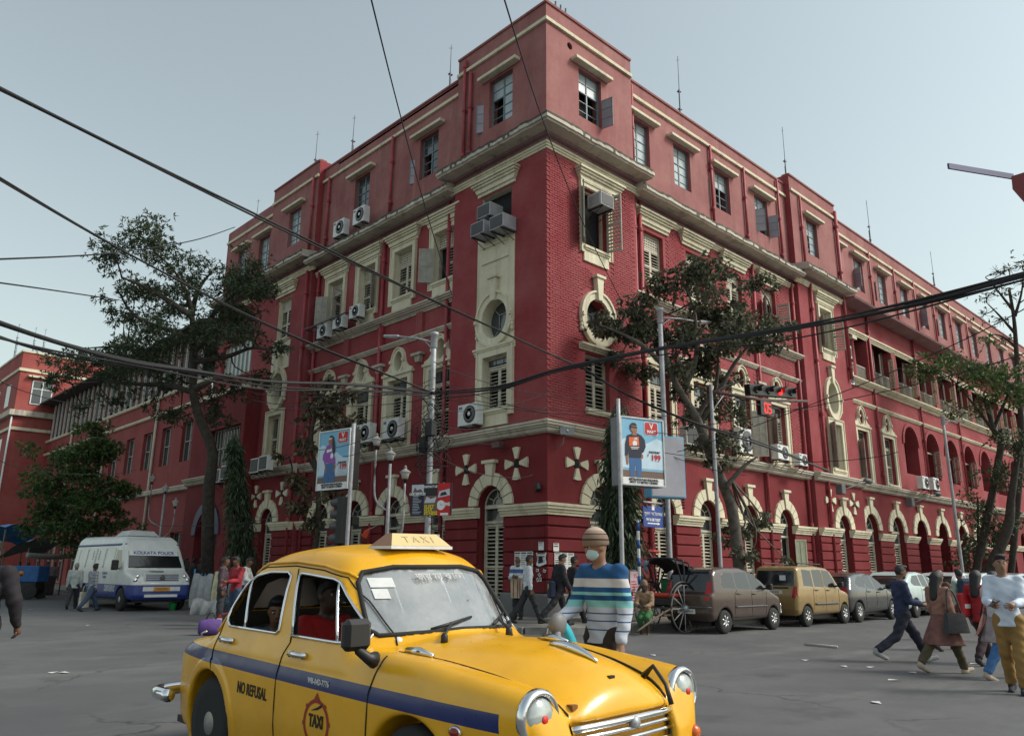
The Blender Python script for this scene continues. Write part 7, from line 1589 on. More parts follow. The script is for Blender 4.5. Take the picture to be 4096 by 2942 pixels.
mb = MB(); [mb.tube([(-1.2, sg*.52, 1.67), (-1.15, sg*.52, 1.72), (.25, sg*.5, 1.69), (.3, sg*.5, 1.63)], .02, 6) for sg in (-1, 1)]; mb.build('roof_rail', BLACK, t); mb = MB(); [mb.tube([(x, ys(x, .60, sg)+sg*.006, .60) for x in np.linspace(-.7, .75, 10)], .03, 6) for sg in (-1, 1)]; mb.build('side_moulding', TRIM, t); mb = MB(); mb.box(xf(0, 1.04, -1)-.012, xf(0, 1.04, -1)-.002, -.42, .42, 1.0, 1.06); mb.build('boot_strip', BLACK, t); mb = MB(); x_ = xf(.25, 1.3, -1); mb.box(x_-.012, x_-.004, -.32, -.14, 1.24, 1.38); mb.build('window_sticker', WHITEP, t)
t, ys, xf = make_car('dark grey hatchback with alloy wheels, third in the parked row', ((8.04+10.56)/2-.05, YR-.02, 0), 0, [(-1.78, .25), (1.80, .25), (1.90, .45), (1.86, .70), (1.70, .84), (1.05, .98), (.55, 1.28), (.20, 1.44), (-.3, 1.51), (-.9, 1.48), (-1.45, 1.38), (-1.62, 1.18), (-1.80, .98), (-1.86, .80), (-1.86, .45)], .83, [(.2, .90), (.45, .985), (.7, 1.0), (.92, .98), (1.05, .92), (1.35, .78), (1.5, .70)], [[(-.62, 1.02), (-.60, 1.36), (-.95, 1.34), (-1.25, 1.16), (-1.15, 1.06)], [(-.56, 1.0), (-.55, 1.37), (-.02, 1.40), (.02, .98)], [(.07, .98), (.03, 1.40), (.22, 1.36), (.75, 1.04), (.70, .98)]], (-1.25, 1.27), .30, DGREY, [(-.56, 1.08), (.56, 1.08), (.50, 1.34), (-.50, 1.34)], [(-.6, 1.02), (.6, 1.02), (.5, 1.36), (-.5, 1.36)], planx=[(-1.9, .84), (-1.6, .96), (-1.2, 1.0), (1.0, 1.0), (1.5, .95), (1.9, .78)], spokes=9)
finish(t, ys, xf, (.50, .74, .84, 1.02), ((-.5, .90), (.22, .88)), .60, (.76, .98), [[(-.75, .42), (-.75, .85), (-.6, 1.0)], [(.04, .36), (.04, .98)], [(.85, .4), (.88, .92)]], platetext='WB 06 1158')
simple = dict(prof=[(-1.95, .25), (1.95, .25), (2.05, .45), (2.0, .72), (1.85, .86), (1.05, 1.0), (.5, 1.36), (.15, 1.48), (-.4, 1.54), (-1.2, 1.50), (-1.6, 1.3), (-1.95, 1.05), (-2.03, .85), (-2.03, .45)], W=.85, wsec=[(.2, .9), (.45, .985), (.7, 1.0), (.95, .98), (1.1, .92), (1.4, .80), (1.55, .72)], sidewins=[[(-.6, 1.03), (-.6, 1.40), (-1.1, 1.38), (-1.4, 1.18), (-1.3, 1.06)], [(-.54, 1.02), (-.54, 1.41), (.0, 1.42), (.03, 1.0)], [(.08, 1.0), (.05, 1.42), (.2, 1.39), (.78, 1.05), (.72, 1.0)]], axles=(-1.28, 1.28), wr=.30, rearwin=[(-.58, 1.08), (.58, 1.08), (.52, 1.38), (-.52, 1.38)], frontwin=[(-.6, 1.04), (.6, 1.04), (.52, 1.38), (-.52, 1.38)], planx=[(-2.1, .84), (-1.7, .96), (-1.2, 1.0), (1.0, 1.0), (1.6, .94), (2.1, .78)], h=.035)
def parked(label, x, y, paint, rot=0, pt='WB 02 4410'):
 t, ys, xf = make_car(label, (x, y, 0), rot, paint=paint, **simple); finish(t, ys, xf, (.5, .74, .84, 1.04), ((-.5, .92), (.22, .9)), .66, (.76, 1.0), [[(.04, .36), (.04, 1.0)], [(-.75, .42), (-.7, 1.0)]], platetext=pt, head=(0, .74)); return t
parked('pale teal and white car parked beyond the dark grey hatchback', 13.6, YR-.1, GREENW); parked('white hatchback beyond the pale teal car', 17.3, YR-.5, WHITEC); parked('white car with red tail lamps further along the parked row', 21.6, YR-.1, WHITEC, pt='WB 74 0021'); parked('silver car near the far end of the parked row', 26.0, YR-.3, SILV)
t, ys, xf = make_car('silver van standing beyond the parked cars on the right', (29.5, YR-1.6, 0), R_(8), [(-2.0, .28), (2.0, .28), (2.1, .6), (1.9, 1.0), (1.3, 1.6), (1.0, 1.82), (-1.8, 1.84), (-1.95, 1.7), (-2.05, .9), (-2.05, .5)], .85, [(.2, .95), (.6, 1.0), (1.1, .99), (1.7, .86), (1.9, .8)], [[(-1.8, 1.15), (-1.8, 1.65), (-.6, 1.66), (-.6, 1.13)], [(-.5, 1.13), (-.5, 1.66), (.9, 1.66), (1.35, 1.15)]], (-1.2, 1.3), .31, SILV, [(-.7, 1.15), (.7, 1.15), (.62, 1.66), (-.62, 1.66)], [(-.7, 1.12), (.7, 1.12), (.6, 1.6), (-.6, 1.6)], planx=[(-2.1, .95), (-1.7, 1.0), (1.4, 1.0), (2.1, .85)], h=.04, cat='van', group=None)
# ---- police van, front towards the crossing
VW = carpaint('van_white', (.60, .62, .60), .4, .3, .25, stripe=((.012, .035, .20), .86, -.0, .30, 0., -1.))
vy = 12.98; vx = -6.42
prof = [(-4.3, .34), (2.42, .34), (2.52, .50), (2.50, .92), (2.36, 1.16), (1.80, 1.36), (1.32, 2.05), (1.05, 2.40), (.7, 2.54), (-3.9, 2.60), (-4.2, 2.47), (-4.3, 2.1), (-4.36, .7)]
t, ys, xf = make_car('white and blue police van with a sloping bonnet parked on the left', (vx, vy+1.62, 0), -math.pi/2, prof, 1.07, [(.3, .94), (.6, 1.0), (1.2, 1.0), (1.9, .94), (2.3, .88), (2.5, .80), (2.65, .7)], [[(.62, 1.36), (.62, 2.02), (1.12, 2.02), (1.50, 1.40)]], (-2.4, 1.62), .38, VW, None, [(-.92, 1.42), (.92, 1.42), (.84, 2.0), (-.84, 2.0)], planx=[(-4.4, .93), (-4.0, 1.0), (1.0, 1.0), (1.8, .985), (2.3, .93), (2.6, .82)], h=.03, rim=METAL, cat='police van', group=None)
VAN = t; BLUV = carpaint('van_blue', (.012, .04, .22), .4, .3, .2)
mb = MB(); V = [(xf(y, z, 1)+.012, y, z) for y, z in ((-.85, 1.84), (.85, 1.84), (.82, 2.02), (-.82, 2.02))]; mb.add(V, [(0, 1, 2, 3)]); mb.build('sun_band', WHITEP, VAN)
sl_ = math.atan2(xf(0, 1.86, 1)-xf(0, 2.0, 1), .14)
text('KOLKATA POLICE', .18, mat('police_blue', (.02, .05, .25), .5), VAN, Matrix.Translation((xf(0, 1.935, 1)+.025, 0, 1.93)) @ Matrix.Rotation(math.pi/2, 4, 'Z') @ Matrix.Rotation(math.pi/2-sl_, 4, 'X'), bold=.003, sx=.95)
for sg in (-1, 1):
 mb = MB(); mb.tube([(x, ys(x, 2.22, sg)+sg*.004, 2.22) for x in np.linspace(-4.1, 1.15, 16)], .04, 6); mb.build('blue_stripe', BLUV, VAN)
 hz = 1.06; mb = MB(); V = [(xf(sg*y, z, 1)+.015, sg*y, z) for y, z in ((.70, .94), (.94, .94), (.92, 1.24), (.72, 1.22))]; mb.add(V, [(0, 1, 2, 3)]); q = mb.build('headlight', mat('lamp_glass', (.40, .42, .43), .12, .3), VAN); mb = MB(); [mb.lathe([(.075, 0), (.06, .02), (.02, .03)], 12, (xf(sg*y, z, 1)+.01, sg*y, z), axis='x') for y, z in ((.79, 1.13), (.87, 1.01))]; mb.build('bulb', CHROME, q)
 mb = MB(); y0 = ys(1.28, 1.45, sg); mb.bbox(1.22, 1.34, min(y0+sg*.06, y0+sg*.28), max(y0+sg*.06, y0+sg*.28), 1.34, 1.68, .03); mb.tube([(1.3, y0, 1.38), (1.28, y0+sg*.12, 1.40)], .02, 6); mb.build('side_mirror', BLACK, VAN)
 for i in range(4):
  a, b = -3.6+1.05*i, -2.65+1.05*i; mb = MB(); mb.tube([(x, ys(x, z, sg)+sg*.004, z) for x, z in dens([(a, 1.42), (a, 2.08), (b, 2.08), (b, 1.42)], 4)], .012, 5); mb.build('panel_rib', VW, VAN)
 for i in (0, 1):
  for j in range(6): mb = MB(); x = -1.9+.7*i; z = 1.72+.055*j; mb.tube([(x-.06, ys(x, z, sg)+sg*.004, z), (x+.06, ys(x, z, sg)+sg*.004, z)], .012, 5); mb.build('vent_louvre', TRIM, VAN)
 mb = MB(); k_ = 0
 for i in range(15):
  for j in range(3):
   if (i+j) % 2 == 0: x = .0+.07*i; z = .62+.07*j; mb.add([(xx, ys(xx, zz, sg)+sg*.005, zz) for xx, zz in ((x, z), (x+.07, z), (x+.07, z+.07), (x, z+.07))], [(0, 1, 2, 3)])
 mb.build('checker_band', WHITEP, VAN)
 text('KOLKATA', .12, mat('police_blue', (.02, .05, .25), .5), VAN, Matrix.Translation((-.15, ys(-.1, 1.2, sg)+sg*.006, 1.22)) @ (RX if sg < 0 else Matrix.Rotation(math.pi, 4, 'Z') @ RX)); text('POLICE', .12, mat('police_blue', (.02, .05, .25), .5), VAN, Matrix.Translation((-.15, ys(-.1, 1.1, sg)+sg*.006, 1.09)) @ (RX if sg < 0 else Matrix.Rotation(math.pi, 4, 'Z') @ RX))
mb = MB(); mb.box(2.3, 2.44, -.58, .58, .96, 1.24); mb.build('grille_panel', WHITEP, VAN)
for i in range(4):
 z = 1.0+.06*i; mb = MB(); mb.box(2.44, 2.455, -.55, .55, z, z+.028); mb.build('grille_slat', BLUV if i % 2 == 0 else TRIM, VAN)
mb = MB(); mb.lathe([(.085, 0), (.085, .02), (.06, .025)], 16, (2.455, 0, 1.09), axis='x'); mb.build('grille_badge', TRIM, VAN)
text('FORCE', .085, TRIM, VAN, Matrix.Translation((xf(0, 1.27, 1)+.01, 0, 1.285)) @ Matrix.Rotation(math.pi/2, 4, 'Z') @ Matrix.Rotation(R_(55), 4, 'X'), sx=1.3)
x_ = xf(0, .72, 1); mb = MB(); mb.box(x_+.004, x_+.02, -.62, .62, .66, .80); mb.build('bumper_inset', WHITEP, VAN); mb = MB(); mb.box(x_+.022, x_+.03, -.27, .27, .66, .79); p = mb.build('number_plate', mat('plate_orange', (.65, .27, .02), .5), VAN); text('WB 05 9872', .09, C_BLACKP, p, Matrix.Translation((x_+.031, 0, .725)) @ Matrix.Rotation(math.pi/2, 4, 'Z') @ RX, sx=.85)
mb = MB(); mb.box(x_-.02, x_+.01, -.55, .55, .46, .55); mb.build('lower_grille', WHITEP, VAN)
mb = MB(); mb.add([(-.9, -.55, 0), (.5, -.55, 0), (.5, .55, 0), (-.9, .55, 0), (-.6, -.42, .19), (.25, -.42, .19), (.25, .42, .19), (-.6, .42, .19)], [(4,5,6,7),(0,1,5,4),(1,2,6,5),(2,3,7,6),(3,0,4,7)]); mb.build('roof_unit', VW, VAN, (-.3, 0, 2.55)); mb = MB(); mb.tube([(-.3, -.3, 2.76), (-.3, .3, 2.76)], .015, 5); mb.build('roof_rail', METAL, VAN)
for y in (-.45, .3):
 mb = MB(); Q = [(xf(yy, zz, 1)+.02, yy, zz) for yy, zz in ((y-.25, 1.43), (y, 1.46), (y+.25, 1.45))]; mb.tube(Q, .014, 5); mb.build('wiper', BLACK, VAN)
mb = MB(); V = [(xf(y, z, 1)+.006, y, z) for y, z in ((-.25, 1.27), (.22, 1.27), (.26, 1.335), (-.28, 1.335))]; mb.add(V, [(0, 1, 2, 3)]); mb.build('bonnet_patch', mat('grey_patch', (.25, .25, .25), .8, var=.5, vscale=20), VAN)
# ---- hand rickshaw
RK = thing('hand_rickshaw', 'hand rickshaw with tall spoked wheels, black folded hood and green seat', 'rickshaw', (-.05, -4.15, 0), R_(180))
wr = .56
for sg in (-1, 1):
 mb = MB(); n = 32
 mb.tube([(wr*math.cos(2*math.pi*i/n), 0, wr*math.sin(2*math.pi*i/n)) for i in range(n+1)], .022, 6); o = mb.build('wheel', mat('wheel_iron', (.12, .11, .10), .6, .3, var=.3), RK, (0, sg*.55, wr+.02))
 mb = MB(); [mb.tube([(.06*math.cos(2*math.pi*i/12), 0, .06*math.sin(2*math.pi*i/12)), (wr*math.cos(2*math.pi*i/12), 0, wr*math.sin(2*math.pi*i/12))], .013, 5) for i in range(12)]; mb.build('spokes', mat('spoke_grey', (.30, .29, .28), .6), o); mb = MB(); mb.lathe([(.075, -.08), (.075, .08), (.03, .1)], 14, axis='y'); mb.build('hub', METAL, o)
 mb = MB(); Q = [(.72*wr*1.55*math.cos(R_(a)), 0, .72*wr*1.55*math.sin(R_(a))) for a in range(20, 165, 12)]; mb.tube(Q, .03, 6); mb.build('mudguard', BLACK, RK, (0, sg*.50, wr+.02))
 mb = MB(); mb.tube(smoothpath([(-.45, sg*.36, .62), (.2, sg*.38, .60), (.9, sg*.40, .42), (1.7, sg*.36, .10)], 4), .026, 8); mb.build('shaft', mat('shaft_wood', (.10, .07, .05), .7), RK)
mb = MB(); mb.tube([(0, -.6, wr+.02), (0, .6, wr+.02)], .025, 8); mb.build('axle', METAL, RK)
mb = MB(); mb.bbox(-.42, .25, -.40, .40, .62, .82, .04); mb.build('seat_box', mat('rick_black', (.02, .018, .018), .6), RK); mb = MB(); mb.bbox(-.30, .24, -.38, .38, .825, .93, .04); mb.build('seat_cushion', mat('seat_red', (.42, .035, .015), .7), RK); mb = MB(); mb.bbox(-.44, -.32, -.40, .40, .83, 1.25, .05); mb.build('seat_back', mat('seat_green', (.01, .12, .05), .7, var=.2), RK); mb = MB(); mb.bbox(.25, .6, -.36, .36, .40, .45, .01); mb.build('footboard', mat('shaft_wood', (.10, .07, .05), .7), RK)
HOOD = mat('hood_canvas', (.018, .018, .022), .8, var=.3)
for k, (x1, z1) in enumerate(((-.62, 1.55), (-.42, 1.66), (-.18, 1.72), (.12, 1.74))):
 mb = MB(); mb.tube(smoothpath([(-.20, -.42, .98), (x1, -.44, z1-.08), (x1+.02, -.3, z1+.03), (x1+.02, .3, z1+.03), (x1, .44, z1-.08), (-.20, .42, .98)], 4), .022, 6); mb.build('hood_bow', HOOD, RK)
mb = MB(); V = []; rows = ((-.66, 1.50), (-.52, 1.63), (-.30, 1.72), (-.03, 1.77), (.14, 1.77))
for x1, z1 in rows:
 for y in np.linspace(-.44, .44, 9): V.append((x1, y, z1-.12*(abs(y)/.44)**4+random.uniform(-.01, .01)))
mb.add(V, [(i*9+j, (i+1)*9+j, (i+1)*9+j+1, i*9+j+1) for i in range(4) for j in range(8)], 0, True)
V = [(-.66, -.44, 1.38), (-.66, .44, 1.38), (-.50, .42, .95), (-.50, -.42, .95)]; mb.build('hood_cover', HOOD, RK); mb = MB(); mb.tube(smoothpath([(.15, -.42, 1.70), (.22, -.46, 1.60), (.18, -.45, 1.48), (.10, -.46, 1.40)], 3), [.05, .07, .06, .05, .05, .05, .04, .04, .03, .02], 6); mb.build('hood_tassel', mat('hood_blue', (.12, .2, .28), .8, var=.4, vscale=30), RK)
# ================================================================== people
def seg(x, y, z, a, b, ra, rb, sy=1., sx=1.):
 ax, ay, az = a; bx, by, bz = b; dx, dy, dz = (bx-ax)/sx, (by-ay)/sy, bz-az; L = dx*dx+dy*dy+dz*dz+1e-9
 px, py, pz = (x-ax)/sx, (y-ay)/sy, z-az; t = np.clip((px*dx+py*dy+pz*dz)/L, 0, 1)
 return np.sqrt((px-t*dx)**2+(py-t*dy)**2+(pz-t*dz)**2)-(ra+(rb-ra)*t)
def skin_(n, c): return mat('skin_'+n, c, .55, var=.08, vscale=20)
SK = {'a': skin_('a', (.19, .095, .055)), 'b': skin_('b', (.13, .062, .036)), 'c': skin_('c', (.27, .145, .09)), 'd': skin_('d', (.07, .034, .02))}
HAIR = mat('hair_black', (.010, .009, .009), .5, var=.3, vscale=60, bump=.5, bscale=120); EYEW = mat('eye_white', (.5, .48, .45), .4, var=0); LIP = mat('lip', (.16, .05, .04), .5, var=0); GREYH = mat('hair_grey', (.22, .21, .2), .7, var=.3, vscale=60)
def cloth(n, c, rough=.85, var=.2): return mat('cloth_'+n, c, rough, var=var, vscale=6, bump=.25, bscale=18)
def person(label, pos, face, H=1.68, skin='a', shirt=None, trousers=None, shoes=None, hair='short', legs=((.0, .0), (.0, .0)), arms=((0, .12, .15), (0, .12, .15)), lean=0., headturn=0., headtilt=0., sleeve=1., hem=.86, h=.02, sit=None, build_=1., dress=None, extra=None, mask=None, cap=None, group='pedestrians', collar=None, tie=None, glasses=False, beard=False, jacket=None, z0=0., hairmat=None, pantlen=.1, legspread=.085, dupatta=None, bald=False, roll=0., headdown=0., hands='relaxed'):
 s = H/1.70; X = lambda a, q: (a*math.sin(q[0]), 0, 0)
 hipz = .90; TH, SH, UA, FA = .43, .41, .28, .255
 J = {}; ank = []
 for i, (sw, kn) in enumerate(legs):
  sg = 1 if i == 0 else -1; hp = np.array([0, sg*legspread, 0.]); k = hp+TH*np.array([math.sin(sw), 0, -math.cos(sw)]); a = k+SH*np.array([math.sin(sw-kn), 0, -math.cos(sw-kn)]); J['l', i] = (hp, k, a, sw-kn); ank.append(a[2])
 base = sit if sit is not None else -min(ank)+.075
 for i in (0, 1): hp, k, a, q = J['l', i]; J['l', i] = (hp+[0, 0, base], k+[0, 0, base], a+[0, 0, base], q)
 pel = np.array([0, 0, base]); ln = lambda d: np.array([math.sin(lean)*d, 0, math.cos(lean)*d]); chest = pel+ln(.34); nb = pel+ln(.52); sh = [nb+np.array([-.01, sg*.168*build_, -.045]) for sg in (1, -1)]; hc = nb+np.array([.035+.05*headdown, 0, .155-.01*headdown])
 for i, ar in enumerate(arms):
  sw, ab, el = ar[:3]; inw = ar[3] if len(ar) > 3 else 0.; sg = 1 if i == 0 else -1
  e = sh[i]+UA*np.array([math.sin(sw)*math.cos(ab), sg*math.sin(ab), -math.cos(sw)*math.cos(ab)]); d = np.array([math.sin(sw+el)*math.cos(inw), -sg*math.sin(inw)+sg*math.sin(ab)*.3, -math.cos(sw+el)*math.cos(inw)]); d /= np.linalg.norm(d); w = e+FA*d; J['a', i] = (sh[i], e, w, d)
 B_ = build_
 def torso(x, y, z, inf):
  f = seg(x, y, z, pel+[0, 0, .03], chest, .096*B_+inf, .104*B_+inf, 1.25, 1.); f = smin(f, seg(x, y, z, chest, nb-ln(.07), .104*B_+inf, .085*B_+inf, 1.36, 1.), .05)
  for i in (0, 1): f = smin(f, seg(x, y, z, nb-ln(.05), sh[i], .056+inf, .052+inf), .05)
  return f
 def arm(x, y, z, i, inf, full=True):
  a, e, w, d = J['a', i]; f = seg(x, y, z, a, e, .056*B_+inf, .042*B_+inf); return smin(f, seg(x, y, z, e, w, .042*B_+inf, .030+inf), .025)
 def leg(x, y, z, i, inf):
  hp, k, a, q = J['l', i]; f = seg(x, y, z, hp+[0, 0, -.02], k, .088*B_+inf, .058*B_+inf); return smin(f, seg(x, y, z, k, a, .058*B_+inf, .04+inf), .03)
 ct, st_ = math.cos(headturn), math.sin(headturn)
 def hd(x, y, z, inf=0.):
  u, v, w = x-hc[0], y-hc[1], z-hc[2]; u, v = u*ct+v*st_, -u*st_+v*ct; u, w = u*math.cos(headdown*.6)-w*math.sin(headdown*.6), u*math.sin(headdown*.6)+w*math.cos(headdown*.6)
  return u, v, w
 def fbody(x, y, z):
  u, v, w = hd(x, y, z); f = (np.sqrt((u/.088)**2+(v/.072)**2+((w-.025)/.098)**2)-1)*.075
  f = smin(f, (np.sqrt(((u-.02)/.062)**2+(v/.052)**2+((w+.05)/.062)**2)-1)*.055, .03); f = smin(f, np.sqrt((u-.098)**2+(v*1.2)**2+((w+.012)*.7)**2)-.014, .022); f = smin(f, np.sqrt((u-.092)**2+v**2+((w-.02)*.6)**2)-.006, .02)
  f = np.maximum(f, -(np.sqrt((u-.093)**2+(np.abs(v)-.03)**2*1.0+((w-.018)*1.4)**2)-.013))
  f = smin(f, np.sqrt(((u+.005)/.5)**2+((np.abs(v)-.074)/.35)**2+(w-.0)**2)-.032 if False else np.maximum(np.sqrt((u+.006)**2+(w-.002)**2)-.03, np.abs(np.abs(v)-.074)-.009), .012)
  f = smin(f, seg(x, y, z, nb-ln(.03), hc+[-.015, 0, -.06], .055, .05), .035); f = smin(f, torso(x, y, z, -.004), .03)
  for i in (0, 1):
   a, e, w_, d = J['a', i]; f = smin(f, arm(x, y, z, i, 0), .03); f = smin(f, seg(x, y, z, w_, w_+d*.085, .026, .036, 1, 1), .02); f = smin(f, leg(x, y, z, i, -.004), .03)
   hp, k, an, q = J['l', i]; f = smin(f, seg(x, y, z, an+[-.03, 0, -.035], an+np.array([.15*math.cos(q*.4), 0, -.05+.15*math.sin(max(-.6, min(.6, q*.8)))]), .036, .028), .03)
  return f
 al = [p for k_, v_ in J.items() for p in v_[:3]]+[hc+[0, 0, .14], hc-[0, 0, .1]]; A = np.array(al); lo = A.min(0)-[.2, .16, .12]; hi = A.max(0)+[.26, .16, .06]
 P, Q = snets(fbody, lo, hi, h); 
 mb = MB(); mb.v = [tuple(p) for p in P*s]; mb.f = [tuple(q) for q in Q]; mb.m = [0]*len(Q); mb.sm = [True]*len(Q)
 # eyes, brows, mouth
 def hp_(u, v, w):
  c, sn = math.cos(headdown*.6), math.sin(headdown*.6); u, w = u*c+w*sn, -u*sn+w*c; return tuple(np.array([hc[0]+u*ct-v*st_, hc[1]+u*st_+v*ct, hc[2]+w])*s)
 for sg in (1, -1):
  mb.ell(hp_(.080, sg*.031, .018), (.011*s, .014*s, .009*s), 1, 8, 5); mb.ell(hp_(.0885, sg*.030, .018), (.006*s, .007*s, .007*s), 2, 8, 5); mb.ell(hp_(.088, sg*.032, .040), (.008*s, .022*s, .005*s), 2, 8, 5)
 if not mask: mb.ell(hp_(.083, 0, -.052), (.010*s, .024*s, .008*s), 3, 8, 5)
 for i in (0, 1):
  a, e, w_, d = J['a', i]; sg = 1 if i == 0 else -1; d = Vector(d); up = Vector((0, -sg, 0)); sd = d.cross(up).normalized(); nm = sd.cross(d).normalized(); pc = Vector(w_)+d*.085
  cur = .55 if hands == 'relaxed' else 1.15
  for f_ in range(4):
   o_ = pc+sd*(.030-.020*f_); L_ = (.034, .040, .037, .028)[f_]; Q_ = [o_-d*.015]; dd_ = d.copy()
   for k_ in range(3): dd_ = (Matrix.Rotation(-cur*(.5+.35*k_)*(1 if True else 1), 3, sd) @ dd_ if nm.dot(up) < 0 else Matrix.Rotation(cur*(.5+.35*k_), 3, sd) @ dd_); Q_.append(Q_[-1]+dd_*L_*(1.25 if k_ == 0 else .8))
   mb.tube([q*s for q in Q_], [.0105*s, .0098*s, .009*s, .007*s], 6, 0)
  o_ = Vector(w_)+d*.035+sd*.026; mb.tube([q*s for q in (o_, o_+sd*.025+d*.028, o_+sd*.028+d*.06+up*.012, o_+sd*.022+d*.078+up*.02)], [.014*s, .012*s, .011*s, .007*s], 6, 0)
 o = link('person', mb.mesh('person', [SK[skin], EYEW, HAIR, LIP]), None, (pos[0], pos[1], z0), (roll, 0, face)); tag(o, label, 'person', group)
 def add(name, f, mt, hh=None, lo_=None, hi_=None):
  p, q = snets(f, lo if lo_ is None else lo_, hi if hi_ is None else hi_, hh or h)
  if len(q): return link(name, npmesh(name, p*s, q, mt), o)
 wr_ = lambda x, y, z: .0045*np.sin(31*z+9*y+5*x)*np.sin(17*x-23*y+4)+.003*np.sin(57*z-21*x+30*y)
 if shirt:
  def fs(x, y, z, inf=.014, hm=hem):
   f = torso(x, y, z, inf); f = smin(f, seg(x, y, z, pel+[0, 0, .03], pel+[0, 0, -.10], .100*B_+inf, .118*B_+inf, 1.25), .03)
   for i in (0, 1):
    a, e, w_, d = J['a', i]; fa = smin(seg(x, y, z, a, e, .056*B_+inf+.004, .044*B_+inf+.004), seg(x, y, z, e, e+(w_-e)*.97, .044*B_+inf+.004, .032+inf), .02)
    if sleeve < 1: c_ = a+(e-a)*sleeve*1.6; fa = np.maximum(fa, ((x-c_[0])*(e-a)[0]+(y-c_[1])*(e-a)[1]+(z-c_[2])*(e-a)[2])/UA)
    f = smin(f, fa, .012)
   f = f+wr_(x, y, z); f = np.maximum(f, hm*(base/.90)-z); u = nb+ln(.0); return np.maximum(f, -(np.sqrt((x-hc[0]+.005)**2+(y-hc[1])**2+((z-nb[2]-.07)*.8)**2)-.078))
  add('shirt', fs, shirt)
  if jacket: add('jacket', lambda x, y, z: np.maximum(fs(x, y, z, .026, hem-.06), np.minimum(x-pel[0]-math.sin(lean)*.3, .03)*0+np.maximum(-9., -(np.abs(y)*1.0-.052-.10*np.clip((nb[2]-z)/.5, -1, .25)*0)-9*(x < nb[0]-.0))), jacket)
 if dress:
  zt_, zb2, r0_, r1_ = dress[1:5]
  def fdr(x, y, z):
   t = np.clip((base*1.08-z)/(base*1.08-zb2), 0, 1); r = r0_+(r1_-r0_)*t; an = np.arctan2(y, x); fo = .012*t*np.sin(an*9); f = (np.sqrt((x-pel[0])**2+(y/1.18)**2)-r-fo)*.85; return np.maximum(np.maximum(f, z-base*1.12), zb2-z)
  add('skirt', fdr, dress[0], lo_=lo-[.12, .12, 0], hi_=hi+[.12, .12, 0])
 if trousers:
  def ft(x, y, z):
   f = None
   for i in (0, 1):
    hp, k, a, q = J['l', i]; g = smin(seg(x, y, z, hp+[0, 0, -.02], k, .094*B_+.010, .066*B_+.012), seg(x, y, z, k, a+(k-a)*pantlen, .066*B_+.012, .056+.012), .03); f = g if f is None else smin(f, g, .03)
   f = smin(f, seg(x, y, z, pel+[0, 0, .09], pel+[0, 0, -.03], .098*B_+.004, .102*B_+.004, 1.24), .03); return f+wr_(x, y, z)*1.2
  add('trousers', ft, trousers)
 for i in (0, 1):
  hp, k, an, q = J['l', i]
  if shoes:
   ti = .15*math.sin(max(-.6, min(.6, q*.8)))
   add('shoe', lambda x, y, z: smin(seg(x, y, z, an+[-.035, 0, -.035], an+np.array([.16*math.cos(q*.4), 0, -.05+ti]), .044, .036, .95), seg(x, y, z, an+[0, 0, .01], an+[0, 0, -.04], .046, .046), .03), shoes, min(h, .014), an-[.14, .1, .14], an+[.28, .1, .14])
 if hair != 'none' and not cap:
  hm_ = hairmat or HAIR
  def fh(x, y, z):
   u, v, w = hd(x, y, z); f = (np.sqrt((u/.100)**2+(v/.083)**2+((w-.032)/.105)**2)-1)*.085+.004*np.sin(u*160+v*120)*np.sin(v*150+w*90)
   cut = np.maximum(np.minimum(u*.9-.018-np.maximum(0, w-.045)*2.4, u*.9+.02+0*w) if not bald else u+.02+w*.6, -9); f = np.maximum(f, np.where(w > .085, -1, cut)) if not bald else np.maximum(f, np.maximum(cut, w-.03)); f = np.maximum(f, -.055-w)
   if hair == 'short' and not bald: f = smin(f, (np.sqrt(((u-.055)/.05)**2+(v/.07)**2+((w-.112)/.028)**2)-1)*.025, .02)
   if hair == 'long': f = smin(f, seg(x, y, z, hc+[-.06, 0, .02], nb+[-.10, 0, -.16], .075, .06, 1.25), .05)
   if hair == 'bun': f = smin(f, np.sqrt((u+.11)**2+v**2+(w+.01)**2)-.05, .02)
   return f
  add('hair', fh, hm_, min(h, .014), hc-[.22, .16, .42 if hair == 'long' else .16], hc+[.16, .16, .2])
 if cap:
  def fc(x, y, z):
   u, v, w = hd(x, y, z); f = (np.sqrt((u/.112)**2+(v/.098)**2+((w-.045)/.125)**2)-1)*.095; return np.maximum(f, .012-w+u*.10)
  add('cap', fc, cap, .01, hc-[.16, .14, .05], hc+[.16, .14, .24])
 if mask:
  def fm(x, y, z):
   u, v, w = hd(x, y, z); f = (np.sqrt(((u-.022)/.082)**2+(v/.062)**2+((w+.036)/.068)**2)-1)*.062; return np.maximum(np.maximum(f, w-.002-np.maximum(0, .10-u)*0), .02-u)
  add('face_mask', fm, mask, .008, hc-[.1, .12, .16], hc+[.16, .12, .1])
 if beard: add('beard', lambda x, y, z: (lambda u, v, w: np.maximum((np.sqrt(((u-.022)/.070)**2+(v/.058)**2+((w+.055)/.066)**2)-1)*.06, np.maximum(w+.028, .0-u)))(*hd(x, y, z)), hairmat or HAIR, .012, hc-[.1, .12, .16], hc+[.16, .12, .06])
 if glasses:
  mb = MB(); [mb.tube([hp_(.104, sg*.032+.024*math.cos(a*.6283), .016+.017*math.sin(a*.6283)) for a in range(11)], .003*s, 4) for sg in (1, -1)]; mb.tube([hp_(.106, -.01, .02), hp_(.106, .01, .02)], .003*s, 4); [mb.tube([hp_(.10, sg*.056, .02), hp_(.0, sg*.08, .02)], .0025*s, 4) for sg in (1, -1)]; mb.build('glasses', BLACK, o)
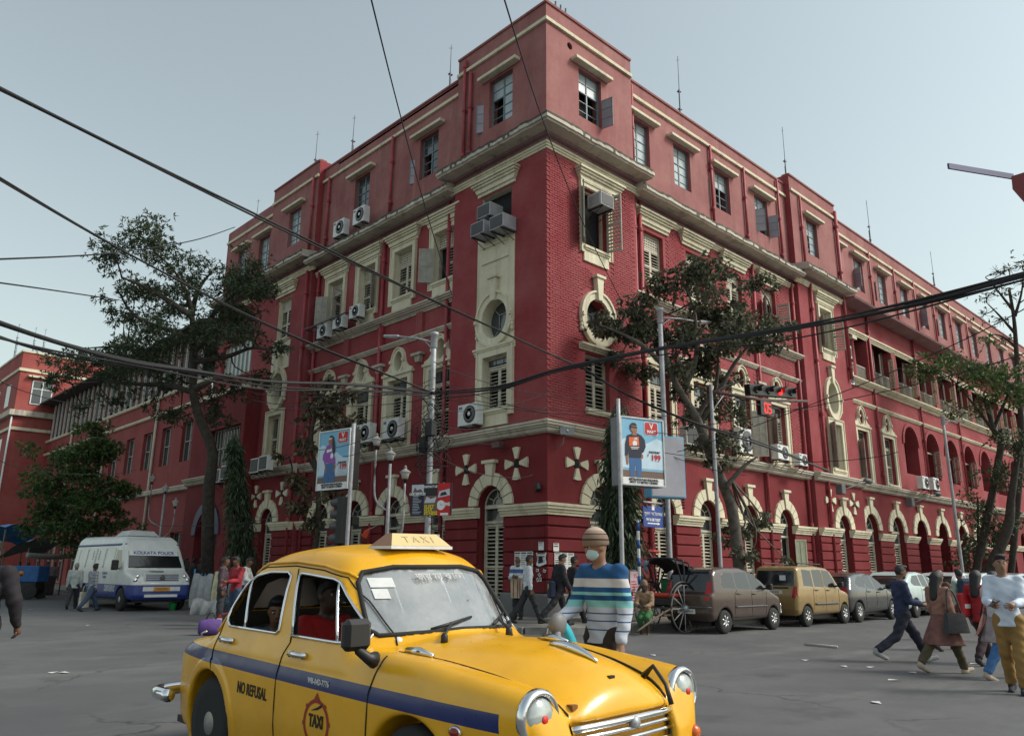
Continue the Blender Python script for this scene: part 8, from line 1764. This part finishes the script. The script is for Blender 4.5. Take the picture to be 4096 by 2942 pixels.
 if tie: mb = MB(); c = nb; mb.add([tuple(np.array(q)*s) for q in ((c[0]+.085, -.02, c[2]-.04), (c[0]+.085, .02, c[2]-.04), (c[0]+.135, .03, c[2]-.36), (c[0]+.135, 0, c[2]-.41), (c[0]+.135, -.03, c[2]-.36))], [(0, 1, 2, 3, 4)]); mb.build('tie', tie, o)
 J['hc'] = hc; J['nb'] = nb; J['pel'] = pel; J['s'] = s; o_w = Matrix.Translation((pos[0], pos[1], z0)) @ Matrix.Rotation(face, 4, 'Z'); J['W'] = lambda p: o_w @ Vector([float(q)*s for q in p]); return o, J
FWD = math.atan2(f0.y, f0.x); RGT = math.atan2(r0.y, r0.x)       # facing away from the camera / to the right in the photograph
G2 = lambda x, y: (gp(x, y).x, gp(x, y).y)
# ---- man in the striped sweater
def stripes(name, stops, axis=2, extra=None):
 k = NT(name); k.b.inputs['Roughness'].default_value = .9; v = k.coord(); sx = k.n('SeparateXYZ'); k.l(v, sx.inputs[0]); mr = k.n('MapRange'); mr.inputs[1].default_value = .6; mr.inputs[2].default_value = 1.9; k.l(sx.outputs[axis], mr.inputs[0])
 c = k.ramp(mr.outputs[0], stops, 'CONSTANT'); k.l(c, k.b.inputs['Base Color']); k.bump(k.noise(v, 90, 3), .3, .004); return k.mat
nz_ = lambda z: (z-.6)/1.3
BL_, WH_, TQ_, GR_ = (.012, .075, .20), (.55, .53, .52), (.22, .52, .50), (.50, .53, .60)
SW = stripes('striped_knit', [(0, GR_), (nz_(.98), BL_), (nz_(.99), GR_), (nz_(1.05), BL_), (nz_(1.06), GR_), (nz_(1.11), BL_), (nz_(1.12), GR_), (nz_(1.165), TQ_), (nz_(1.22), BL_), (nz_(1.265), TQ_), (nz_(1.29), BL_), (nz_(1.33), WH_), (nz_(1.40), BL_)])
CAPM = stripes('knit_cap', [(0, (.03, .022, .018)), (nz_(1.665), (.19, .13, .09)), (nz_(1.715), (.04, .03, .025)), (nz_(1.728), (.22, .15, .11)), (nz_(1.765), (.05, .035, .03)), (nz_(1.778), (.30, .22, .17)), (nz_(1.80), (.45, .34, .27))])
D1 = 6.9; p1 = dp(2410, 2120, D1); F1 = FWD+math.pi-.75
o, J = person('man in a blue and white striped sweater, knit cap and face mask behind the bonnet', (p1.x, p1.y), F1, 1.80, 'c', SW, cloth('dark_brown', (.03, .02, .018)), cloth('shoe_dark', (.02, .02, .02)), 'short', legs=((.25, .1), (-.2, .25)), arms=((.0, .20, .35), (.30, .16, .85, .1)), h=.0115, hem=.83, cap=CAPM, mask=mat('mask_blue', (.42, .58, .64), .8, var=.05), headturn=-.5, lean=.06, group=None, headdown=.35)
hw = J['W'](J['a', 1][2]+J['a', 1][3]*.1)
t = thing('plastic_bag', 'grey translucent plastic bag hanging from the striped man\'s hand', 'bag', hw); mb = MB(); V = []
for i in range(9):
 z = -.62*i/8; r = .02+.15*min(1, i/4.5)*(1 if i < 8 else .75); n = 14
 for j in range(n): a = 2*math.pi*j/n; V.append(((r+.02*math.sin(a*3+i))*math.cos(a)*1.1, (r+.015*math.cos(a*4+i*.7))*math.sin(a)*.75, z))
mb.add(V, [(i*14+j, i*14+(j+1) % 14, (i+1)*14+(j+1) % 14, (i+1)*14+j) for i in range(8) for j in range(14)]+[tuple(8*14+j for j in range(14))], 0, True); kb_ = carglass('thin_plastic', (.75, .72, .70), .03, .45); mb.build('bag', kb_, t); mb = MB(); mb.ell((0, 0, -.42), (.12, .09, .16)); mb.build('contents', cloth('bag_contents', (.20, .10, .07)), t)
t = thing('folded_cloth', 'turquoise and grey folded cloth draped over the striped man\'s hand', 'cloth', hw); mb = MB(); rt = Vector((r0.x, r0.y, 0)); bk = Vector((-f0.x, -f0.y, 0)).normalized()
for k, (w0, cidx, a0, Lz) in enumerate(((.05, 0, .10, .62), (.045, 1, .02, .45), (.05, 2, -.04, .16))):
 V = []
 for i in range(12):
  u = i/11; c = rt*(a0*.3+.20*math.sin(u*1.5)*(1 if k == 0 else .55))+Vector((0, 0, .06+.05*math.sin(u*3.1)-Lz*u**1.3))+bk*(.07-.01*k)
  for j in range(6): v = (j/5-.5)*2; V.append(c+rt*v*w0*(1-.3*(k == 0)*u)+bk*(.025*(1-v*v)+.01*math.sin(u*9+v)))
 mb.add(V, [(i*6+j, (i+1)*6+j, (i+1)*6+j+1, i*6+j+1) for i in range(11) for j in range(5)], cidx, True)
mb.ell((rt*.02+bk*.04)[:], (.07, .06, .03), 2); mb.ell((rt*.05+bk*.07+Vector((0, 0, .02)))[:], (.04, .04, .02), 3); mb.build('folds', [cloth('turquoise', (.05, .48, .58)), cloth('turquoise_dark', (.10, .40, .42)), cloth('grey_cloth', (.24, .25, .25)), cloth('pink_patch', (.5, .16, .17))], t)
# ---- crossing group on the right
WALK = ((.48, .12), (-.42, .30)); WALK2 = ((-.38, .35), (.42, .08))
def phone(label, J, i=0):
 a, e, w, d = J['a', i]; p = J['W'](w+d*.12+np.array([0, 0, .03])); t = thing('phone', label, 'phone', p, RGT); mb = MB(); mb.bbox(-.07, .07, -.035, .035, -.005, .005, .002); mb.build('case', BLACK, t); mb = MB(); mb.box(-.062, .062, -.03, .03, .0052, .0062); mb.build('screen', GLASS, t); t.rotation_euler = (0, -.5, RGT)
o, J = person('man in a navy shirt and dark trousers walking with a phone', G2(3630, 2648), RGT, 1.69, 'a', cloth('navy', (.018, .026, .07)), cloth('dark_denim', (.012, .014, .028)), cloth('grey_shoe', (.30, .30, .30)), legs=((.55, .10), (-.45, .55)), arms=((.30, .08, 1.05, .3), (.25, .08, 1.10, .35)), h=.016, glasses=True, beard=True, headdown=.25, hem=.84); phone('phone in the hands of the navy-shirted man', J)
o, J = person('woman in a brown kurta walking with a large black handbag', G2(3790, 2692), RGT+.35, 1.54, 'a', cloth('kurta_sleeve', (.26, .13, .10)), cloth('olive', (.07, .055, .03)), cloth('sandal', (.35, .28, .22)), 'long', legs=((-.45, .30), (.40, .05)), arms=((.15, .15, .3), (-.05, .22, .35)), h=.016, dress=(cloth('brown_print', (.15, .065, .055), var=.5), 0, .46, .13, .30), hem=.80)
c = J['W']((-.02, -.30, .83)); t = thing('handbag', 'large black tote bag on the kurta woman\'s arm', 'bag', c, RGT+.3); mb = MB(); mb.add([(-.20, -.06, -.15), (.20, -.06, -.15), (.20, .06, -.15), (-.20, .06, -.15), (-.16, -.03, .14), (.16, -.03, .14), (.16, .03, .14), (-.16, .03, .14)], [(0,3,2,1),(4,5,6,7),(0,1,5,4),(1,2,6,5),(2,3,7,6),(3,0,4,7)]); mb.build('body', cloth('black_leather', (.012, .012, .018), .5), t); mb = MB(); mb.tube(smoothpath([(-.13, 0, .13), (-.08, .03, .38), (0, .05, .50), (.08, .03, .38), (.13, 0, .13)], 3), .012, 6); mb.build('strap', cloth('black_leather', (.012, .012, .018), .5), t)
person('bald man in a dark brown shirt beyond the woman with the black handbag', G2(3790, 2600), RGT+.5, 1.60, 'b', cloth('brown_shirt', (.07, .035, .025)), cloth('dark_grey', (.03, .03, .035)), cloth('shoe_dark', (.02, .02, .02)), bald=True, legs=WALK, h=.02)
o, J = person('man with a dark blue backpack walking away down the right street', G2(3872, 2560), FWD+.1, 1.62, 'b', cloth('pale_green', (.30, .36, .30)), cloth('khaki_dark', (.10, .085, .06)), cloth('shoe_dark', (.02, .02, .02)), legs=WALK, h=.02)
c = J['W']((-.20, 0, 1.18)); t = thing('backpack', 'dark blue backpack on the man in pale green', 'backpack', c, FWD+.1); mb = MB(); mb.bbox(-.10, .10, -.19, .19, -.26, .24, .06); mb.build('body', cloth('pack_blue', (.02, .035, .07)), t); mb = MB(); mb.bbox(-.15, -.10, -.14, .14, -.22, .0, .02); mb.build('pocket', cloth('pack_blue2', (.025, .04, .08)), t)
o, J = person('person in red with long dark hair, left of the woman in pink', G2(3948, 2657), RGT+.6, 1.58, 'a', cloth('red_top', (.30, .015, .02)), cloth('maroon_dark', (.03, .014, .018)), cloth('shoe_dark', (.02, .02, .02)), 'long', legs=WALK, arms=((.1, .15, .6), (.2, .15, .7)), h=.017, hem=.78)
c = J['W']((-.12, .20, 1.02)); t = thing('red_bag', 'bright red shoulder bag with white lettering in the crossing group', 'bag', c, RGT+.5); mb = MB(); mb.bbox(-.13, .13, -.06, .06, -.2, .2, .03); mb.build('body', cloth('bag_red', (.42, .012, .018), .6), t); mb = MB(); mb.box(-.09, .09, -.066, -.0605, -.05, .02); mb.build('label_patch', WHITEP, t)
o, J = person('woman in a pink dupatta and blue jeans walking at the right edge', G2(4020, 2715), RGT+.2, 1.55, 'a', cloth('white_kurta', (.45, .42, .44)), cloth('jeans', (.04, .12, .28)), cloth('sandal', (.35, .28, .22)), 'bun', legs=((.45, .1), (-.35, .25)), arms=((.25, .1, 1.0, .2), (.2, .12, .8)), h=.016, dress=(cloth('grey_print', (.26, .21, .22), var=.4), 0, .55, .13, .24), hem=.80)
t = thing('dupatta', 'pale pink scarf hanging from the shoulder of the woman in jeans', 'scarf', (o.location.x, o.location.y, 0), RGT+.2); mb = MB(); V = []
for i in range(14):
 u = i/13; c = Vector((.13*math.cos(u*2.6)-.02, .10-.26*0, 1.26*(1-u)+.55*u+.02)) if False else Vector((.12-.28*u, .17+.03*math.sin(u*6), 1.25-.62*u))
 for j in range(6): v = j/5; V.append(c+Vector((-.10*v*(.4+u), -.03*v+.02*math.sin(v*9+u*7), -.05*v)))
mb.add(V, [(i*6+j, (i+1)*6+j, (i+1)*6+j+1, i*6+j+1) for i in range(13) for j in range(5)], 0, True); mb.build('cloth', cloth('pink_scarf', (.60, .30, .24)), t)
c = J['W']((.05, .22, .93)); t = thing('handbag', 'small dark purse carried by the woman in jeans', 'bag', c, RGT+.2); mb = MB(); mb.bbox(-.13, .13, -.05, .05, -.09, .09, .03); mb.build('body', cloth('purse', (.02, .016, .028), .5), t); mb = MB(); mb.tube(smoothpath([(-.11, 0, .08), (-.05, -.05, .4), (.05, -.05, .4), (.11, 0, .08)], 3), .008, 5); mb.build('strap', cloth('purse', (.02, .016, .028), .5), t)
o, J = person('man in a white shirt and khaki trousers cut by the right edge', G2(4075, 2772), RGT+math.pi+.9, 1.70, 'c', cloth('white_shirt', (.56, .62, .72)), cloth('khaki', (.26, .15, .045)), cloth('sneaker', (.015, .018, .03)), legs=((.12, .05), (-.15, .2)), arms=((.35, .1, 1.1, .3), (.30, .1, 1.15, .35)), h=.0155, hem=.80, headturn=.35); phone('phone held by the man in the white shirt', J, 1)
# ---- corner pavement
o, J = person('young man in a black suit and tie walking past the corner', (-2.36, -2.67), RGT+.35, 1.72, 'c', cloth('suit_white', (.60, .62, .66)), cloth('suit_black', (.012, .012, .016)), cloth('shoe_dark', (.02, .02, .02)), legs=((.30, .05), (-.55, .25)), arms=((-.2, .1, .25), (.2, .1, .35)), h=.016, hem=.86, jacket=cloth('suit_black', (.012, .012, .016)), tie=cloth('tie', (.04, .015, .02)), z0=.15, headdown=.5)
c = J['W']((-.22, 0, .86)); t = thing('satchel', 'dark blue school bag with a yellow flash behind the suited young man', 'bag', c, RGT+.2); mb = MB(); mb.bbox(-.08, .08, -.15, .15, -.22, .2, .04); mb.build('body', cloth('satchel_blue', (.015, .02, .05)), t); mb = MB(); mb.add([(-.081, -.06, .05), (-.081, .05, -.03), (-.081, .06, .10), (-.081, -.02, .14)], [(0, 1, 2, 3)]); mb.build('flash', cloth('flash_yellow', (.45, .48, .04)), t)
person('man in a white shirt just behind the suited young man', (-2.35, -1.55), RGT+.2, 1.72, 'b', cloth('white_shirt2', (.52, .55, .60)), cloth('dark_grey', (.03, .03, .035)), cloth('shoe_dark', (.02, .02, .02)), legs=WALK2, h=.018, z0=.15)
person('person in a dark suit half hidden behind the striped sweater', (-1.35, -2.2), RGT+.3, 1.72, 'b', cloth('suit_black', (.012, .012, .016)), cloth('suit_black', (.012, .012, .016)), cloth('shoe_dark', (.02, .02, .02)), legs=WALK, h=.018, z0=.15)
pb = dp(2073, 2270, 21.8)
o, J = person('bald man in a white and blue shirt waiting by the corner posters', (pb.x, pb.y), FWD+math.pi-.25, 1.66, 'b', stripes('blue_shoulder_shirt', [(0, (.55, .57, .60)), (nz_(1.22), (.06, .10, .25)), (nz_(1.33), (.58, .60, .62))]), cloth('dark_grey', (.03, .03, .035)), cloth('shoe_dark', (.02, .02, .02)), bald=True, hairmat=GREYH, beard=True, arms=((.4, .1, 1.25, .5), (.4, .1, 1.25, .5)), h=.016, z0=.15, headdown=.6)
c = J['W']((.24, .02, .86)); t = thing('shopping_bag', 'cream striped shopping bag held by the bald man', 'bag', c, FWD+math.pi-.25); mb = MB(); mb.add([(-.06, -.15, -.27), (.06, -.15, -.27), (.06, .15, -.27), (-.06, .15, -.27), (-.03, -.17, .22), (.04, -.17, .24), (.04, .15, .22), (-.03, .15, .24)], [(0,3,2,1),(4,5,6,7),(0,1,5,4),(1,2,6,5),(2,3,7,6),(3,0,4,7)]); k_ = mat('bag_cream', (.42, .36, .26), .85, var=.25); mb.build('bag', k_, t); mb = MB(); [mb.box(.061, .064, y-.012, y+.012, -.25, .2) for y in (-.08, .04, .1)]; mb.build('bag_stripes', cloth('bag_red2', (.25, .05, .04)), t)
# ---- rickshaw puller
o, J = person('rickshaw puller in a tan shirt and green cloth sitting on the rickshaw shafts', (-.95, -4.2), FWD+math.pi-.35, 1.60, 'd', cloth('tan_shirt', (.24, .15, .09)), cloth('green_lungi', (.03, .12, .035)), None, sit=.52, legs=((1.35, 1.75), (1.30, 1.70)), arms=((.5, .1, .9, .4), (.5, .1, .9, .4)), h=.015, hem=.85, pantlen=.62, lean=.22, headdown=.3, cap=cloth('head_wrap', (.18, .12, .08)))
t = thing('red_helmet', 'red tarpaulin bundle on the stall behind the rickshaw', 'bundle', rp(2590, 2205, 2.4)); mb = MB(); mb.ell((0, 0, 0), (.45, .3, .07)); mb.build('cloth', cloth('tarp_red', (.42, .02, .02), .5), t)
t = thing('paan_stall', 'small roadside stall with a pink printed poster behind the rickshaw', 'stall', (.35, -2.3, .15)); mb = MB(); mb.bbox(-.6, .6, -.35, .35, 0, 1.35, .03); mb.build('cabinet', cloth('stall_grey', (.12, .11, .11), .8), t); mb = MB(); mb.box(.08, .52, -.37, -.352, .45, 1.3); pst = mb.build('poster', mat('pink_paper', (.52, .38, .42), .8), t); text('15', .16, C_RED, pst, TM(.3, -.374, 1.18)); mb = MB(); [mb.box(.12, .12+.3*random.uniform(.6, 1.1), -.374, -.371, 1.02-.07*i, 1.045-.07*i) for i in range(8)]; mb.build('poster_text', C_RED, pst)
# ---- left side
person('man in a pale grey shirt walking beside the police van', G2(283, 2434), FWD+.35, 1.60, 'b', cloth('grey_shirt', (.34, .37, .36)), cloth('dark_grey', (.03, .03, .035)), cloth('shoe_dark', (.02, .02, .02)), hairmat=GREYH, legs=WALK2, h=.02, sleeve=1., hem=.78, build_=1.1)
k = NT('checked_cloth'); v = k.coord(False, (1, 1, 1)); ck = k.n('TexChecker'); ck.inputs['Scale'].default_value = 22; ck.inputs[1].default_value = (.45, .46, .5, 1); ck.inputs[2].default_value = (.025, .03, .06, 1); k.l(v, ck.inputs['Vector']); k.l(ck.outputs['Color'], k.b.inputs['Base Color']); k.b.inputs['Roughness'].default_value = .9
o, J = person('man in a blue checked shirt and jeans beside the police van', G2(355, 2443), FWD-.5, 1.60, 'd', k.mat, cloth('jeans2', (.03, .05, .10)), cloth('shoe_dark', (.02, .02, .02)), legs=WALK, h=.02, arms=((.1, .1, .3), (.0, .1, .1)), hem=.80)
c = J['W']((.0, .34, .42)); t = thing('shopping_bag', 'white cloth shopping bag carried by the man in the checked shirt', 'bag', c, FWD-.4); mb = MB(); mb.add([(-.16, -.06, -.28), (.16, -.06, -.28), (.17, .06, -.28), (-.17, .06, -.28), (-.19, -.02, .22), (.19, -.02, .24), (.19, .02, .24), (-.19, .02, .22)], [(0,3,2,1),(4,5,6,7),(0,1,5,4),(1,2,6,5),(2,3,7,6),(3,0,4,7)]); mb.tube(smoothpath([(-.1, 0, .22), (-.06, 0, .42), (.06, 0, .42), (.1, 0, .22)], 3), .01, 5); mb.build('bag', cloth('bag_white', (.52, .50, .40)), t)
person('man all in white leaning at the railing left of the van', G2(160, 2390), RGT+.4, 1.62, 'b', cloth('white_all', (.55, .56, .50)), cloth('white_all', (.55, .56, .50)), cloth('shoe_dark', (.02, .02, .02)), legs=((.1, .1), (-.3, .1)), lean=.1, h=.025)
pn = dp(-55, 2290, 8.0); person('figure in a dark jacket cut by the left edge', (pn.x, pn.y), FWD+.2, 1.70, 'b', cloth('jacket_dark', (.016, .012, .016)), cloth('trouser_dark', (.014, .014, .018)), cloth('shoe_dark', (.02, .02, .02)), legs=((.1, .0), (-.1, .1)), arms=((.1, .30, .3), (.1, .30, .3)), h=.018, build_=1.25, hem=.62)
for lb, x, D_, fc, sh_, tr_ in (('man in a dark plaid shirt standing by the blue railing', 893, 20.5, RGT+.2, cloth('plaid_dark', (.07, .045, .06), var=.6), cloth('dark_grey', (.03, .03, .035))), ('man in a red checked shirt looking down by the taxi boot', 950, 19.5, FWD+math.pi-.6, cloth('red_check', (.26, .015, .025), var=.7), cloth('jeans2', (.03, .05, .10))), ('man in a white vest behind the man in red', 985, 22, RGT, cloth('white_vest', (.5, .5, .5)), cloth('dark_grey', (.03, .03, .035)))):
 p = dp(x, 2290, D_); person(lb, (p.x, p.y), fc, 1.72, 'b', sh_, tr_, cloth('shoe_dark', (.02, .02, .02)), arms=((.4, .1, 1.1, .3), (.3, .1, .9, .3)) if 'red' in lb else ((0, .12, .2), (0, .12, .2)), h=.02, headdown=.4 if 'red' in lb else 0.)
for i, (x, D_) in enumerate(((735, 33), (770, 33.5), (800, 34), (110, 46), (75, 44), (215, 47))):
 p = dp(x, 2290, D_); person(('dark-clad bystander right of the van, nearest to it', 'dark-clad bystander right of the van, middle one', 'dark-clad bystander right of the van, furthest from it', 'dark bystander in the shade left of the man in white', 'dark bystander at the blue stall', 'dark bystander between the man in white and the van')[i], (p.x, p.y), RGT+i, 1.66, 'd', cloth('shade%d' % (i % 3), ((.05, .04, .05), (.03, .03, .04), (.08, .06, .06))[i % 3]), cloth('dark_grey', (.03, .03, .035)), cloth('shoe_dark', (.02, .02, .02)), h=.03, legs=((.1, 0), (-.1, .1)), z0=.15 if i < 3 else 0)
# ---- driver and passenger
TW = TAXI.matrix_basis; TH_ = -1.5605
c = TW @ Vector((-.36, -.36, 0)); person('taxi driver in a red shirt at the wheel', (c.x, c.y), TH_, 1.66, 'd', cloth('driver_red', (.42, .012, .012)), cloth('dark_grey', (.03, .03, .035)), None, sit=.62, legs=((1.45, 1.2), (1.45, 1.2)), arms=((.7, .1, .6, .1), (.7, .12, .6, .1)), h=.016, hem=.8, lean=-.05, group=None, headturn=.1)
c = TW @ Vector((-1.10, -.36, 0)); person('passenger with dark hair in the back of the taxi', (c.x, c.y), TH_-.5, 1.60, 'a', cloth('passenger_blue', (.05, .075, .12)), cloth('dark_grey', (.03, .03, .035)), None, sit=.54, legs=((1.45, 1.3), (1.45, 1.3)), arms=((.4, .1, .8, .2), (.4, .1, .8, .2)), h=.014, hem=.8, lean=.12, group=None, headdown=.5)
# ================================================================== left side clutter
RB = mat('railing_blue2', (.05, .20, .36), .6, var=.3, vscale=3, dirt=.3)
a, b = Vector((-5.3, 12.2, 0)), Vector((-4.7, 9.4, 0))
t = thing('railing', 'blue steel railing hung with sheets right of the police van', 'railing', a, math.atan2(b.y-a.y, b.x-a.x)); L_ = (b-a).length
mb = MB(); [mb.tube([(0, 0, z), (L_, 0, z)], .022, 6) for z in (.35, 1.15)]; mb.build('rail', RB, t)
for i in range(15): mb = MB(); mb.tube([(L_*i/14, 0, 0), (L_*i/14, 0, 1.25 if i % 7 else 1.4)], .016 if i % 7 else .035, 6); mb.build('bar', RB, t)
def sheet(label, p, rot, w, h_, mt, amp=.06, top=1.2, sl=.0):
 t = thing('cloth_sheet', label, 'sheet', p, rot); mb = MB(); V = []; n, m_ = 22, 14
 for i in range(n):
  for j in range(m_): u, v = i/(n-1), j/(m_-1); V.append((w*(u-.5)*(1-.25*v*sl), -.05-amp*(.4+v)*math.sin(u*17+v*2.2)*.8-.05*math.sin(v*3), top-h_*v+.05*math.sin(u*9)*(1-v)))
 mb.add(V, [(i*m_+j, (i+1)*m_+j, (i+1)*m_+j+1, i*m_+j+1) for i in range(n-1) for j in range(m_-1)], 0, True); mb.build('cloth', mt, t); return t
rr = math.atan2(b.y-a.y, b.x-a.x)
sheet('grey plastic sheet hung over the blue railing beside the van', a+(b-a)*.2, rr, 1.1, 1.1, cloth('sheet_grey', (.33, .34, .35), .6)); sheet('yellowish white sheet hanging beside the grey one', a+(b-a)*.55, rr, .7, 1.25, cloth('sheet_yellow', (.50, .46, .30), .7), .09, 1.28, 1.); sheet('small grey sheet at the near end of the railing', a+(b-a)*.85, rr, .6, .7, cloth('sheet_dark', (.20, .21, .22), .7))
p = gp(688, 2438); t = thing('bucket', 'small bright green bucket on the road by the van', 'bucket', p); mb = MB(); mb.lathe([(.10, 0), (.14, .24), (.15, .25), (.13, .24), (.09, .02)], 16); mb.build('pail', mat('bucket_green', (.03, .42, .12), .5), t); mb = MB(); mb.tube(smoothpath([(-.14, 0, .24), (0, 0, .12), (.14, 0, .24)], 4), .006, 5); mb.build('handle', METAL, t)
def duffel(label, p, rot, L_, r, mt): t = thing('duffel_bag', label, 'bag', p, rot); mb = MB(); mb.tube([(-L_/2, 0, r), (-L_/2+.06, 0, r), (0, 0, r*1.05), (L_/2-.06, 0, r), (L_/2, 0, r)], [r*.75, r, r*1.05, r, r*.75], 14); mb.build('body', mt, t); mb = MB(); mb.tube(smoothpath([(-L_*.2, 0, r*2), (-L_*.1, 0, r*2.7), (L_*.1, 0, r*2.7), (L_*.2, 0, r*2)], 3), .018, 6); mb.build('handle', BLACK, t)
p = dp(925, 2400, 19); duffel('red travel bag on the ground by the taxi boot', (p.x, p.y, .0), RGT, .6, .2, cloth('bag_redd', (.22, .015, .03))); p = dp(845, 2470, 17.5); duffel('purple bag on the road behind the taxi boot', (p.x, p.y, 0), RGT+.3, .5, .17, cloth('bag_purple', (.10, .05, .20))); p = dp(880, 2465, 18.4); duffel('pale bundle beside the purple bag', (p.x, p.y, 0), RGT-.4, .5, .15, cloth('bundle_pale', (.38, .34, .28)))
p = gp(640, 2455); sheet('crumpled grey sheet lying low by the kerb', (p.x+1.2, p.y-.8, -.75), RGT, 1.0, .5, cloth('sheet_grey', (.33, .34, .35), .6), .12, 1.2)
# blue awning stalls at the far left
p = dp(40, 2330, 42)
t = thing('market_stall', 'street stall under a bright blue tarpaulin at the left edge', 'stall', (p.x, p.y, 0), FWD-.4); mb = MB(); V = []
for i in range(10):
 for j in range(8): u, v = i/9, j/7; V.append((-1.6+3.0*u, -1.2+2.6*v, 3.5-.9*v*v+.18*math.sin(u*7+v*3)-.25*abs(u-.5)))
mb.add(V, [(i*8+j, (i+1)*8+j, (i+1)*8+j+1, i*8+j+1) for i in range(9) for j in range(7)], 0, True); mb.build('awning', cloth('tarp_blue', (.015, .17, .42), .5), t); [(lambda m_: (m_.tube([(x, y, 0), (x, y, 3.3)], .04, 6), m_.build('post', mat('bamboo', (.12, .09, .06), .8), t)))(MB()) for x in (-1.5, 1.3) for y in (-1.1, 1.3)]
mb = MB(); mb.bbox(-1.4, 1.2, -.9, .6, .0, 1.0, .05); mb.build('counter', cloth('stall_dark', (.05, .045, .045)), t)
p = dp(120, 2330, 40); t = thing('market_stall', 'stall with grey sheeting and a rolled cover beside the blue awning', 'stall', (p.x, p.y, 0), FWD-.3); mb = MB(); V = []
for i in range(10):
 for j in range(8): u, v = i/9, j/7; V.append((-1.2+2.4*u, -.9+1.9*v, 2.75-.7*v+.15*math.sin(u*6+v*4)-.5*(u-.5)**2))
mb.add(V, [(i*8+j, (i+1)*8+j, (i+1)*8+j+1, i*8+j+1) for i in range(9) for j in range(7)], 0, True); mb.build('awning', cloth('tarp_grey', (.13, .14, .14), .7), t); mb = MB(); mb.tube([(-1.3, -1.0, 1.95), (0, -1.02, 1.9), (1.3, -1.0, 1.97)], .14, 10); mb.build('rolled_cover', cloth('tarp_grey2', (.2, .21, .2), .7), t); [(lambda m_: (m_.tube([(x, y, 0), (x, y, 2.3)], .035, 6), m_.build('post', mat('bamboo', (.12, .09, .06), .8), t)))(MB()) for x in (-1.1, 1.1) for y in (-.8, .8)]
mb = MB(); mb.bbox(-1.0, 1.0, -.6, .5, 0, .95, .05); mb.build('counter', cloth('stall_dark', (.05, .045, .045)), t)
p = gp(80, 2395); t = thing('vendor_cart', 'blue wooden vendor cart box with an orange mark', 'cart', (p.x, p.y, 0), RGT); mb = MB(); mb.bbox(-.9, .9, -.45, .45, .75, 1.45, .03); mb.build('box', cloth('cart_blue', (.015, .09, .26), .6), t); mb = MB(); mb.lathe([(.12, -.456), (.11, -.4515)], 12, (.15, 0, 1.12), axis='y'); mb.build('mark', mat('mark_orange', (.55, .20, .03), .6), t)
for sx_ in (-.6, .6):
 for sy_ in (-.4, .4): mb = MB(); mb.lathe([(.30, -.04), (.33, -.03), (.33, .03), (.30, .04)], 20, (sx_, sy_, .34), axis='y'); mb.build('wheel', RUBBER, t)
mb = MB(); mb.box(-.8, .8, -.36, .36, .34, .75); mb.build('frame', BLACK, t)
railing('dark street railing along the left kerb beyond the van', (KX-.3, 40, .0), (KX-.2, 18.5, .0)) if False else None
# litter on the road
lm = MB(); lm.add([(-.06, -.04, .004), (.05, -.03, .012), (.06, .035, .005), (-.04, .04, .015)], [(0, 1, 2, 3)]); lme = lm.mesh('litter', PAPER)
for i, (x, y) in enumerate(((3375, 2665), (3505, 2810), (3900, 2655), (355, 2500), (210, 2690), (255, 2690), (3480, 2668), (3575, 2720), (125, 2436), (2612, 2620), (3650, 2690), (3220, 2640))):
 p = gp(x, y); o = link('litter', lme, None, (p.x, p.y, .003), random.uniform(0, 6)); o.scale = (1.3, 1.3, 1); tag(o, ('paper scrap below the navy-shirted man', 'paper scrap alone on the right foreground road', 'paper scrap under the woman in pink', 'paper scrap on the road left of the taxi boot', 'paper scrap at the lower left edge', 'paper scrap beside the lower left one', 'paper scrap in front of the navy-shirted man', 'paper scrap behind the navy-shirted man', 'white scrap by the left stalls', 'paper scrap near the far headlight', 'paper scrap under the woman with the black bag', 'paper scrap by the long crack on the right')[i], 'litter', 'litter on the road')
p, q = gp(3220, 2580), gp(3350, 2592); t = thing('bamboo_pole', 'short pale pole lying on the road below the dark grey car', 'pole', (p+q)/2, math.atan2(q.y-p.y, q.x-p.x)); mb = MB(); L_ = (q-p).length; mb.tube([(-L_/2, 0, .03), (0, 0, .032), (L_/2, 0, .03)], .025, 8); mb.build('rod', mat('pale_rod', (.36, .35, .33), .7), t)
if SLATREST.v: stuff(SLATREST.build('louvre_slats', [SHUT, SHUTG], B))
